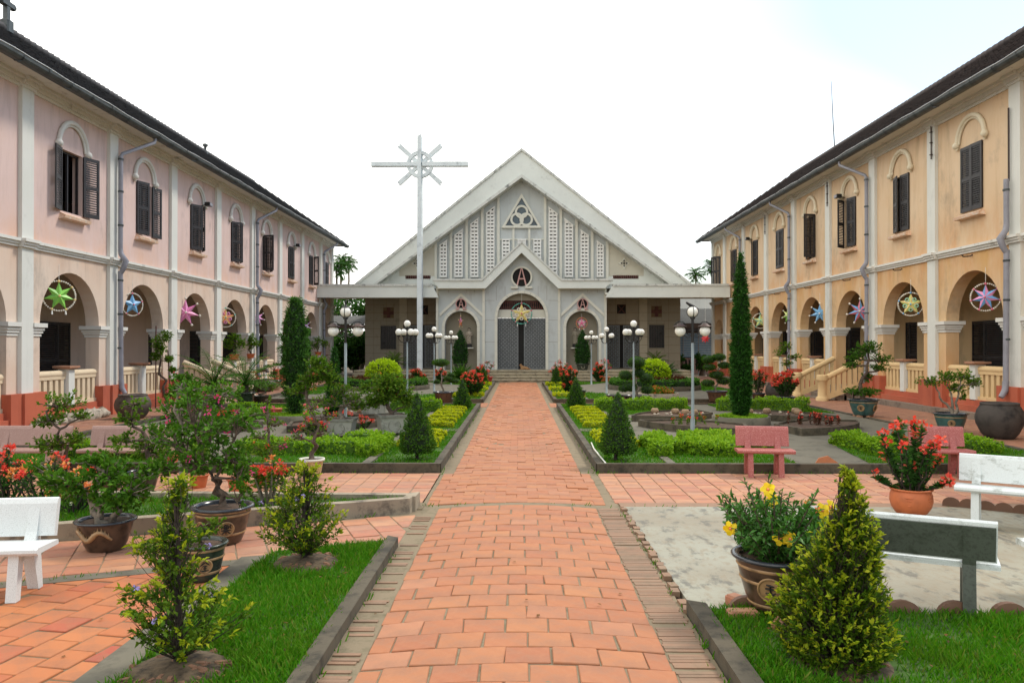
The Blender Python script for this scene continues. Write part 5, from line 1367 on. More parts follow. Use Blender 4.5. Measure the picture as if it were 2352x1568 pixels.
def cloud_tree(name, label, loc, pads, potspec=None, trunk_r=.03, n=900, group=None, ll=.03):
    t = thing(name, label, 'bonsai', loc, 0, group); z0 = 0
    if potspec: pot(*potspec[:3], t, *potspec[3:]); z0 = potspec[2]*.9
    mb = MB(); top = max(pads, key=lambda p: p[2]); pts = walk((0, 0, z0-.03), (top[0], top[1], top[2]), 8, .05)
    mb.tube(pts, [trunk_r*(1-.6*i/8) for i in range(9)], 6)
    cores = MB()
    for p in pads:
        j = min([q for q in pts if q.z <= p[2]+.05] or pts[:1], key=lambda q: (q-Vector(p[:3])).length); mb.tube(walk(j, p[:3], 4, .02), trunk_r*.4, 5)
    mb.obj('trunk', M['barkg'], t)
    for p in pads:
        tp, td = ell_tips(int(n*p[3]**2/.05), p[:3], (p[3], p[3], p[4]), .3)
        o = quadmesh('foliage_pad', sprig(tp, td, 4, ll, ll*.65, .8), M['topi'], t)
        c = MB().ball((0, 0, 0), p[3]*.82, 12, p[4]/p[3]); c.v = [(v[0]+p[0], v[1]+p[1], v[2]+p[2]) for v in c.v]; c.obj('shaded_core', M['core'], o)  # solid dark ball painting the shade inside each pad
    return t

# ------------------------------------------------------------------ street furniture: benches, lamps, lanterns
def bench(label, loc, rz, ln, mat, legm=None, backm=None, group=None):
    """cast granito bench facing its local -y"""
    t = thing('bench', label, 'bench', loc, rz, group); hl = ln/2
    seat = [(-.24, .415), (-.262, .44), (-.258, .468), (-.235, .482), (.15, .470), (.16, .455), (.16, .425), (-.19, .425)]
    MB().prism(seat, lambda a, b, d: (d, a, b), -hl-.03, hl+.03).obj('seat', M[mat], t)
    c_, s_ = math.cos(.22), math.sin(.22)
    B_ = lambda a, b: (.17+a*c_+(b)*s_, .50+b*c_-a*s_)
    bk = [B_(-.03, 0), B_(-.035, .30), B_(-.022, .345), B_(.0, .36), B_(.022, .345), B_(.028, .32), B_(.03, 0)]
    b = MB(); n = len(bk); top = .02
    vs = [(x+(0), y, z) for x in (-hl, hl) for y, z in bk]
    b.add(vs, [tuple(range(n-1, -1, -1)), tuple(range(n, 2*n))]+[(i, (i+1) % n, n+(i+1) % n, n+i) for i in range(n)])
    bo = b.obj('backrest', M[mat], t)
    if backm:
        q = MB(); k = [B_(.031, .012), B_(.031, .315), B_(.036, .31), B_(.036, .02)]
        q.prism(k, lambda a, b_, d: (d, a, b_), -hl+.012, hl-.012).obj('rear_face', M[backm], bo)
    for sg in (-1, 1):
        x = sg*(hl-.20)
        f = MB(); f.prism([(-.25, 0), (-.165, 0), (-.10, .43), (-.19, .43)], lambda a, b_, d: (d, a, b_), x-.045, x+.045).obj('front_leg', M[legm or mat], t)
        r_ = MB(); r_.prism([(.25, 0), (.165, 0), (.055, .40), (.13, .55), (.205, .80), (.275, .79), (.20, .46)], lambda a, b_, d: (d, a, b_), x-.05, x+.05).obj('rear_leg', M[legm or mat], t)
        MB().prism([(-.13, .34), (.07, .34), (.055, .425), (-.13, .425)], lambda a, b_, d: (d, a, b_), x-.045, x+.045).obj('crosspiece', M[legm or mat], t)
    return t
bench('white speckled granito bench cut off by the left edge of the picture', (-5.05, 7.18, 0), math.radians(7), 1.35, 'gran_w', group=None)
bench('pink granito bench in front of the right lawn hedges', (4.36, 13.98, 0), math.radians(-7), .92, 'gran_p')
bench('pink granito bench partly hidden behind the terracotta pot of red flowers', (7.48, 13.98, 0), math.radians(-8), .92, 'gran_p')
bench('brown-pink bench at the far left edge behind red flowers', (-8.78, 13.95, 0), 0, 1.38, 'gran_b')
bench('brown-pink bench half hidden by the bonsai with a crooked trunk', (-6.98, 13.95, 0), 0, 1.50, 'gran_b')
bench('white bench with grey mould stains facing the path', (6.42, 9.98, .012), math.radians(-33), 1.5, 'gran_wm')
bench('white topped bench seen from behind with a dark mossy backrest', (3.38, 7.0, .012), math.radians(180-26), 1.45, 'gran_wm', 'gran_d', 'gran_d')
bench('white bench of which only one end shows at the right edge', (5.33, 7.10, .012), math.radians(170), 1.3, 'gran_wm', 'gran_d', 'gran_d')

def cap_lamp(label, loc, tilt=0, rz=0):
    t = thing('lamp_post', label, 'street lamp', loc, rz)
    m_ = MB(); m_.lathe([(.09, 0), (.08, .03), (.06, .05), (.058, .45), (.042, .47), (.04, 1.25), (.035, 1.27), (.035, 2.36), (.001, 2.37)], n=16); m_.obj('post', M['post'], t)
    i_ = MB(); i_.tube([(0, 0, 2.3), (0, 0, 2.98)], .032, 8); i_.lathe([(.06, 2.96), (.07, 3.0), (.05, 3.03)], n=10)
    for sg in (-1, 1):
        i_.tube([(0, 0, 2.55), (sg*.12, 0, 2.50), (sg*.26, 0, 2.58), (sg*.40, 0, 2.78), (sg*.42, 0, 2.86), (sg*.3, 0, 2.90)], .013, 5)
        i_.tube([(sg*.17, 0, 2.83), (sg*.24, 0, 2.89), (sg*.36, 0, 2.90), (sg*.45, 0, 2.82), (sg*.46, 0, 2.72)], .010, 5)
        i_.ring((sg*.08, 0, 2.62), .06, .009, 14, 5)
    i_.obj('iron_bracket', M['iron'], t)
    g_ = MB(); g_.ball((0, 0, 3.14), .135, 18); gl = g_.obj('globe', M['globe'], t)
    c = MB(); c.ring((0, 0, 3.14), .142, .009, 24, 5, 'x'); c.ring((0, 0, 3.14), .142, .009, 24, 5, 'y')
    if tilt: c.tube([(-.16, -.02, 3.38), (-.02, 0, 3.29), (.14, 0, 3.20)], [.03, .05, .03], 6)
    else: c.lathe([(.10, 3.24), (.07, 3.28), (.03, 3.29), (.02, 3.36), (.03, 3.38), (.012, 3.42), (.001, 3.45)], n=10)
    c.obj('globe_cage', M['iron'], gl)
    for sg in (-1, 1):
        q = MB().ball((sg*.31, 0, 2.66), .135, 18).obj('globe', M['globe'], t)
        MB().lathe([(.001, 2.86), (.06, 2.85), (.10, 2.81), (.17, 2.78), (.175, 2.765), (.10, 2.775)], (sg*.31, 0, 0), 18).obj('lamp_cap', M['capm'], q)
    return t
cap_lamp('grey lamp post with capped globes on the left garden', P(793, 0, 19.7)[:2]+(QZ-.1,))
cap_lamp('grey lamp post with capped globes and a bent top cap on the right garden', P(1590, 0, 19.7)[:2]+(QZ-.1,), 1)
def globe_lamp(label, loc, rz):
    t = thing('lamp_post', label, 'street lamp', loc, rz)
    m_ = MB(); m_.lathe([(.17, 0), (.17, .02), (.05, .04), (.046, .9), (.036, .92), (.036, 1.55), (.028, 1.57), (.028, 2.42), (.001, 2.43)], n=14); m_.obj('post', M['post'], t)
    i_ = MB(); i_.tube([(0, 0, 2.38), (0, 0, 2.94)], .026, 7); i_.lathe([(.07, 2.91), (.05, 2.95)], n=10)
    for k in range(4):
        a = k*math.pi/2; c, s = math.cos(a), math.sin(a)
        i_.tube([(0, 0, 2.46), (c*.10, s*.10, 2.40), (c*.22, s*.22, 2.42), (c*.31, s*.31, 2.52), (c*.31, s*.31, 2.62)], .012, 5)
        i_.lathe([(.05, 2.6), (.07, 2.64), (.05, 2.66)], (c*.31, s*.31, 0), 10)
        MB().ball((c*.31, s*.31, 2.75), .115, 16).obj('globe', M['globe'], t)
    MB().ball((0, 0, 3.04), .115, 16).obj('globe', M['globe'], t)
    i_.obj('iron_bracket', M['iron'], t); return t
for (x, Y, side, a, lb) in ((935, 26.6, -1, .55, 'nearest to the square planter on the left'), (997, 35.6, -1, .62, 'beside the mushroom shaped bonsai'), (1036, 44.5, -1, .5, 'before the left church niche'),
                            (1455, 26.8, 1, .42, 'behind the first right conical topiary'), (1393, 36.0, 1, .75, 'standing between the right topiaries and the round hedge'), (1358, 44.5, 1, .3, 'before the right church niche')):
    globe_lamp('grey five globe lamp post '+lb, P(x, 0, Y)[:2]+(QZ-.1,), a)

def star(label, loc, n, r, cols, ring=None, tips=None, flower=None, rz=0, tassel=False, hang=.5, ir=.46):
    t = thing('star_lantern', label, 'star lantern', loc, rz)
    c1, c2 = cols
    def half(dp, off):
        mb = MB(); pts = []
        for k in range(2*n):
            a = math.pi/2+math.pi*k/n; q = r if k % 2 == 0 else r*ir; pts.append((q*math.cos(a), 0, q*math.sin(a)))
        c = (0, dp, 0)
        mb.add(pts+[c], [(k, (k+1) % (2*n), 2*n) for k in range(2*n) if (k % 2 == 0) == off]); return mb
    for off, m_ in ((True, c1), (False, c2)):
        mb = half(-r*.22, off); mb2 = half(r*.22, off); mb.add(mb2.v, mb2.f); mb.obj('paper_star', M[m_], t)
    if flower:
        mb = MB()
        for k in range(n):
            a = math.pi/2+math.pi*(2*k+1)/n; mb.ring((r*.50*math.cos(a), -r*.05, r*.50*math.sin(a)), r*.15, r*.06, 12, 5)
        mb.obj('paper_flower', M[flower], t)
    if ring:
        mb = MB(); m_ = 44
        for k in range(m_):
            a = 2*math.pi*k/m_; mb.ball((r*1.06*math.cos(a), 0, r*1.06*math.sin(a)), r*(.060+.02*R.random()), 6)
        mb.obj('tinsel_ring', M[ring], t)
    if tips:
        for k in range(n):
            a = math.pi/2+2*math.pi*k/n; MB().ball((r*1.05*math.cos(a), 0, r*1.05*math.sin(a)), r*.095, 8).obj('tip_ball', M[tips], t)
    MB().ball((0, -r*.22, 0), r*.09, 8).obj('centre_knob', M[tips or ring or c2], t)
    w_ = MB(); w_.tube([(0, 0, r*.95), (0, 0, r+hang)], .006, 4)
    if tassel:
        for sx in (-.42, .42): w_.tube([(r*sx, 0, -r*1.0), (r*sx*1.05, 0, -r*1.32)], [.018, .03], 5)
    w_.obj('hanging_cord', M['globe'], t); return t
def paper(n, c): M[n] = plain(n, c, .45, 0, .12, 5)
for n_, c_ in (('pgreen', (.28, .66, .10)), ('pgreen2', (.20, .50, .08)), ('pblue', (.13, .35, .62)), ('pblue2', (.22, .45, .68)), ('ppink', (.70, .20, .42)), ('ppink2', (.78, .30, .52)), ('porange', (.78, .25, .09)), ('pyellow', (.80, .60, .25)), ('pgold', (.76, .63, .22)), ('pgold2', (.66, .52, .17)),
               ('pteal', (.10, .42, .33)), ('pmint', (.30, .55, .40)), ('pred', (.68, .05, .06)), ('pivory', (.72, .68, .58)), ('pviolet', (.42, .30, .62)), ('plime', (.55, .60, .18)), ('prose', (.65, .16, .22))): paper(n_, c_)
def on_wall(X, x, y, d=.1):
    """point inside an arch: wall plane X, picture point x, y"""
    Y = X*F/(x-VX); X2 = X+math.copysign(d, X); return (X2, Y*1.0, H-(y-VY)*Y/F)
aR = math.radians(62)     # the lanterns hang across the arches, turned towards the court
star('green seven pointed paper star in a white tinsel ring', on_wall(-13.0, 138, 679), 7, .40, ('pgreen', 'pgreen2'), 'pivory', 'pyellow', rz=.75, tassel=True)
star('blue five pointed star in a beaded ring under the second left arch', on_wall(-13.0, 307, 699), 5, .36, ('pblue', 'pblue2'), 'pivory', 'prose', rz=1.05)
star('large pink seven pointed star with white tips, no ring', on_wall(-13.0, 429, 717), 7, .52, ('ppink', 'ppink2'), None, 'pivory', rz=.55, ir=.42)
star('orange five pointed star with pink paper flower in a ring', on_wall(-13.0, 521, 729), 5, .40, ('porange', 'pyellow'), 'pivory', 'pteal', 'ppink2', rz=.45)
star('small pink and violet star under the fifth left arch', on_wall(-13.0, 595, 730), 7, .36, ('ppink2', 'pviolet'), None, 'pivory', rz=.85, ir=.42)
star('violet star half hidden behind the left juniper', on_wall(-13.0, 703, 750), 7, .40, ('pviolet', 'ppink2'), None, 'pivory', rz=.6, ir=.42)
star('blue and pink seven pointed star in a fuzzy ring', on_wall(13.7, 2251, 683), 7, .38, ('pblue', 'ppink2'), 'pivory', 'prose', rz=-.8)
star('yellow-green five pointed star with flower in a pale ring', on_wall(13.7, 2082, 699), 5, .38, ('plime', 'pyellow'), 'pivory', 'pblue', 'pmint', rz=-.55)
star('pink and blue star with bare points on the ochre wing', on_wall(13.7, 1967, 715), 7, .48, ('prose', 'pblue'), None, 'pivory', rz=-.6, ir=.42)
star('plain blue seven pointed star with bare points', on_wall(13.7, 1876, 720), 7, .44, ('pblue', 'pblue2'), None, 'pivory', rz=-.55, ir=.42)
star('small green and yellow star turned nearly edge on', on_wall(13.7, 1803, 725), 7, .40, ('pgreen2', 'plime'), None, 'pivory', rz=-1.2, ir=.42)
star('mint green five pointed star in a white ring near the cypress', on_wall(13.7, 1741, 737), 5, .40, ('pmint', 'plime'), 'pivory', 'pteal', rz=-.35)
star('red star hanging behind the right capped lamp post', P(1619, 777, 47.0), 8, .30, ('pred', 'pred'), None, None, rz=0, hang=2.2, ir=.5)
star('big gold five pointed star in a teal tinsel ring over the church door', P(1198, 720, 51.9), 5, .64, ('pgold', 'pgold2'), 'pteal', 'prose', 'pivory', tassel=True, hang=.68)
star('narrow pink and orange lantern in the left church niche', P(1058, 739, 51.95), 5, .38, ('ppink2', 'porange'), None, 'pyellow', rz=1.25, hang=.2)
star('pink five pointed star in an orange ring in the right church niche', P(1336, 742, 51.95), 5, .34, ('ppink', 'prose'), 'porange', 'pred', 'pivory', hang=.3, tassel=True)

# statues of standing robed figures on niche shelves, and the resting dog
def statue(label, x, robe):
    b = P(x, 797, 52.55); t = thing('statue', label, 'statue', b)
    s = MB(); s.box(-.28, .28, -.16, .32, -.10, -.02); s.obj('shelf', M['rib'], t)
    p_ = MB(); p_.cbox((0, 0, .10), (.36, .3, .24), 0, .03); p_.obj('pedestal', M['iron'], t)
    f = MB(); f.lathe([(.001, .22), (.17, .22), (.155, .34), (.14, .55), (.125, .72), (.15, .86), (.165, .98), (.13, 1.04), (.06, 1.07), (.05, 1.10)], n=14)
    f.tube([(.14, 0, .98), (.19, -.06, .82), (.10, -.16, .78)], [.05, .045, .03], 7); f.tube([(-.14, 0, .98), (-.18, -.05, .80), (-.06, -.15, .84)], [.05, .045, .03], 7)
    for k in range(7): a = -2.6+k*.35; f.tube([(.13*math.cos(a), .13*math.sin(a), .85), (.165*math.cos(a), .165*math.sin(a), .24)], .018, 5)
    f.obj('robed_figure', M[robe], t)
    hd = MB(); hd.ball((0, -.01, 1.18), .085, 12, 1.2); hd.tube([(0, -.09, 1.19), (0, -.105, 1.16)], .012, 5); hd.obj('head', M['stonew'], t)
    h_ = MB(); h_.lathe([(.092, 1.16), (.10, 1.21), (.08, 1.28), (.001, 1.31)], (0, .015, 0), 12); h_.obj('hair', M['barkd'], t)
    return t
statue('pale robed statue on a shelf in the left church niche', 1077.5, 'stonew'); statue('dim robed statue behind the tall topiary in the right church niche', 1321, 'chtan')
dg = thing('dog', 'small tan dog lying on the church doorstep', 'dog', P(1203, 846, 51.6)[:2]+(FLZ,), 0)
m_ = bpy.data.meshes.new('body'); k = [(.0, .0, .12), (.18, .02, .13), (.32, .02, .11), (-.12, -.02, .16), (-.17, -.03, .25), (-.20, -.05, .33), (-.28, -.07, .31), (-.16, -.08, .05), (-.26, -.10, .025), (-.12, .05, .05), (-.22, .06, .025), (.26, -.10, .06), (.12, -.13, .03), (.40, .05, .05), (.50, .0, .03), (-.18, -.10, .39), (-.17, -.01, .39)]
e = [(0, 1), (1, 2), (0, 3), (3, 4), (4, 5), (5, 6), (3, 7), (7, 8), (3, 9), (9, 10), (2, 11), (11, 12), (2, 13), (13, 14), (5, 15), (5, 16)]
m_.from_pydata(k, e, []); bo = lk('body', m_, dg, M['dogm'] if 'dogm' in M else plain('tan_fur', (.36, .20, .09), .9, var=.3, vs=30))
sk = bo.modifiers.new('skin', 'SKIN'); rr = [.11, .11, .10, .10, .07, .075, .035, .04, .028, .04, .028, .07, .03, .03, .015, .018, .018]
for i, r_ in enumerate(rr): m_.skin_vertices[0].data[i].radius = (r_, r_)
m_.skin_vertices[0].data[0].use_root = True
bo.modifiers.new('sub', 'SUBSURF').levels = 1
bo.modifiers['sub'].render_levels = 2

# ------------------------------------------------------------------ background beyond the court
def far_tree(label, loc, h, rx, n=2600, leaf='farl', ll=.42, cat='tree', name='tree', cz=.62, blobs=9):
    t = thing(name, label, cat, loc); mb = MB(); mb.tube(walk((0, 0, -.2), (0, 0, h*.7), 6, .15), [.28, .24, .2, .17, .13, .1, .06], 7)
    T, D = [], []
    for i in range(blobs):
        a = R.uniform(0, 6.28); q = R.random()**.5*rx*.7; z = h*(cz+R.uniform(-.28, .30)); rr = rx*R.uniform(.32, .5)
        c = (q*math.cos(a), q*math.sin(a), z); mb.tube([(0, 0, h*.35), (c[0]*.5, c[1]*.5, (h*.35+z)/2), c], [.1, .07, .03], 5)
        tp, td = ell_tips(n//blobs//3, c, (rr, rr, rr*.75), .5); T.append(tp); D.append(td)
    mb.obj('trunk', M['bark'], t); tag(quadmesh('crown', sprig(np.concatenate(T), np.concatenate(D), 3, ll, ll*.5, .9), M[leaf], t), kind='stuff'); return t
def palm(label, x, ytop, Y, L_=2.6):
    b = P(x, ytop, Y); t = thing('palm_tree', label, 'palm tree', (b[0], Y, 0)); hz = b[2]
    MB().tube(walk((0, 0, -.2), (0, 0, hz), 6, .12), [.2, .16, .14, .13, .12, .12, .1], 7).obj('trunk', M['barkg'], t); fronds(t, 17, L_, hz, .15, 2.0, .95, 'farl', 9, .09)
palm('taller areca palm behind the left end of the canopy', 785, 604, 90, 1.4); palm('smaller areca palm leaning beside it over the canopy', 799, 606, 96, 1.3); palm('third areca palm close to the pink wing corner', 772, 620, 80, 1.3)
palm('areca palm with a spiky crown right of the church roof', 1597, 634, 95, 1.35); palm('areca palm half behind the ochre wing corner', 1637, 614, 85, 1.2)
for i, (x, y, h, r_) in enumerate(((-17.0, 66, 6.0, 3.2), (-14.2, 70, 7.6, 3.0), (-12.2, 78, 6.8, 3.4), (-18.5, 80, 9, 4), (-12.6, 62, 3.4, 1.7), (-14.4, 60.5, 2.6, 1.6), (-16.2, 61.5, 3.0, 1.5))):
    far_tree(('broad green tree', 'tall rounded tree', 'light green tree', 'large dark tree', 'low shrubby tree by the church wall', 'leafy bush in the gap beside the pink wing', 'dense bush at the pink wing corner')[i]+(' beyond the left canopy' if i < 4 else ''), (x, y, 0), h, r_, 2600, 'farl', .34, name='tree' if i < 5 else 'shrub', cat='tree' if i < 5 else 'shrub', cz=.62 if i < 4 else .5)
# shed roofs on the left
def shed(label, x0, x1, y0, y1, z0, z1, zf, posts=True):
    t = thing('shed', label, 'shed', ((x0+x1)/2, y0, 0)); cx = (x0+x1)/2
    mb = MB(); n = 46
    for k in range(n):
        a, b = x0-cx+(x1-x0)*k/n, x0-cx+(x1-x0)*(k+1)/n; m_ = (a+b)/2; d = y1-y0
        mb.add([(a, 0, z0), (m_, 0, z0+.05), (m_, d, z1+.05), (a, d, z1), (b, 0, z0), (b, d, z1)], [(0, 1, 2, 3), (1, 4, 5, 2)])
    mb.obj('corrugated_roof', M['tinroof'], t)
    if posts:
        for xx in (x0-cx+.1, x1-cx-.1): MB().tube([(xx, .1, 0), (xx, .1, z0)], .05, 6).obj('post', M['rust'], t)
    MB().box(x0-cx, x1-cx, 0, .06, z0-zf, z0-.02).obj('fascia', M['rust'], t); return t
M['tinroof'] = mould('grey_tin_roof', (.10, .10, .092), (.035, .033, .03), .5, .5, 1.5)
shed('dark tin shed roof in the gap beside the pink wing', -17.5, -10.6, 58.5, 63, 3.9, 4.7, .3)
shed('grey corrugated shed roof right of the church', 11.9, 17.5, 60, 66, 4.0, 5.4, .35)
# house, tarpaulin and fence on the right
t = thing('house', 'white house wall with small dark openings beyond the right gap', 'house', (16, 76, 0)); MB().box(-4.5, 5, 0, 6, 0, 7.6).obj('wall', M['white'], t)
for dx, dz in ((-2.9, 6.2), (-1.7, 6.1), (-.5, 6.3), (-2.3, 5.2), (-.9, 5.2)): MB().box(dx-.16, dx+.16, -.05, .1, dz-.16, dz+.16).obj('window', M['dark'], t)
MB().box(-4.9, 5.4, -.4, 6.4, 7.6, 7.8).obj('roof', M['tinroof'], t)
t = thing('tarpaulin', 'blue and white striped tarpaulin hung on poles right of the church', 'tarpaulin', (13.6, 62, 0)); zt, zb = P(0, 765, 62)[2], P(0, 820, 62)[2]
for k in range(14):
    mb = MB(); z0, z1 = zb+(zt-zb)*k/14, zb+(zt-zb)*(k+(.68))/14; z2 = zb+(zt-zb)*(k+1)/14
    for (a, b, mt) in ((z0, z1, 'pblue3'), (z1, z2, 'stripe')):
        m2 = MB(); m2.box(-1.3, 2.2, .0, .03, a, b); m2.obj('stripe', M[mt] if mt in M else plain(mt, (.13, .27, .47) if mt == 'pblue3' else (.46, .52, .52), .7), t)
        M.setdefault(mt, bpy.data.materials[mt])
t = thing('pole_frame', 'thin grey steel poles holding the striped tarpaulin', 'frame', (13.6, 61.8, 0))
for dx in (-.65, .55, 1.9): MB().tube([(dx, 0, 0), (dx, 0, 3.9)], .035, 6).obj('pole', M['pipe'], t)
for i, (x, y) in enumerate(((12.6, 60.2), (14.2, 60.6))): far_tree(('leafy bush under the striped tarpaulin', 'taller bush beside the tarpaulin poles')[i], (x, y, 0), 1.7+.4*i, .8, 900, 'farl', .2, 'shrub', 'shrub', .55)
struct(MB().box(-60, 60, 96, 97, 0, 2.4), 'far_wall', M['trim'])
rp = random.Random(3)
for x, lb in ((-25, 'distant round tree behind the areca palms'), (-31, 'distant tree hidden behind the pink wing end'), (24.5, 'distant tree behind the white house'), (30, 'distant tree hidden behind the ochre wing end')): far_tree(lb, (x, 104+rp.uniform(-3, 5), 0), rp.uniform(6, 7), 3.6, 900, 'farl', .7, blobs=7)

for x, y, h, r_, lb in ((-13.2, 65, 4.2, 2.6, 'dense dark thicket closing the left gap behind the shed'), (-16.8, 66, 4.0, 2.6, 'second dense thicket behind the shed, nearer the pink wing'), (-11.0, 66.5, 3.6, 2.2, 'thicket half hidden by the left church wall')):
    far_tree(lb, (x, y, 0), h, r_, 5200, 'farl', .30, 'shrub', 'shrub', .48, 12)
t = thing('garden_wall', 'low pink lattice garden wall below the striped tarpaulin', 'wall', (14, 65, 0)); MB().box(-3, 4, 0, .15, 0, .35).obj('base', M['pink2'], t); MB().box(-3, 4, 0, .15, 1.15, 1.3).obj('coping', M['pink2'], t)
for k in range(24): MB().box(-2.95+k*.29, -2.83+k*.29, .02, .13, .35, 1.15).obj('lattice_bar', M['pink2'], t)
t = thing('shade_screen', 'added dark screen for the shade under the grey corrugated roof', 'wall', (14.6, 66.2, 0)); MB().box(-3.2, 3.2, 0, .1, 0, 4.6).obj('dark_sheet', M['rust'], t)  # added dark screen; shade behind the shed is put into its colour
# cables between the ochre wing and the church
tag(MB().tube([P(1640, 590, 56), P(1622, 640, 55), P(1600, 655, 54), P(1560, 650, 53), P(1500, 628, 52.6)], .012, 4).obj('overhead_cable', M['iron']), 'thin black cable sagging from the ochre wing to the church gable', 'cable')

# ------------------------------------------------------------------ planting: front left
duranta('tall golden duranta with bare lower twigs in the left front lawn', (-2.36, 5.42, .055), 1.36, [(.20, .24), (.30, .38), (.46, .42), (.60, .34), (.68, .17), (.76, .20), (.90, .28), (1.0, .22), (1.08, .10), (1.2, .08), (1.32, .11), (1.4, .03)], 480, 1.0, goldf=.25, stems=1, flowers=5, upright=.05, ll=.05, per=7, lump=.22)
duranta('rounded golden duranta with several dark stems in the left front lawn', (-2.20, 8.1, .055), 1.06, [(.20, .14), (.34, .42), (.52, .44), (.68, .33), (.82, .30), (.95, .20), (1.06, .10)], 480, 2.2, goldf=.25, stems=3, flowers=6, upright=.3, ll=.05, per=7, lump=.2)
duranta('dense conical golden duranta at the front of the right lawn', (2.29, 5.6, .055), 1.40, [(.10, .34), (.18, .43), (.36, .43), (.60, .355), (.82, .265), (1.0, .19), (1.18, .115), (1.32, .055), (1.42, .012)], 2300, 3.4, goldf=.22, stems=1, flowers=0, upright=.6, ll=.042, per=7, shell=.35, spread=.75, lump=.05)

def potted(name, label, x, ybase, kind, r, h, mat, rim, pads, band=None, meds=(), cat='potted plant', z=0., dz=0, legs=False, **kw):
    loc = G(x, ybase, z+dz); t = bonsai(name, label, cat, loc, 1, [(a, b, c+h*.0, d, e, f) for a, b, c, d, e, f in pads], z0=h*.9, **kw)
    p_ = pot(kind, r, h, t, mat, rim, band)
    for m_ in meds: medallion(p_, r, h, *m_)
    if legs:
        l = MB()
        for q in range(5): l.cbox((r*.5*math.cos(q*1.26), r*.5*math.sin(q*1.26), -.03), (.16, .10, .07), q)
        l.obj('brick_feet', M['tile3'], t)
    return t
# brown pot with dragon relief
t = potted('potted_bougainvillea', 'spreading bougainvillea in a brown pot with dragon relief behind the white bench', 240, 1262, 'bowl', .305, .35, 'glaze', 'glrim',
           [(-.35, 0, .72, .28, .25, .20), (.0, .1, .85, .30, .3, .20), (.30, 0, .70, .25, .28, .22), (-.62, .05, .78, .20, .2, .12), (.1, -.1, .58, .25, .2, .13), (.42, .1, .92, .16, .18, .13), (-.18, .1, 1.0, .18, .2, .10), (-.80, 0, .92, .14, .15, .1)],
           leaf='boug', ll=.062, lw=.05, nleaf=2300, stems=3, trunk_r=.045, wob=.05, bark='barkg', flower=None, twn=90)
pp = [c for c in t.children if c.name.startswith('pot')][0]; mb = MB(); pts = []
for i in range(15):
    a = math.radians(-150+i*7.2); z = .20+.05*math.sin(i*.75); rr = float(rad_at(.305, .35, z/.35))+.012; pts.append((rr*math.cos(a), rr*math.sin(a), z))
mb.tube(pts, [.01+.02*math.sin(math.pi*(i+.6)/15.5) for i in range(15)], 6)
for i in range(2, 14): a = math.radians(-150+i*7.2); z = pts[i][2]; rr = .315; mb.tube([pts[i], (pts[i][0]*1.02, pts[i][1]*1.02, z+.055)], [.012, .002], 4)
mb.obj('dragon_relief', M['ochre'], pp)
potted('potted_bougainvillea', 'big bougainvillea with a few magenta flowers in a blue-rimmed brown pot with written medallions', 510, 1245, 'bowl', .335, .44, 'glaze', 'glrim',
       [(-.30, 0, .95, .30, .3, .24), (.05, .1, 1.0, .30, .3, .24), (.24, 0, .80, .16, .2, .22), (-.2, .1, 1.35, .34, .3, .26), (-.60, .1, 1.2, .25, .2, .2), (.15, .1, 1.45, .22, .22, .2), (-.4, 0, 1.68, .24, .18, .16), (.26, -.1, .58, .10, .10, .2), (-.75, .1, .85, .2, .2, .16)],
       band=(.30, .80, .9), meds=((math.radians(-62), .085, GL_LE), (math.radians(-118), .085, GL_QUAN)), leaf='boug', ll=.06, lw=.044, nleaf=2600, stems=2, trunk_r=.04, wob=.05, bark='bark', flower=('magfl', 9, .035), twn=170)
bonsai('bougainvillea', 'old bougainvillea with a thick leaning grey trunk in the left bed', 'shrub', G(428, 1168, .09), 1.9, [(.25, .1, 1.45, .30, .3, .2), (-.25, .2, 1.28, .34, .3, .22), (.52, .1, 1.58, .28, .3, .16), (-.05, .1, 1.66, .24, .25, .14), (.85, .2, 1.28, .22, .2, .14), (-.5, .1, 1.0, .25, .2, .2), (.35, 0, 1.1, .25, .2, .2)],
       leaf='boug', ll=.058, lw=.042, nleaf=1900, stems=1, trunk_r=.045, wob=.08, bark='barkg', flower=('magfl', 12, .04), twn=170)
potted('potted_shrub', 'brown glazed pot with pale medallions behind the tall golden duranta', 462, 1330, 'bowl', .235, .37, 'glaze2', 'glaze2', [(0, 0, .46, .16, .14, .06), (.14, 0, .55, .10, .1, .1)], band=(.25, .62, .86), meds=((math.radians(-60), .065, GL_QUAN), (math.radians(-118), .065, GL_LE)), leaf='bon', ll=.05, nleaf=240, trunk_r=.015, twn=14)
euphorbia('straight thorny euphorbia stems topped by coral red flowers in the left bed', G(615, 1163, .10), .66, .30, 13, 0, 'redfl', .050, straight=True, petal2='orafl', bark='barkg')
euphorbia('red flowered euphorbia behind the back of the left white bench', G(12, 1150, .06), .80, .34, 14, 0, 'redfl', .05)
euphorbia('euphorbia with mixed orange and red flowers beside the dragon pot', G(112, 1165, .06), .72, .50, 22, 0, 'orafl', .045, petal2='redfl')
euphorbia('low peach flowered euphorbia at the bed kerb by the white bench', G(165, 1180, .08), .42, .34, 12, 0, 'orafl', .04)
potted('potted_bonsai', 'bonsai with a crooked grey trunk in a dark glazed pot before the brown-pink benches', 322, 1133, 'bowl', .27, .34, 'glaze2', 'glrim', [(-.2, 0, 1.15, .22, .2, .14), (.1, .1, .72, .3, .25, .16), (-.35, 0, .85, .2, .2, .12), (-.1, 0, 1.42, .16, .14, .1), (.35, 0, .98, .2, .18, .12), (.3, .1, .6, .22, .2, .12)], leaf='bon', ll=.06, lw=.04, nleaf=1500, trunk_r=.05, wob=.09, bark='bark', twn=80)
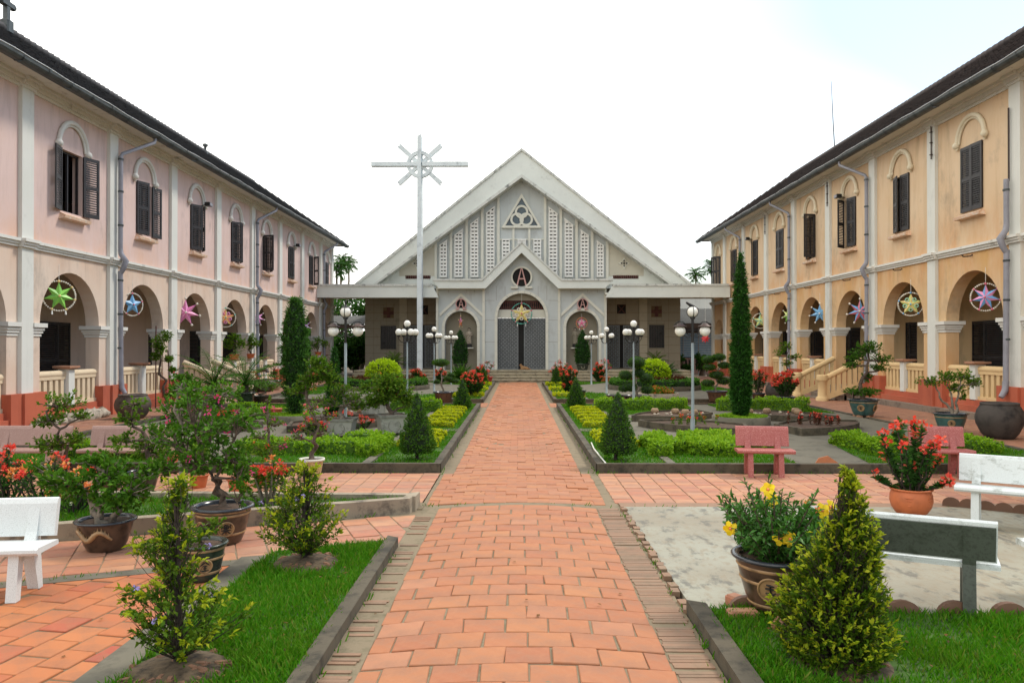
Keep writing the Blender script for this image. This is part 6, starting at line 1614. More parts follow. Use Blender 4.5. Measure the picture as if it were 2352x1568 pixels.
bonsai('bonsai_tree', 'two tiered thin bonsai growing in front of the brown-pink bench', 'bonsai', G(133, 1105, .05), 1.5, [(.03, 0, 1.28, .30, .28, .20), (-.2, 0, 1.02, .28, .22, .13), (-.1, 0, .62, .34, .3, .16), (.2, 0, .70, .22, .2, .12), (.3, .1, 1.1, .18, .15, .1)], leaf='bon', ll=.06, lw=.036, nleaf=1900, trunk_r=.045, wob=.06, twn=110)
bonsai('young_tree', 'slender bare stemmed bougainvillea rising over the lime hedge', 'shrub', G(622, 1085, .1), 1.35, [(-.1, 0, 1.1, .12, .1, .1), (.05, 0, .85, .22, .2, .14), (-.2, 0, .65, .2, .2, .12), (.2, .0, .5, .2, .2, .12), (-.05, 0, 1.25, .06, .06, .08)], leaf='bon', ll=.05, lw=.035, nleaf=420, trunk_r=.035, wob=.03, bark='bark', flower=('magfl', 6, .035), twn=60)
t = potted('potted_bonsai', 'gnarled bonsai with sparse pink blossom in a woven straw coloured pot', 716, 1092, 'flared', .215, .30, 'straw', 'rib', [(-.1, 0, .95, .25, .2, .16), (.12, 0, .8, .28, .22, .16), (-.25, 0, .7, .2, .2, .14), (.05, 0, 1.2, .22, .2, .15), (.28, 0, 1.05, .18, .15, .12)], z=.05, leaf='bon', ll=.045, lw=.03, nleaf=420, trunk_r=.045, wob=.07, flower=('pinkfl', 12, .032), twn=210)
tag(MB().cbox((0, 0, .08), (.30, .26, .16), .1, .02).obj('red_flowerpot', M['terra'], None, G(383, 1062, .12)), 'small square red clay block on the left garden kerb', 'pot')
for x, y, r_, h_, mt, lb in ((545, 1132, .17, .24, 'terra', 'small terracotta pot behind the big blue-rimmed pot'), (604, 1112, .19, .28, 'redpot', 'dark red pot of green leaves behind the straight euphorbia'), (455, 1120, .16, .22, 'terra', 'little clay pot of leaves between the bougainvilleas'), (250, 1128, .18, .24, 'glaze', 'small glazed pot in front of the second brown-pink bench')):
    t = bonsai('potted_shrub', lb, 'potted plant', G(x, y, .0), 1, [(0, 0, h_+.22, .2, .18, .14), (.1, 0, h_+.38, .15, .14, .12), (-.12, 0, h_+.34, .14, .14, .1)], z0=h_*.9, leaf='bon', ll=.05, lw=.032, nleaf=420, trunk_r=.015, twn=24, flower=('redfl', 5, .03) if mt == 'redpot' else None); pot('flared', r_, h_, t, mt, mt)
for i, (x, y, l) in enumerate(((120, 1200, 'little white flowering sprig in the left bed'), (400, 1190, 'white flowered sprig beside the leaning trunk'), (265, 1205, 'fern-like tuft between the dragon pot and the big pot'))):
    bonsai('seedling', l, 'plant', G(x, y, .09), .3, [(0, 0, .22, .16, .14, .14), (.12, 0, .3, .12, .12, .12)], leaf='boug', ll=.05, nleaf=300, trunk_r=.01, flower=('whitefl', 9, .02) if i < 2 else None, twn=8) if 'whitefl' in M or not M.__setitem__('whitefl', leaf_mat('white_petal', [(.75, .75, .7), (.8, .8, .75)])) else None

# ------------------------------------------------------------------ front right
t = thing('potted_allamanda', 'yellow trumpet allamanda in a big dark glazed pot with a ringed medallion', 'potted plant', G(1783, 1388, .10))
PR, PH = .355, .45; p_ = pot('bowl', PR, PH, t, 'glaze', 'glrim', (.55, .80, .12)); medallion(p_, PR, PH, math.radians(-118), .10, [((-.4, .6), (.4, .5)), ((-.5, .2), (.5, .15)), ((0, .6), (0, -.6)), ((-.5, -.3), (.4, -.5)), ((-.4, -.7), (.5, -.2))])
l = MB()
for q in range(6): l.cbox((.34*math.cos(q*1.05+.3), .34*math.sin(q*1.05+.3), -.045), (.26, .13, .10), q*1.05, .015)
l.obj('brick_feet', M['tile3'], t)
mb = MB(); T, D, tops = [], [], []
for i in range(96):
    q = R.uniform(0, 6.28); f = math.sqrt(R.random()); l_ = .66*(1-.22*f)*R.uniform(.6, 1.15); a = f*.88
    b = Vector((.15*f*math.cos(q), .15*f*math.sin(q), PH*.85)); pts = [b]
    for k in range(8): a += .02; pts.append(pts[-1]+Vector((math.sin(a)*math.cos(q), math.sin(a)*math.sin(q), math.cos(a)))*l_/8)
    mb.tube(pts, [.006]*8+[.003], 4, False); tops.append(pts[-1])
    for k in range(1, 9):
        for m_ in range(4):
            T.append(list(pts[k-1].lerp(pts[k], m_/4))); u = unit(2)
            d0 = (pts[k]-pts[k-1]).normalized(); d = np.array(d0)*.55+u[0]; D.append(d); T.append(T[-1]); D.append(np.array(d0)*.55+u[1])
mb.obj('stems', M['dur2'] if 'dur2' in M else M['bark'], t)
tag(quadmesh('foliage', leafs(np.array(T), np.array(D), .066, .025, .4, .1), M['allam'], t), kind='stuff')
def trumpet(parent, c, dr, r=.066):
    n = Vector(dr).normalized(); u = n.cross(Vector((0, 0, 1))).normalized(); v = n.cross(u); mb = MB(); c = Vector(c)
    mb.tube([c-n*.07, c-n*.02, c], [.008, .014, .020], 7, False)
    for k in range(5):
        a = 2*math.pi*k/5; e = u*math.cos(a)+v*math.sin(a); s = u*-math.sin(a)+v*math.cos(a)
        mb.add([c+e*.015-s*.016, c+e*r*.6-s*r*.42+n*.008, c+e*r-s*r*.12-n*.004, c+e*r*.95+s*r*.28-n*.006, c+e*r*.55+s*r*.42+n*.012, c+e*.015+s*.016], [(0, 1, 2, 3, 4, 5)])
    o = mb.obj('flower', M['yelfl'], parent); MB().ball(c-n*.004, .014, 6).obj('throat', M['porange'], o)
bY = G(1783, 1388)[1]
for x, y, dY, dr in ((1770, 1148, -.42, (.2, -1, .2)), (1812, 1236, -.66, (.35, -1, 0)), (1790, 1233, -.64, (-.4, -1, .1)), (1676, 1212, -.35, (-.5, -1, -.1)), (1886, 1170, -.45, (.1, -1, .2)), (1762, 1122, -.30, (-.3, -.8, .5)), (1905, 1162, -.40, (.6, -.8, .2))):
    q = P(x, y, bY+dY); trumpet(t, (q[0]-t.location[0], q[1]-t.location[1], q[2]-t.location[2]), dr)
for k in (3, 17): quadmesh('wilted_flower', petals(np.array([list(tops[k])]), .02, 8, .03, .02), M['orafl'], t)
t = euphorbia('red crown of thorns in a round terracotta pot beside the stained white bench', G(2088, 1181, .012), 1.08, .46, 21, 0, 'redfl', .060, 'potted plant', 'potted_euphorbia', potspec=('round', .275, .37, 'terra'), leafn=13, hv=.75)
mb = MB()
for sg in (-1, 1):
    for k in range(4):
        a0 = -math.pi/2+sg*.55; w_ = .16-.03*k; z = .27-.035*k; rr = .268*(1 if z > .2 else .96)
        mb.tube([(rr*math.cos(a), rr*math.sin(a), z) for a in np.linspace(a0-w_, a0+w_, 6)], .008, 5)
mb.obj('moulded_bars', M['terra'], t)

# ------------------------------------------------------------------ gardens along the path
tg = 'clipped conical topiaries lining the path'
for x, yb, h, r, lb, st in ((1418, 1058, 1.34, .43, 'clipped conical topiary with two stems at the right front garden corner', 2), (1323, 936, 1.12, .40, 'clipped conical topiary right of the path by the second cross path', 1), (1278, 886, 1.12, .36, 'farthest clipped conical topiary right of the path', 1),
                            (958, 1057, 1.32, .42, 'loose conical topiary with red-brown tips at the left front garden corner', 1), (1062, 942, 1.08, .36, 'clipped conical topiary left of the path by the second cross path', 1), (1110, 886, 1.08, .33, 'farthest clipped conical topiary left of the path', 1)):
    topiary('conical_topiary', lb, G(x, yb, QZ), h, r, n=1500 if yb > 1000 else 800, ll=.038 if yb > 1000 else .05, lw=.026 if yb > 1000 else .035, z0=.14 if yb > 1000 else .05, group=tg, stems=st, shell=.25, lump=.10 if x < 1000 else .05)
for x, lb in ((1057, 'tall clipped conifer in a pot before the left church niche'), (1338, 'tall clipped conifer in a decorated pot before the right church niche')):
    b = P(x, 846, 50.75); t = topiary('tall_topiary', lb, (b[0], 50.75, FLZ), 2.62, .53, n=1300, ll=.075, lw=.045, z0=.42, leaf='cyp', prof=lambda f: .53*(.8+.2*min(1, f*5))*(1-f**2.1)**.8+.02)
    pot('flared', .46, .44, t, 'glaze2', 'glaze2'); mb = MB(); mb.ring((0, -.36, .22), .10, .02, 14, 5); mb.obj('pot_emblem', M['chtan'], t)
topiary('cypress', 'tall thin dark cypress in the right round planter', (CYR[0], CYR[1], QZ+.18), 4.65, .36, 'cyp', .05, .10, .028, 5200, 4, prof=lambda f: .295*min(1, .62+f*2.4)*(1-f**3.2)**.75*(1-.25*f)+.012, trunk=.06, shell=.22, lump=.10)
topiary('juniper', 'bushy feathery juniper in the left round planter', (CYL[0], CYL[1], QZ+.18), 3.40, .42, 'jun', .08, .13, .030, 3400, 4, prof=lambda f: .37*min(1, .45+f*1.6)*(1-max(0, f-.55)**1.6*2.6)**.9+.03, trunk=.05, shell=.5, lump=.20)
topiary('juniper', 'smaller dark juniper crowded behind the bushy one', (CYL[0]+.75, CYL[1]+1.6, QZ), 2.2, .34, 'cyp', .05, .13, .03, 1300, 4, shell=.5, lump=.2)
ORD = ('first', 'second', 'third', 'fourth', 'fifth', 'sixth', 'seventh', 'eighth', 'ninth', 'tenth')
# yellow-green letter-like hedge blocks beside the path
for s in (1, -1):
    k_ = -1
    for y0, k in ((17.4, 4), (20.8, 6)):
        for i in range(k):
            y = y0-.5+i*.66 if y0 < 20 else y0+.2+i*1.05
            lb = ('left' if s < 0 else 'right')
            if s < 0 or True: k_ += 1; hedge(ORD[k_]+' yellow hedge block from the front corner in the row '+lb+' of the path', [(s*1.85, y), (s*2.50, y)], .25, .17, 'gold2', QZ, 620, .045, .038)
M_ = None
for s in (1, -1):
    for i in range(3): hedge(('nearest', 'middle', 'farthest')[i]+' of three low yellow hedge blocks in the far '+('left' if s < 0 else 'right')+' garden beside the path', [(s*1.85, 33.6+i*4.6), (s*2.45, 33.6+i*4.6)], .8, .2, 'gold2', QZ, 170, .10, .08)
# lime hedges
Hg = lambda *pts: [G(x, y, QZ+.12)[:2] for x, y in pts]
def hq(lb, *pts, w_=.42, h=.30, **k): hedge(lb, [G(x, y, QZ)[:2] for x, y in pts], w_, h, 'lime', QZ, k.get('d', 420), .062, .042)
hq('L shaped lime hedge just right of the first conical topiary', (1490, 1028), (1560, 1040)); hq('lime hedge bar running back from the L shaped hedge', (1520, 1048), (1500, 1022)); hq('short slanting lime hedge under the right capped lamp post', (1576, 1020), (1606, 1044))
hq('wide lime hedge left of the pink bench', (1630, 1018), (1660, 1045), w_=.7); hq('lime hedge behind the pink bench', (1672, 1030), (1745, 1030), w_=.6)
hq('low lime hedge right of the concrete path to the round planter', (1935, 1020), (2035, 1046), w_=.55); hq('lime hedge behind the second pink bench', (2040, 1040), (2170, 1040), w_=.5); hq('lime hedge mound below the dark clay jar', (2190, 1030), (2255, 1040), w_=.6)
hq('darker lime hedge along the second cross path on the right', (1380, 942), (1560, 942), w_=.5, h=.42, d=260); hq('lime hedge behind the right cypress planter', (1660, 942), (1840, 944), w_=.5, h=.45, d=260)
hq('lime hedge under the leaning left bonsai planters', (742, 1040), (800, 1040), w_=.7); hq('lime hedge lump right of the square planter bonsai', (815, 1022), (850, 1022), w_=.5); hq('small lime hedge mound nearest the left conical topiary', (846, 1048), (878, 1028), w_=.45)
hq('lime hedge behind the slender bougainvillea stem', (590, 1040), (700, 1042), w_=.7); hq('lime hedge below the first brown-pink bench', (180, 1050), (270, 1050), w_=.5); hq('lime hedge below the second brown-pink bench', (290, 1052), (400, 1052), w_=.6); hq('bright lime hedge lump right of the brown-pink benches', (375, 1048), (430, 1048), w_=.7)
hq('lime hedge at the back of the left garden', (880, 944), (1000, 944), w_=.5, h=.42, d=260); hq('lime hedge lumps left of the juniper', (590, 960), (640, 956), w_=.6, d=260); hq('lime hedge along the second cross path far left', (540, 946), (600, 945), w_=.5, d=260)
# far gardens
for s, lb in ((1, 'right'), (-1, 'left')):
    c = (s*6.9, 40.0)
    t = thing('dome_shrub', 'bright lime dome shaped shrub in the far '+lb+' garden', 'shrub', (c[0], c[1], QZ)); tp, td = ell_tips(1500, (0, 0, .75), (.95 if s < 0 else .85, .9, .8), .3, .6)
    MB().tube([(0, 0, -.05), (0, 0, .6)], [.06, .04], 6).obj('trunk', M['bark'], t); MB().ball((0, 0, .72), .70, 14, .85).obj('shaded_core', M['core'], t)
    tag(quadmesh('foliage', sprig(tp, td, 4, .11, .07, .8), M['dome'], t), kind='stuff')
    a = np.linspace(math.pi*.0, 2*math.pi, 15); hedge('round clipped green hedge ring of the far '+lb+' garden', [(c[0]+2.02*math.cos(q), c[1]+2.02*math.sin(q)) for q in a], .5, .42, 'hedgeg', QZ+.1, 95, .10, .07)
    hedge('purple-brown leaved ring inside the far '+lb+' hedge', [(c[0]+1.35*math.cos(q), c[1]+1.35*math.sin(q)) for q in a], .42, .5, 'purp', QZ+.1, 90, .10, .06)
    for q in (0.6, 2.5, -2.4, -.6): pass
t = thing('flower_bed_plants', 'orange and rust coloured bedding plants in the small round bed', 'flowers', (5.9, 33.2, QZ+.15)); tp, td = ell_tips(420, (0, 0, .08), (.72, .72, .26), .5, .3); tag(quadmesh('foliage', sprig(tp, td, 4, .09, .05, .9), M['bon'], t), kind='stuff'); tag(quadmesh('flowers', petals(tp[:170], .03, 6, .06, .05), M['rustfl'], t), kind='stuff')

# cloud pruned and mushroom shaped bonsai
cloud_tree('cloud_bonsai', 'mushroom topped cloud bonsai in a brown pot with ring medallions left of the path', G(1019, 925, 0), [(-.12, 0, 1.62, .36, .16), (.22, 0, .98, .22, .12), (.46, .05, .88, .24, .11), (-.28, 0, .85, .16, .10), (.30, .1, 1.12, .18, .1)], ('flared', .42, .46, 'glaze', 'glrim'), .04, 420)
cloud_tree('cloud_bonsai', 'dark rounded cloud bonsai in a wide low bowl before the right lime dome', G(1462, 924, QZ), [(0, 0, 1.55, .36, .24), (-.42, .1, 1.05, .28, .2), (.36, 0, .95, .30, .22), (-.25, 0, .62, .28, .2), (.40, 0, .50, .26, .18), (.1, .1, 1.15, .28, .2), (-.5, 0, .55, .22, .16)], ('bowl', .55, .28, 'glaze2', 'glrim'), .05, 420)
cloud_tree('cloud_bonsai', 'many padded cloud bonsai in a dark pot near the ochre wing', G(1645, 921, QZ), [(0, 0, 1.05, .30, .16), (-.35, 0, .72, .28, .15), (.28, 0, .8, .28, .15), (-.28, 0, 1.35, .26, .14), (.1, 0, 1.75, .28, .15), (-.30, .1, 1.65, .30, .17), (.30, 0, 1.42, .26, .14)], ('flared', .42, .42, 'glaze', 'glrim'), .04, 420)
for i, (x, y, lb) in enumerate(((1330, 912, 'dark bowl between the second and third right topiaries'), (1410, 924, 'empty wide dark bowl beside the dark cloud bonsai'))):
    t = thing('glazed_bowl', lb, 'pot', G(x, y, QZ)); pot('bowl', .36 if i else .3, .3, t, 'glaze', 'glrim')
for x, y, r_, lb in ((1512, 884, .33, 'round green shrub left of the right hedge ring'), (1440, 886, .38, 'pale green round shrub at the right hedge ring'), (960, 892, .35, 'round green shrub at the left hedge ring')):
    t = thing('round_shrub', lb, 'shrub', G(x, y, QZ)); tp, td = ell_tips(300, (0, 0, r_*.8), (r_, r_, r_*.8), .3); MB().ball((0, 0, r_*.75), r_*.8, 10).obj('shaded_core', M['core'], t); tag(quadmesh('foliage', sprig(tp, td, 4, .07, .045, .8), M['hedgeg'], t), kind='stuff')

# square concrete planters with bonsai on the left garden
def sqpot(t, w_, h):
    mb = MB(); a, b = w_*.40, w_*.48
    mb.add([(-a, -a, .08), (a, -a, .08), (a, a, .08), (-a, a, .08), (-b, -b, h*.90), (b, -b, h*.90), (b, b, h*.90), (-b, b, h*.90)], [(0, 1, 5, 4), (1, 2, 6, 5), (2, 3, 7, 6), (3, 0, 4, 7), (3, 2, 1, 0)])
    p_ = mb.obj('pot', M['cpot'], t); r_ = MB(); c = w_*.52
    for q in ((-c, c, -c, -c+.06), (-c, c, c-.06, c), (-c, -c+.06, -c+.06, c-.06), (c-.06, c, -c+.06, c-.06)): r_.box(*q, h*.88, h)
    r_.obj('pot_rim', M['cpot2'], p_); MB().box(-c+.06, c-.06, -c+.06, c-.06, h*.8, h*.93).obj('soil', M['soil'], p_)
    for sx in (-1, 1):
        for sy in (-1, 1): MB().cbox((sx*a*.75, sy*a*.75, .035), (.12, .12, .09)).obj('foot', M['cpot2'], p_)
    mb = MB(); mb.ring((0, -w_*.455, h*.5), w_*.2, .006, 18, 5); mb.obj('ring_relief', M['cpot2'], p_)
M['cpot2'] = mould('mossy_planter_rim', (.20, .20, .165), (.06, .06, .05), .5, .7, 6)
t = bonsai('planter_bonsai', 'leafy dense bonsai in a square pale concrete planter left of the path', 'potted plant', G(900, 999, QZ), 1.4, [(-.25, 0, 1.0, .36, .3, .22), (.2, 0, 1.05, .38, .3, .25), (-.05, 0, 1.32, .42, .35, .24), (-.45, .1, .82, .3, .25, .18), (.42, 0, .82, .25, .25, .15)], z0=.46, leaf='bon', ll=.065, lw=.042, nleaf=5000, trunk_r=.06, wob=.06, flower=('orafl', 10, .03), twn=120); sqpot(t, .72, .52); t.rotation_euler = (0, 0, .35)
t = bonsai('planter_bonsai', 'sparse twiggy bonsai in a square grey planter behind the left capped lamp post', 'potted plant', G(784, 1003, QZ), 1.2, [(-.25, 0, .85, .3, .25, .16), (.3, 0, .95, .32, .25, .16), (0, 0, 1.12, .3, .25, .18), (.45, .1, .72, .25, .2, .12)], z0=.42, leaf='bon', ll=.055, lw=.036, nleaf=2200, trunk_r=.07, wob=.08, bark='barkg', flower=('pinkfl', 8, .03), twn=170); sqpot(t, .66, .45)
t = bonsai('planter_bonsai', 'bonsai in a second square planter just behind the leafy one', 'potted plant', G(862, 962, QZ), 1.2, [(-.3, 0, .95, .3, .25, .18), (.1, 0, 1.15, .35, .3, .2), (.3, .1, .85, .3, .25, .15)], z0=.46, leaf='bon', ll=.07, lw=.045, nleaf=1300, trunk_r=.06, wob=.06, twn=60); sqpot(t, .8, .52)
bonsai('bonsai_tree', 'tall bonsai with reddish crown over the sparse planter on the left garden', 'bonsai', G(722, 1008, QZ), 1.8, [(.15, 0, 1.62, .35, .3, .2), (-.1, 0, 1.40, .3, .25, .16), (.35, 0, 1.45, .25, .2, .18), (-.35, .1, 1.15, .3, .22, .14), (.1, 0, 1.85, .25, .2, .1)], leaf='bon', ll=.065, lw=.045, nleaf=3200, trunk_r=.055, wob=.08, bark='bark', flower=('orafl', 8, .04), twn=90)
euphorbia('dark red flowers in the near left petal bed', (CYL[0]+1.6, CYL[1]-1.7, QZ+.1), .34, .35, 9, 0, 'redfl', .045)
euphorbia('bright red flowers among twigs left of the square planters', G(712, 1000, QZ+.1), .42, .3, 9, 0, 'redfl', .045)
euphorbia('red flowers between the two square planters', G(832, 984, QZ+.1), .28, .28, 6, 0, 'redfl', .04)
euphorbia('red flowers in the far left petal bed near the white sign stone', (CYL[0]-1.6, CYL[1]-1.3, QZ+.1), .3, .45, 9, 0, 'redfl', .045)
# small red salvias of the right petal beds
for cx, cy, lb, n in ((CYR[0]-1.55, CYR[1]-1.6, 'small red flowers in the near left petal bed of the right garden', 12), (CYR[0]+1.6, CYR[1]-1.5, 'dark red seedlings in the near right petal bed of the right garden', 16)):
    t = thing('bedding_flowers', lb, 'flowers', (cx, cy, QZ+.12)); sx = 1 if cx > CYR[0] else -1
    for k in range(n):
        a, r_ = math.radians(R.uniform(-26, 26)+(-45 if sx > 0 else -135)), R.uniform(-.55, .6); x, y = r_*math.cos(a)+R.gauss(0, .35)*abs(math.sin(a)), r_*math.sin(a)*.5+R.gauss(0, .3)*.4
        h = R.uniform(.16, .30); tp = np.array([[x, y, z] for z in np.linspace(.03, h, 9)]); d = unit(9); d[:, 2] = abs(d[:, 2])*.6
        quadmesh('plant', leafs(np.repeat(tp, 3, 0), unit(27)+np.array([0, 0, .4]), .08, .035), M['purp' if sx > 0 else 'bon'], t); quadmesh('flower_head', petals(np.array([[x, y, h]]), .03, 9, .05, .035), M['redfl'], t)
# shells, stones and clay pots in the rear petal beds
def oddments(lb, c, n, seed):
    t = thing('rockery', lb, 'stones', (c[0], c[1], QZ+.13)); q = random.Random(seed)
    for k in range(n):
        x, y = q.uniform(-.8, .8), q.uniform(-.45, .45)
        if k % 4 == 0:
            m_ = MB(); m_.lathe([(.08, 0), (.115, .03), (.12, .10), (.09, .155), (.075, .16), (.07, .12)], (x, y, 0), 12); m_.obj('clay_pot', M['tan_pot'], t)
        else:
            m_ = MB(); s_ = q.uniform(.03, .075); m_.ball((0, 0, 0), s_, 7, .7); m_.v = [(v[0]*(1+q.uniform(-.25, .25))+x, v[1]*(1+q.uniform(-.25, .25))+y, v[2]*(1+q.uniform(-.3, .3))+s_*.4) for v in m_.v]; m_.obj('stone', M['stonew'], t)
    return t
M['tan_pot'] = plain('tan_clay_pot', (.30, .20, .12), .85, 0, .3, 8)
oddments('clay pots and pale shells in the rear left petal bed of the right garden', (CYR[0]-1.5, CYR[1]+1.6), 15, 1); oddments('little clay pots and stones in the rear right petal bed of the right garden', (CYR[0]+1.5, CYR[1]+1.6), 13, 2); oddments('stones and a tipped shell in the rear left petal bed of the left garden', (CYL[0]+1.5, CYL[1]+1.5), 11, 3)
t = thing('red_stool', 'low round red stump beside the left juniper', 'stool', G(634, 962, QZ)); MB().lathe([(.14, 0), (.16, .02), (.15, .26), (.17, .28), (.17, .32), (.001, .33)], n=16).obj('seat', M['terra'], t)

# ------------------------------------------------------------------ along the wings
def jar(lb, x, y, r, h, mat, z=.1):
    t = thing('clay_jar', lb, 'jar', G(x, y, z)); p_ = pot('jar', r, h, t, mat, mat); return t
jar('huge round dark clay jar by the ochre wing', 2290, 1006, .52, .86, 'jar'); jar('brown clay jar beside the pink wing downpipe', 302, 962, .52, .74, 'jar2'); jar('dark clay jar behind the red flowers at the ochre stair', 1783, 922, .45, .75, 'jar')
t = potted('potted_bonsai', 'open branched bonsai in a teal glazed pot before the ochre wing', 2178, 988, 'bowl', .39, .46, 'teal', 'glrim', [(-.55, 0, 1.25, .28, .22, .13), (-.1, 0, 1.35, .30, .25, .15), (.35, 0, 1.40, .32, .25, .16), (.65, .1, 1.22, .22, .2, .14), (.15, 0, 1.08, .25, .2, .12), (.35, 0, .85, .12, .1, .1)], z=.1, band=(.78,), meds=((math.radians(-115), .08, None),), leaf='bon', ll=.055, lw=.036, nleaf=2300, stems=3, trunk_r=.04, wob=.04, bark='barkg', twn=120, legs=True, dz=.06)
t = potted('potted_bonsai', 'tall tiered dark bonsai in a teal pot with medallions by the ochre stair', 1980, 952, 'bowl', .44, .50, 'teal', 'glrim', [(.1, 0, 2.05, .40, .35, .26), (-.25, 0, 1.80, .30, .25, .16), (.55, 0, 1.72, .32, .25, .15), (-.35, 0, 1.55, .25, .25, .10), (.5, .1, 1.45, .28, .25, .12), (0, 0, .72, .55, .45, .14), (.15, .1, 1.2, .2, .2, .2)], z=.1, band=(.80,), meds=((math.radians(-55), .10, None), (math.radians(-125), .10, None)), leaf='topi', ll=.065, lw=.042, nleaf=4200, trunk_r=.075, wob=.06, bark='bark', twn=60, legs=True, dz=.06)
euphorbia('mass of red flowers in a pot before the ochre stair', G(1803, 932, .1), 1.0, .50, 26, .25, 'redfl', .07, 'potted plant', 'potted_euphorbia', potspec=('flared', .33, .36, 'glaze2', 'glrim'))
euphorbia('red flowering plant just right of the tall cypress', G(1740, 920, .1), 1.05, .34, 14, .25, 'redfl', .065, 'potted plant', 'potted_euphorbia', potspec=('flared', .28, .32, 'glaze', 'glrim'))
potted('potted_bonsai', 'slim bonsai before the ochre wall right of the cypress', 1806, 905, 'flared', .35, .4, 'glaze', 'glrim', [(0, 0, 2.2, .3, .3, .2), (-.3, 0, 1.9, .28, .25, .16), (.35, 0, 1.7, .3, .25, .16), (0, 0, 1.4, .25, .25, .15)], z=.1, leaf='bon', ll=.08, lw=.05, nleaf=1000, trunk_r=.05, wob=.06, twn=60)
# left side of the court
t = thing('staked_tree', 'thin crooked tree with two wooden stakes before the pink wing', 'tree', G(374, 938, .1)); mb = MB(); pts = walk((0, 0, -.02), (-.1, 0, 2.2), 9, .07); mb.tube(pts, [.06, .055, .05, .05, .045, .04, .035, .03, .02, .012], 7); mb.obj('trunk', M['bark'], t)
for x0, x1, h in ((.22, .12, 2.05), (-.32, -.30, 2.9)): MB().tube([(x0, .05, 0), (x1, .03, h)], .022, 5).obj('stake', M['brickred'], t)
T, D = [], []
for c in ((-.25, 0, 2.3, .28), (.05, 0, 2.55, .28), (-.3, 0, 1.85, .22), (.15, 0, 1.75, .2), (-.1, 0, 2.1, .26), (.3, 0, 1.35, .16)): a, b = ell_tips(90, c[:3], (c[3], c[3], c[3]*.8), .8); T.append(a); D.append(b)
tag(quadmesh('foliage', sprig(np.concatenate(T), np.concatenate(D), 4, .075, .045, .8), M['bon'], t), kind='stuff')
potted('potted_bougainvillea', 'leafy bougainvillea in a ridged jar below the staked tree', 428, 955, 'jar', .42, .55, 'jar', 'jar', [(0, 0, .95, .5, .4, .26), (-.3, 0, .75, .35, .3, .2), (.4, 0, .8, .3, .3, .2), (-.15, 0, 1.2, .35, .3, .18)], z=.1, leaf='boug', ll=.085, lw=.06, nleaf=2300, trunk_r=.05, flower=('pinkfl', 14, .05), twn=40)
for x, y, lb, L_, n in ((490, 931, 'arching palm before the pink wing stair', 1.9, 18), (562, 932, 'darker cycad palm with upright fronds by the pink wing', 1.7, 22)):
    t = thing('potted_palm', lb, 'palm', G(x, y, .1)); pot('flared', .36, .5, t, 'glaze2', 'glaze2'); MB().tube([(0, 0, .4), (.02, 0, .75)], [.12, .10], 8).obj('trunk', M['barkd'], t); fronds(t, n, L_, .72, .12, 1.25, .36, 'palm', 11, .028)
jar('wide brown glazed bowl jar beneath the clay spout of the pink wing', 603, 900, .60, .60, 'jar2')
tag(MB().tube([P(590, 852, 37), P(606, 849, 36.8), P(612, 850, 36.7), P(613, 856, 36.7)], [.09, .09, .09, .09], 8).obj('spout', M['jar2']), 'short brown clay spout over the wide bowl jar', 'spout')
for x, yb, Y, lb, rr in ((536, 838, 35.4, 'potted bonsai on the pink wing balustrade post', .38), (573, 838, 38.2, 'leafy potted bonsai farther along the pink wing balustrade', .42), (730, 838, 49.8, 'small potted bonsai at the far end of the pink wing', .42)):
    b = P(x, yb, Y); t = bonsai('potted_bonsai', lb, 'bonsai', (b[0], Y, 1.70), 1, [(-.25, 0, .65, rr, rr, .26), (.3, 0, .75, rr*.8, rr*.8, .24), (0, 0, 1.0, rr*.8, rr*.7, .22)], z0=.2, leaf='bon', ll=.085, lw=.055, nleaf=1200, trunk_r=.04, twn=30); pot('flared', .24, .22, t, 'terra', 'terra')
potted('potted_bonsai', 'flat topped bonsai in an orange and blue pot left of the juniper', 629, 896, 'flared', .36, .5, 'tan_pot', 'glrim', [(-.3, 0, 1.2, .26, .25, .08), (.15, 0, 1.3, .3, .28, .08), (.1, 0, .85, .3, .25, .12), (-.1, 0, .7, .3, .3, .1)], z=.1, leaf='topi', ll=.06, lw=.04, nleaf=1100, trunk_r=.04, wob=.05, twn=20)
potted('potted_bonsai', 'low spreading twiggy bonsai before the cycad palm', 600, 926, 'bowl', .40, .3, 'glaze2', 'glaze2', [(-.4, 0, .55, .35, .3, .14), (.3, 0, .62, .4, .3, .16), (0, 0, .75, .35, .3, .14)], z=.1, leaf='bon', ll=.07, lw=.045, nleaf=900, trunk_r=.05, wob=.07, bark='barkg', twn=90)
t = thing('stone_heap', 'rough pale stones piled at the foot of the pink wing', 'stones', G(165, 975, .1)); q = random.Random(8)
for k in range(9):
    m_ = MB(); s_ = q.uniform(.14, .34); m_.ball((0, 0, 0), s_, 7, .62); x = -1.0+k*.16+q.uniform(-.1, .1); y = -1.2+k*.42
    m_.v = [(v[0]*(1+q.uniform(-.3, .3))*.8-.35+q.uniform(-.02, .02), v[1]*(1+q.uniform(-.3, .3))+y, v[2]*(1+q.uniform(-.3, .3))+s_*.35) for v in m_.v]; m_.obj('stone', M['stonew'], t)
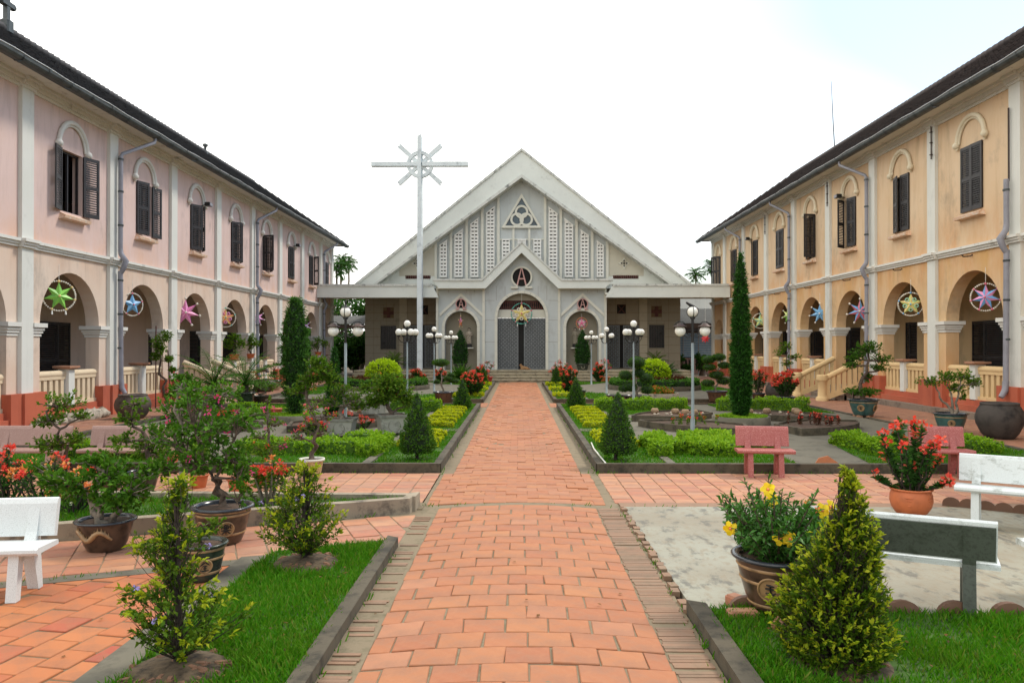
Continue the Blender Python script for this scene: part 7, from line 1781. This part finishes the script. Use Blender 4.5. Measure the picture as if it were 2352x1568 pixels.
# plants at the church front
def adenium(lb, x, y, Y, red, z=None):
    b = P(x, y, Y); t = bonsai('potted_adenium', lb, 'potted plant', (b[0], Y, b[2] if z is None else z), 1, [(-.35, 0, 1.05, .18, .18, .14), (0, 0, 1.30, .2, .2, .14), (.35, 0, 1.1, .18, .18, .14), (-.15, 0, 1.0, .2, .2, .12), (.2, 0, .95, .16, .16, .12)], z0=.35, leaf='bon', ll=.07, lw=.035, nleaf=240, stems=4, trunk_r=.035, wob=.03, bark='barkg', flower=('pinkfl', 16, .065), twn=36); pot('flared', .36, .40, t, red, red)
adenium('pink flowering adenium in a red pot left of the church steps', 1119, 878, 47.9, 'redpot' if 'redpot' in M else 'terra', 0.02); adenium('pink adenium right of the church steps', 1287, 878, 48.2, 'terra', 0.02); adenium('taller adenium in a wide red pot before the right folding gate', 1388, 880, 47.9, 'terra', 0.02)
for x, y, Y, r_, h, n, lb in ((1085, 905, 33.5, .52, 1.1, 24, 'large mass of coral red flowers left of the path'), (1104, 880, 45.5, .5, .9, 20, 'red flowers behind the far left topiary'), (1285, 880, 45.8, .55, 1.0, 22, 'red flowers behind the far right topiary'), (1306, 905, 35.5, .42, 1.2, 16, 'coral red flowers between the right topiaries'), (1375, 882, 46.5, .42, 1.1, 16, 'red flowers before the right church wing'), (960, 872, 46.8, .5, .8, 16, 'low red flowers before the left church wing'), (1012, 882, 44.5, .4, .9, 12, 'salmon flowers behind the mushroom bonsai')):
    euphorbia(lb, (P(x, y, Y)[0], Y, QZ), h, r_, n, .1, 'redfl', .075, leafn=16, hv=.6)
t = thing('spiky_plant', 'tall grassy pandanus tuft left of the church steps', 'plant', (P(1060, 0, 46.3)[0], 46.3, QZ)); n = 260; d = unit(n); d[:, 2] = abs(d[:, 2])*1.2+.5
tag(quadmesh('foliage', leafs(np.zeros((n, 3)), d, 1.15, .07, .4, .25), M['palm'], t), kind='stuff')
for x, Y, lb in ((1534, 50.2, 'dark potted fern at the right end of the church'), (1505, 52.5, 'thin shrub below the right church window'), (905, 51.0, 'thin flowering shrub below the left church window')):
    t = thing('potted_fern', lb, 'potted plant', (P(x, 0, Y)[0], Y, 0 if x > 1510 else FLZ)); pot('flared', .34, .5, t, 'glaze2', 'glaze2'); fronds(t, 18, .95, .5, .2, 1.5, .3, 'cyp' if x > 1510 else 'bon', 8, .05)
# small things
t = thing('broken_tile', 'broken terracotta tile leaning on the right garden kerb', 'tile', G(1893, 1079, 0)); m_ = MB(); m_.prism([(-.28, 0), (.30, 0), (.26, .14), (.08, .26), (-.10, .22)], lambda a, b, d: (a*.95, d+b*.35, b), -.015, .015).obj('shard', M['tile2'], t)
tag(MB().tube([G(1358, 1016, QZ+.07), G(1364, 1030, QZ+.09), G(1378, 1047, QZ+.08), G(1391, 1063, QZ+.05)], .016, 6).obj('white_hose', M['globe']), 'short white plastic hose curved along the right garden kerb', 'hose')
t = thing('brick', 'single loose brick on the ochre walkway', 'brick', (11.4, 33.0, .13)); MB().cbox((0, 0, .05), (.22, .11, .09), .4, .008).obj('block', M['tile3'], t)
# floodlights over some upper windows
for s_, X0, u, z in ((-1, -13.2, 20.8+4.46*2.62, 8.12), (-1, -13.2, 20.8+4.46*5.6, 8.12), (1, 13.9, 21.9+4.41*2.62, 8.6), (1, 13.9, 21.9+4.41*5.62, 8.6)):
    t = thing('floodlight', 'small black floodlight above the '+('third' if u < 40 and s_ < 0 else 'sixth' if s_ < 0 else 'third' if u < 40 else 'sixth')+' upper window of the '+('pink' if s_ < 0 else 'ochre')+' wing', 'floodlight', (X0, u, z))
    mb = MB(); mb.cbox((-s_*.30, 0, .06), (.22, .30, .16), 0, .02); mb.tube([(0, 0, 0), (-s_*.22, 0, .05)], .02, 5); mb.obj('lamp_body', M['iron'], t); MB().cbox((-s_*.42, 0, .05), (.02, .26, .12)).obj('lens', M['pipe'], t)
# fallen leaves on the paving
fl = thing('fallen_leaves', 'scattered dry brown leaves lying on the brick paving', 'leaves', (0, 10, .0)); n = 170
pz_ = np.stack([rng.uniform(-6, 8, n), rng.uniform(-4.6, 19, n), np.full(n, .075)], 1); keep = (np.abs(pz_[:, 0]) < 1.3) | ((pz_[:, 1] > 1.6) & (pz_[:, 1] < 4.1)) | ((pz_[:, 0] < -3) & (pz_[:, 1] < -2)); pz_ = pz_[keep]
pz_[:, 2] = np.where(np.abs(pz_[:, 0]) < 1.2, .055*(1-(pz_[:, 0]/1.13)**2)+.012, .012); d = unit(len(pz_)); d[:, 2] = .05
tag(quadmesh('leaf', leafs(pz_, d, .055, .028, .2, 0), M['dry'], fl), kind='stuff')

# weeds and moss sprouting along kerbs and joints
wv = []
for (x0, y0, x1, y1, n) in ((1.43, 6.9, 1.43, 11.1, 40), (1.40, 14.4, 1.40, 29, 120), (-1.40, 14.4, -1.40, 29, 120), (1.5, 14.22, 10, 14.22, 160), (-9, 14.22, -1.5, 14.22, 120), (-1.37, 3.6, -1.37, 9, 60), (1.42, 3.6, 1.42, 6.8, 50), (-2.6, 11.3, 1.3, 11.3, 60), (-6, 9.0, -1.6, 10.75, 70), (-5, 7.5, -2.9, 8.4, 40), (1.5, 11.2, 9, 11.2, 50), (-2.99, 4, -2.99, 8.3, 30)):
    k = rng.random(n); cl = np.floor(k*9)/9+rng.normal(0, .025, n); px, py = x0+(x1-x0)*cl+rng.normal(0, .018, n), y0+(y1-y0)*cl+rng.normal(0, .018, n); a = rng.uniform(0, 6.28, n); h = rng.uniform(.02, .06, n)
    wv.append(np.stack([np.stack([px-.006, py, np.full(n, -.012)], 1), np.stack([px+.006, py, np.full(n, -.012)], 1), np.stack([px+.8*h*np.cos(a), py+.8*h*np.sin(a), h], 1), np.stack([px+.6*h*np.cos(a)-.003, py+.6*h*np.sin(a), h*.9], 1)], 1))
tag(quadmesh('weeds', np.concatenate(wv), M['grass']), 'small weeds sprouting from kerb and paving joints', 'weeds', None, 'stuff')
n = 60; pw = np.stack([rng.uniform(-2.6, -1.6, n), rng.uniform(3.8, 8.8, n), np.full(n, .085)], 1); p2 = np.stack([rng.uniform(1.7, 5.5, n), rng.uniform(3.8, 6.3, n), np.full(n, .085)], 1); pa = np.concatenate([pw, p2]); d = unit(len(pa)); d[:, 2] = .1
lf = thing('fallen_leaves', 'dry leaves lying on the two front lawns', 'leaves', (0, 6, 0)); pa[:, 1] -= 6
tag(quadmesh('leaf', leafs(pa, d, .05, .028, .4, 0), M['dry'], lf), kind='stuff')

# ------------------------------------------------------------------ far-apart pieces of one part become parts of their own
def find(par, i):
    while par[i] != i: par[i] = par[par[i]]; i = par[i]
    return i
def split_parts(o):
    me = o.data; nv = len(me.vertices)
    if nv > 9000 or nv < 6: return
    par = list(range(nv))
    for e in me.edges:
        a, b = find(par, e.vertices[0]), find(par, e.vertices[1])
        if a != b: par[a] = b
    root = [find(par, i) for i in range(nv)]; ids = sorted(set(root)); k = len(ids)
    if k < 2 or k > 700: return
    ix = {r: i for i, r in enumerate(ids)}; isl = np.array([ix[r] for r in root])
    co = np.empty(nv*3); me.vertices.foreach_get('co', co); co = co.reshape(-1, 3)
    lo = np.full((k, 3), np.inf); hi = np.full((k, 3), -np.inf); np.minimum.at(lo, isl, co); np.maximum.at(hi, isl, co)
    size = (hi-lo).max(1); gap = np.maximum(0, np.maximum(lo[:, None]-hi[None], lo[None]-hi[:, None]))
    near = np.sqrt((gap**2).sum(2)) <= np.maximum(.02, .5*np.maximum(size[:, None], size[None]))
    pp = list(range(k))
    for a, b in zip(*np.nonzero(np.triu(near, 1))):
        a, b = find(pp, a), find(pp, b)
        if a != b: pp[a] = b
    piece = [find(pp, i) for i in range(k)]; keys = sorted(set(piece))
    if len(keys) < 2: return
    faces = {q: [] for q in keys}
    for f in me.polygons: faces[piece[isl[f.vertices[0]]]].append(f)
    nm = o.name.split('.')[0]; mats = list(me.materials); first = True
    for q in keys:
        mb = MB(); mp_ = {}
        for f in faces[q]:
            ids_ = []
            for v in f.vertices:
                if v not in mp_: mp_[v] = len(mb.v); mb.v.append(tuple(co[v]))
                ids_.append(mp_[v])
            mb.f.append(tuple(ids_)); mb.sm.append(f.use_smooth)
        m2 = mb.mesh(nm)
        for x in mats: m2.materials.append(x)
        if first: o.data = m2; first = False
        else:
            c = lk(nm, m2, o.parent); c.matrix_local = o.matrix_local.copy()
            for key in o.keys(): c[key] = o[key]
for o in list(bpy.data.objects):
    if o.type == 'MESH' and o.parent and o.get('kind') is None and not o.modifiers and o.data.users == 1: split_parts(o)
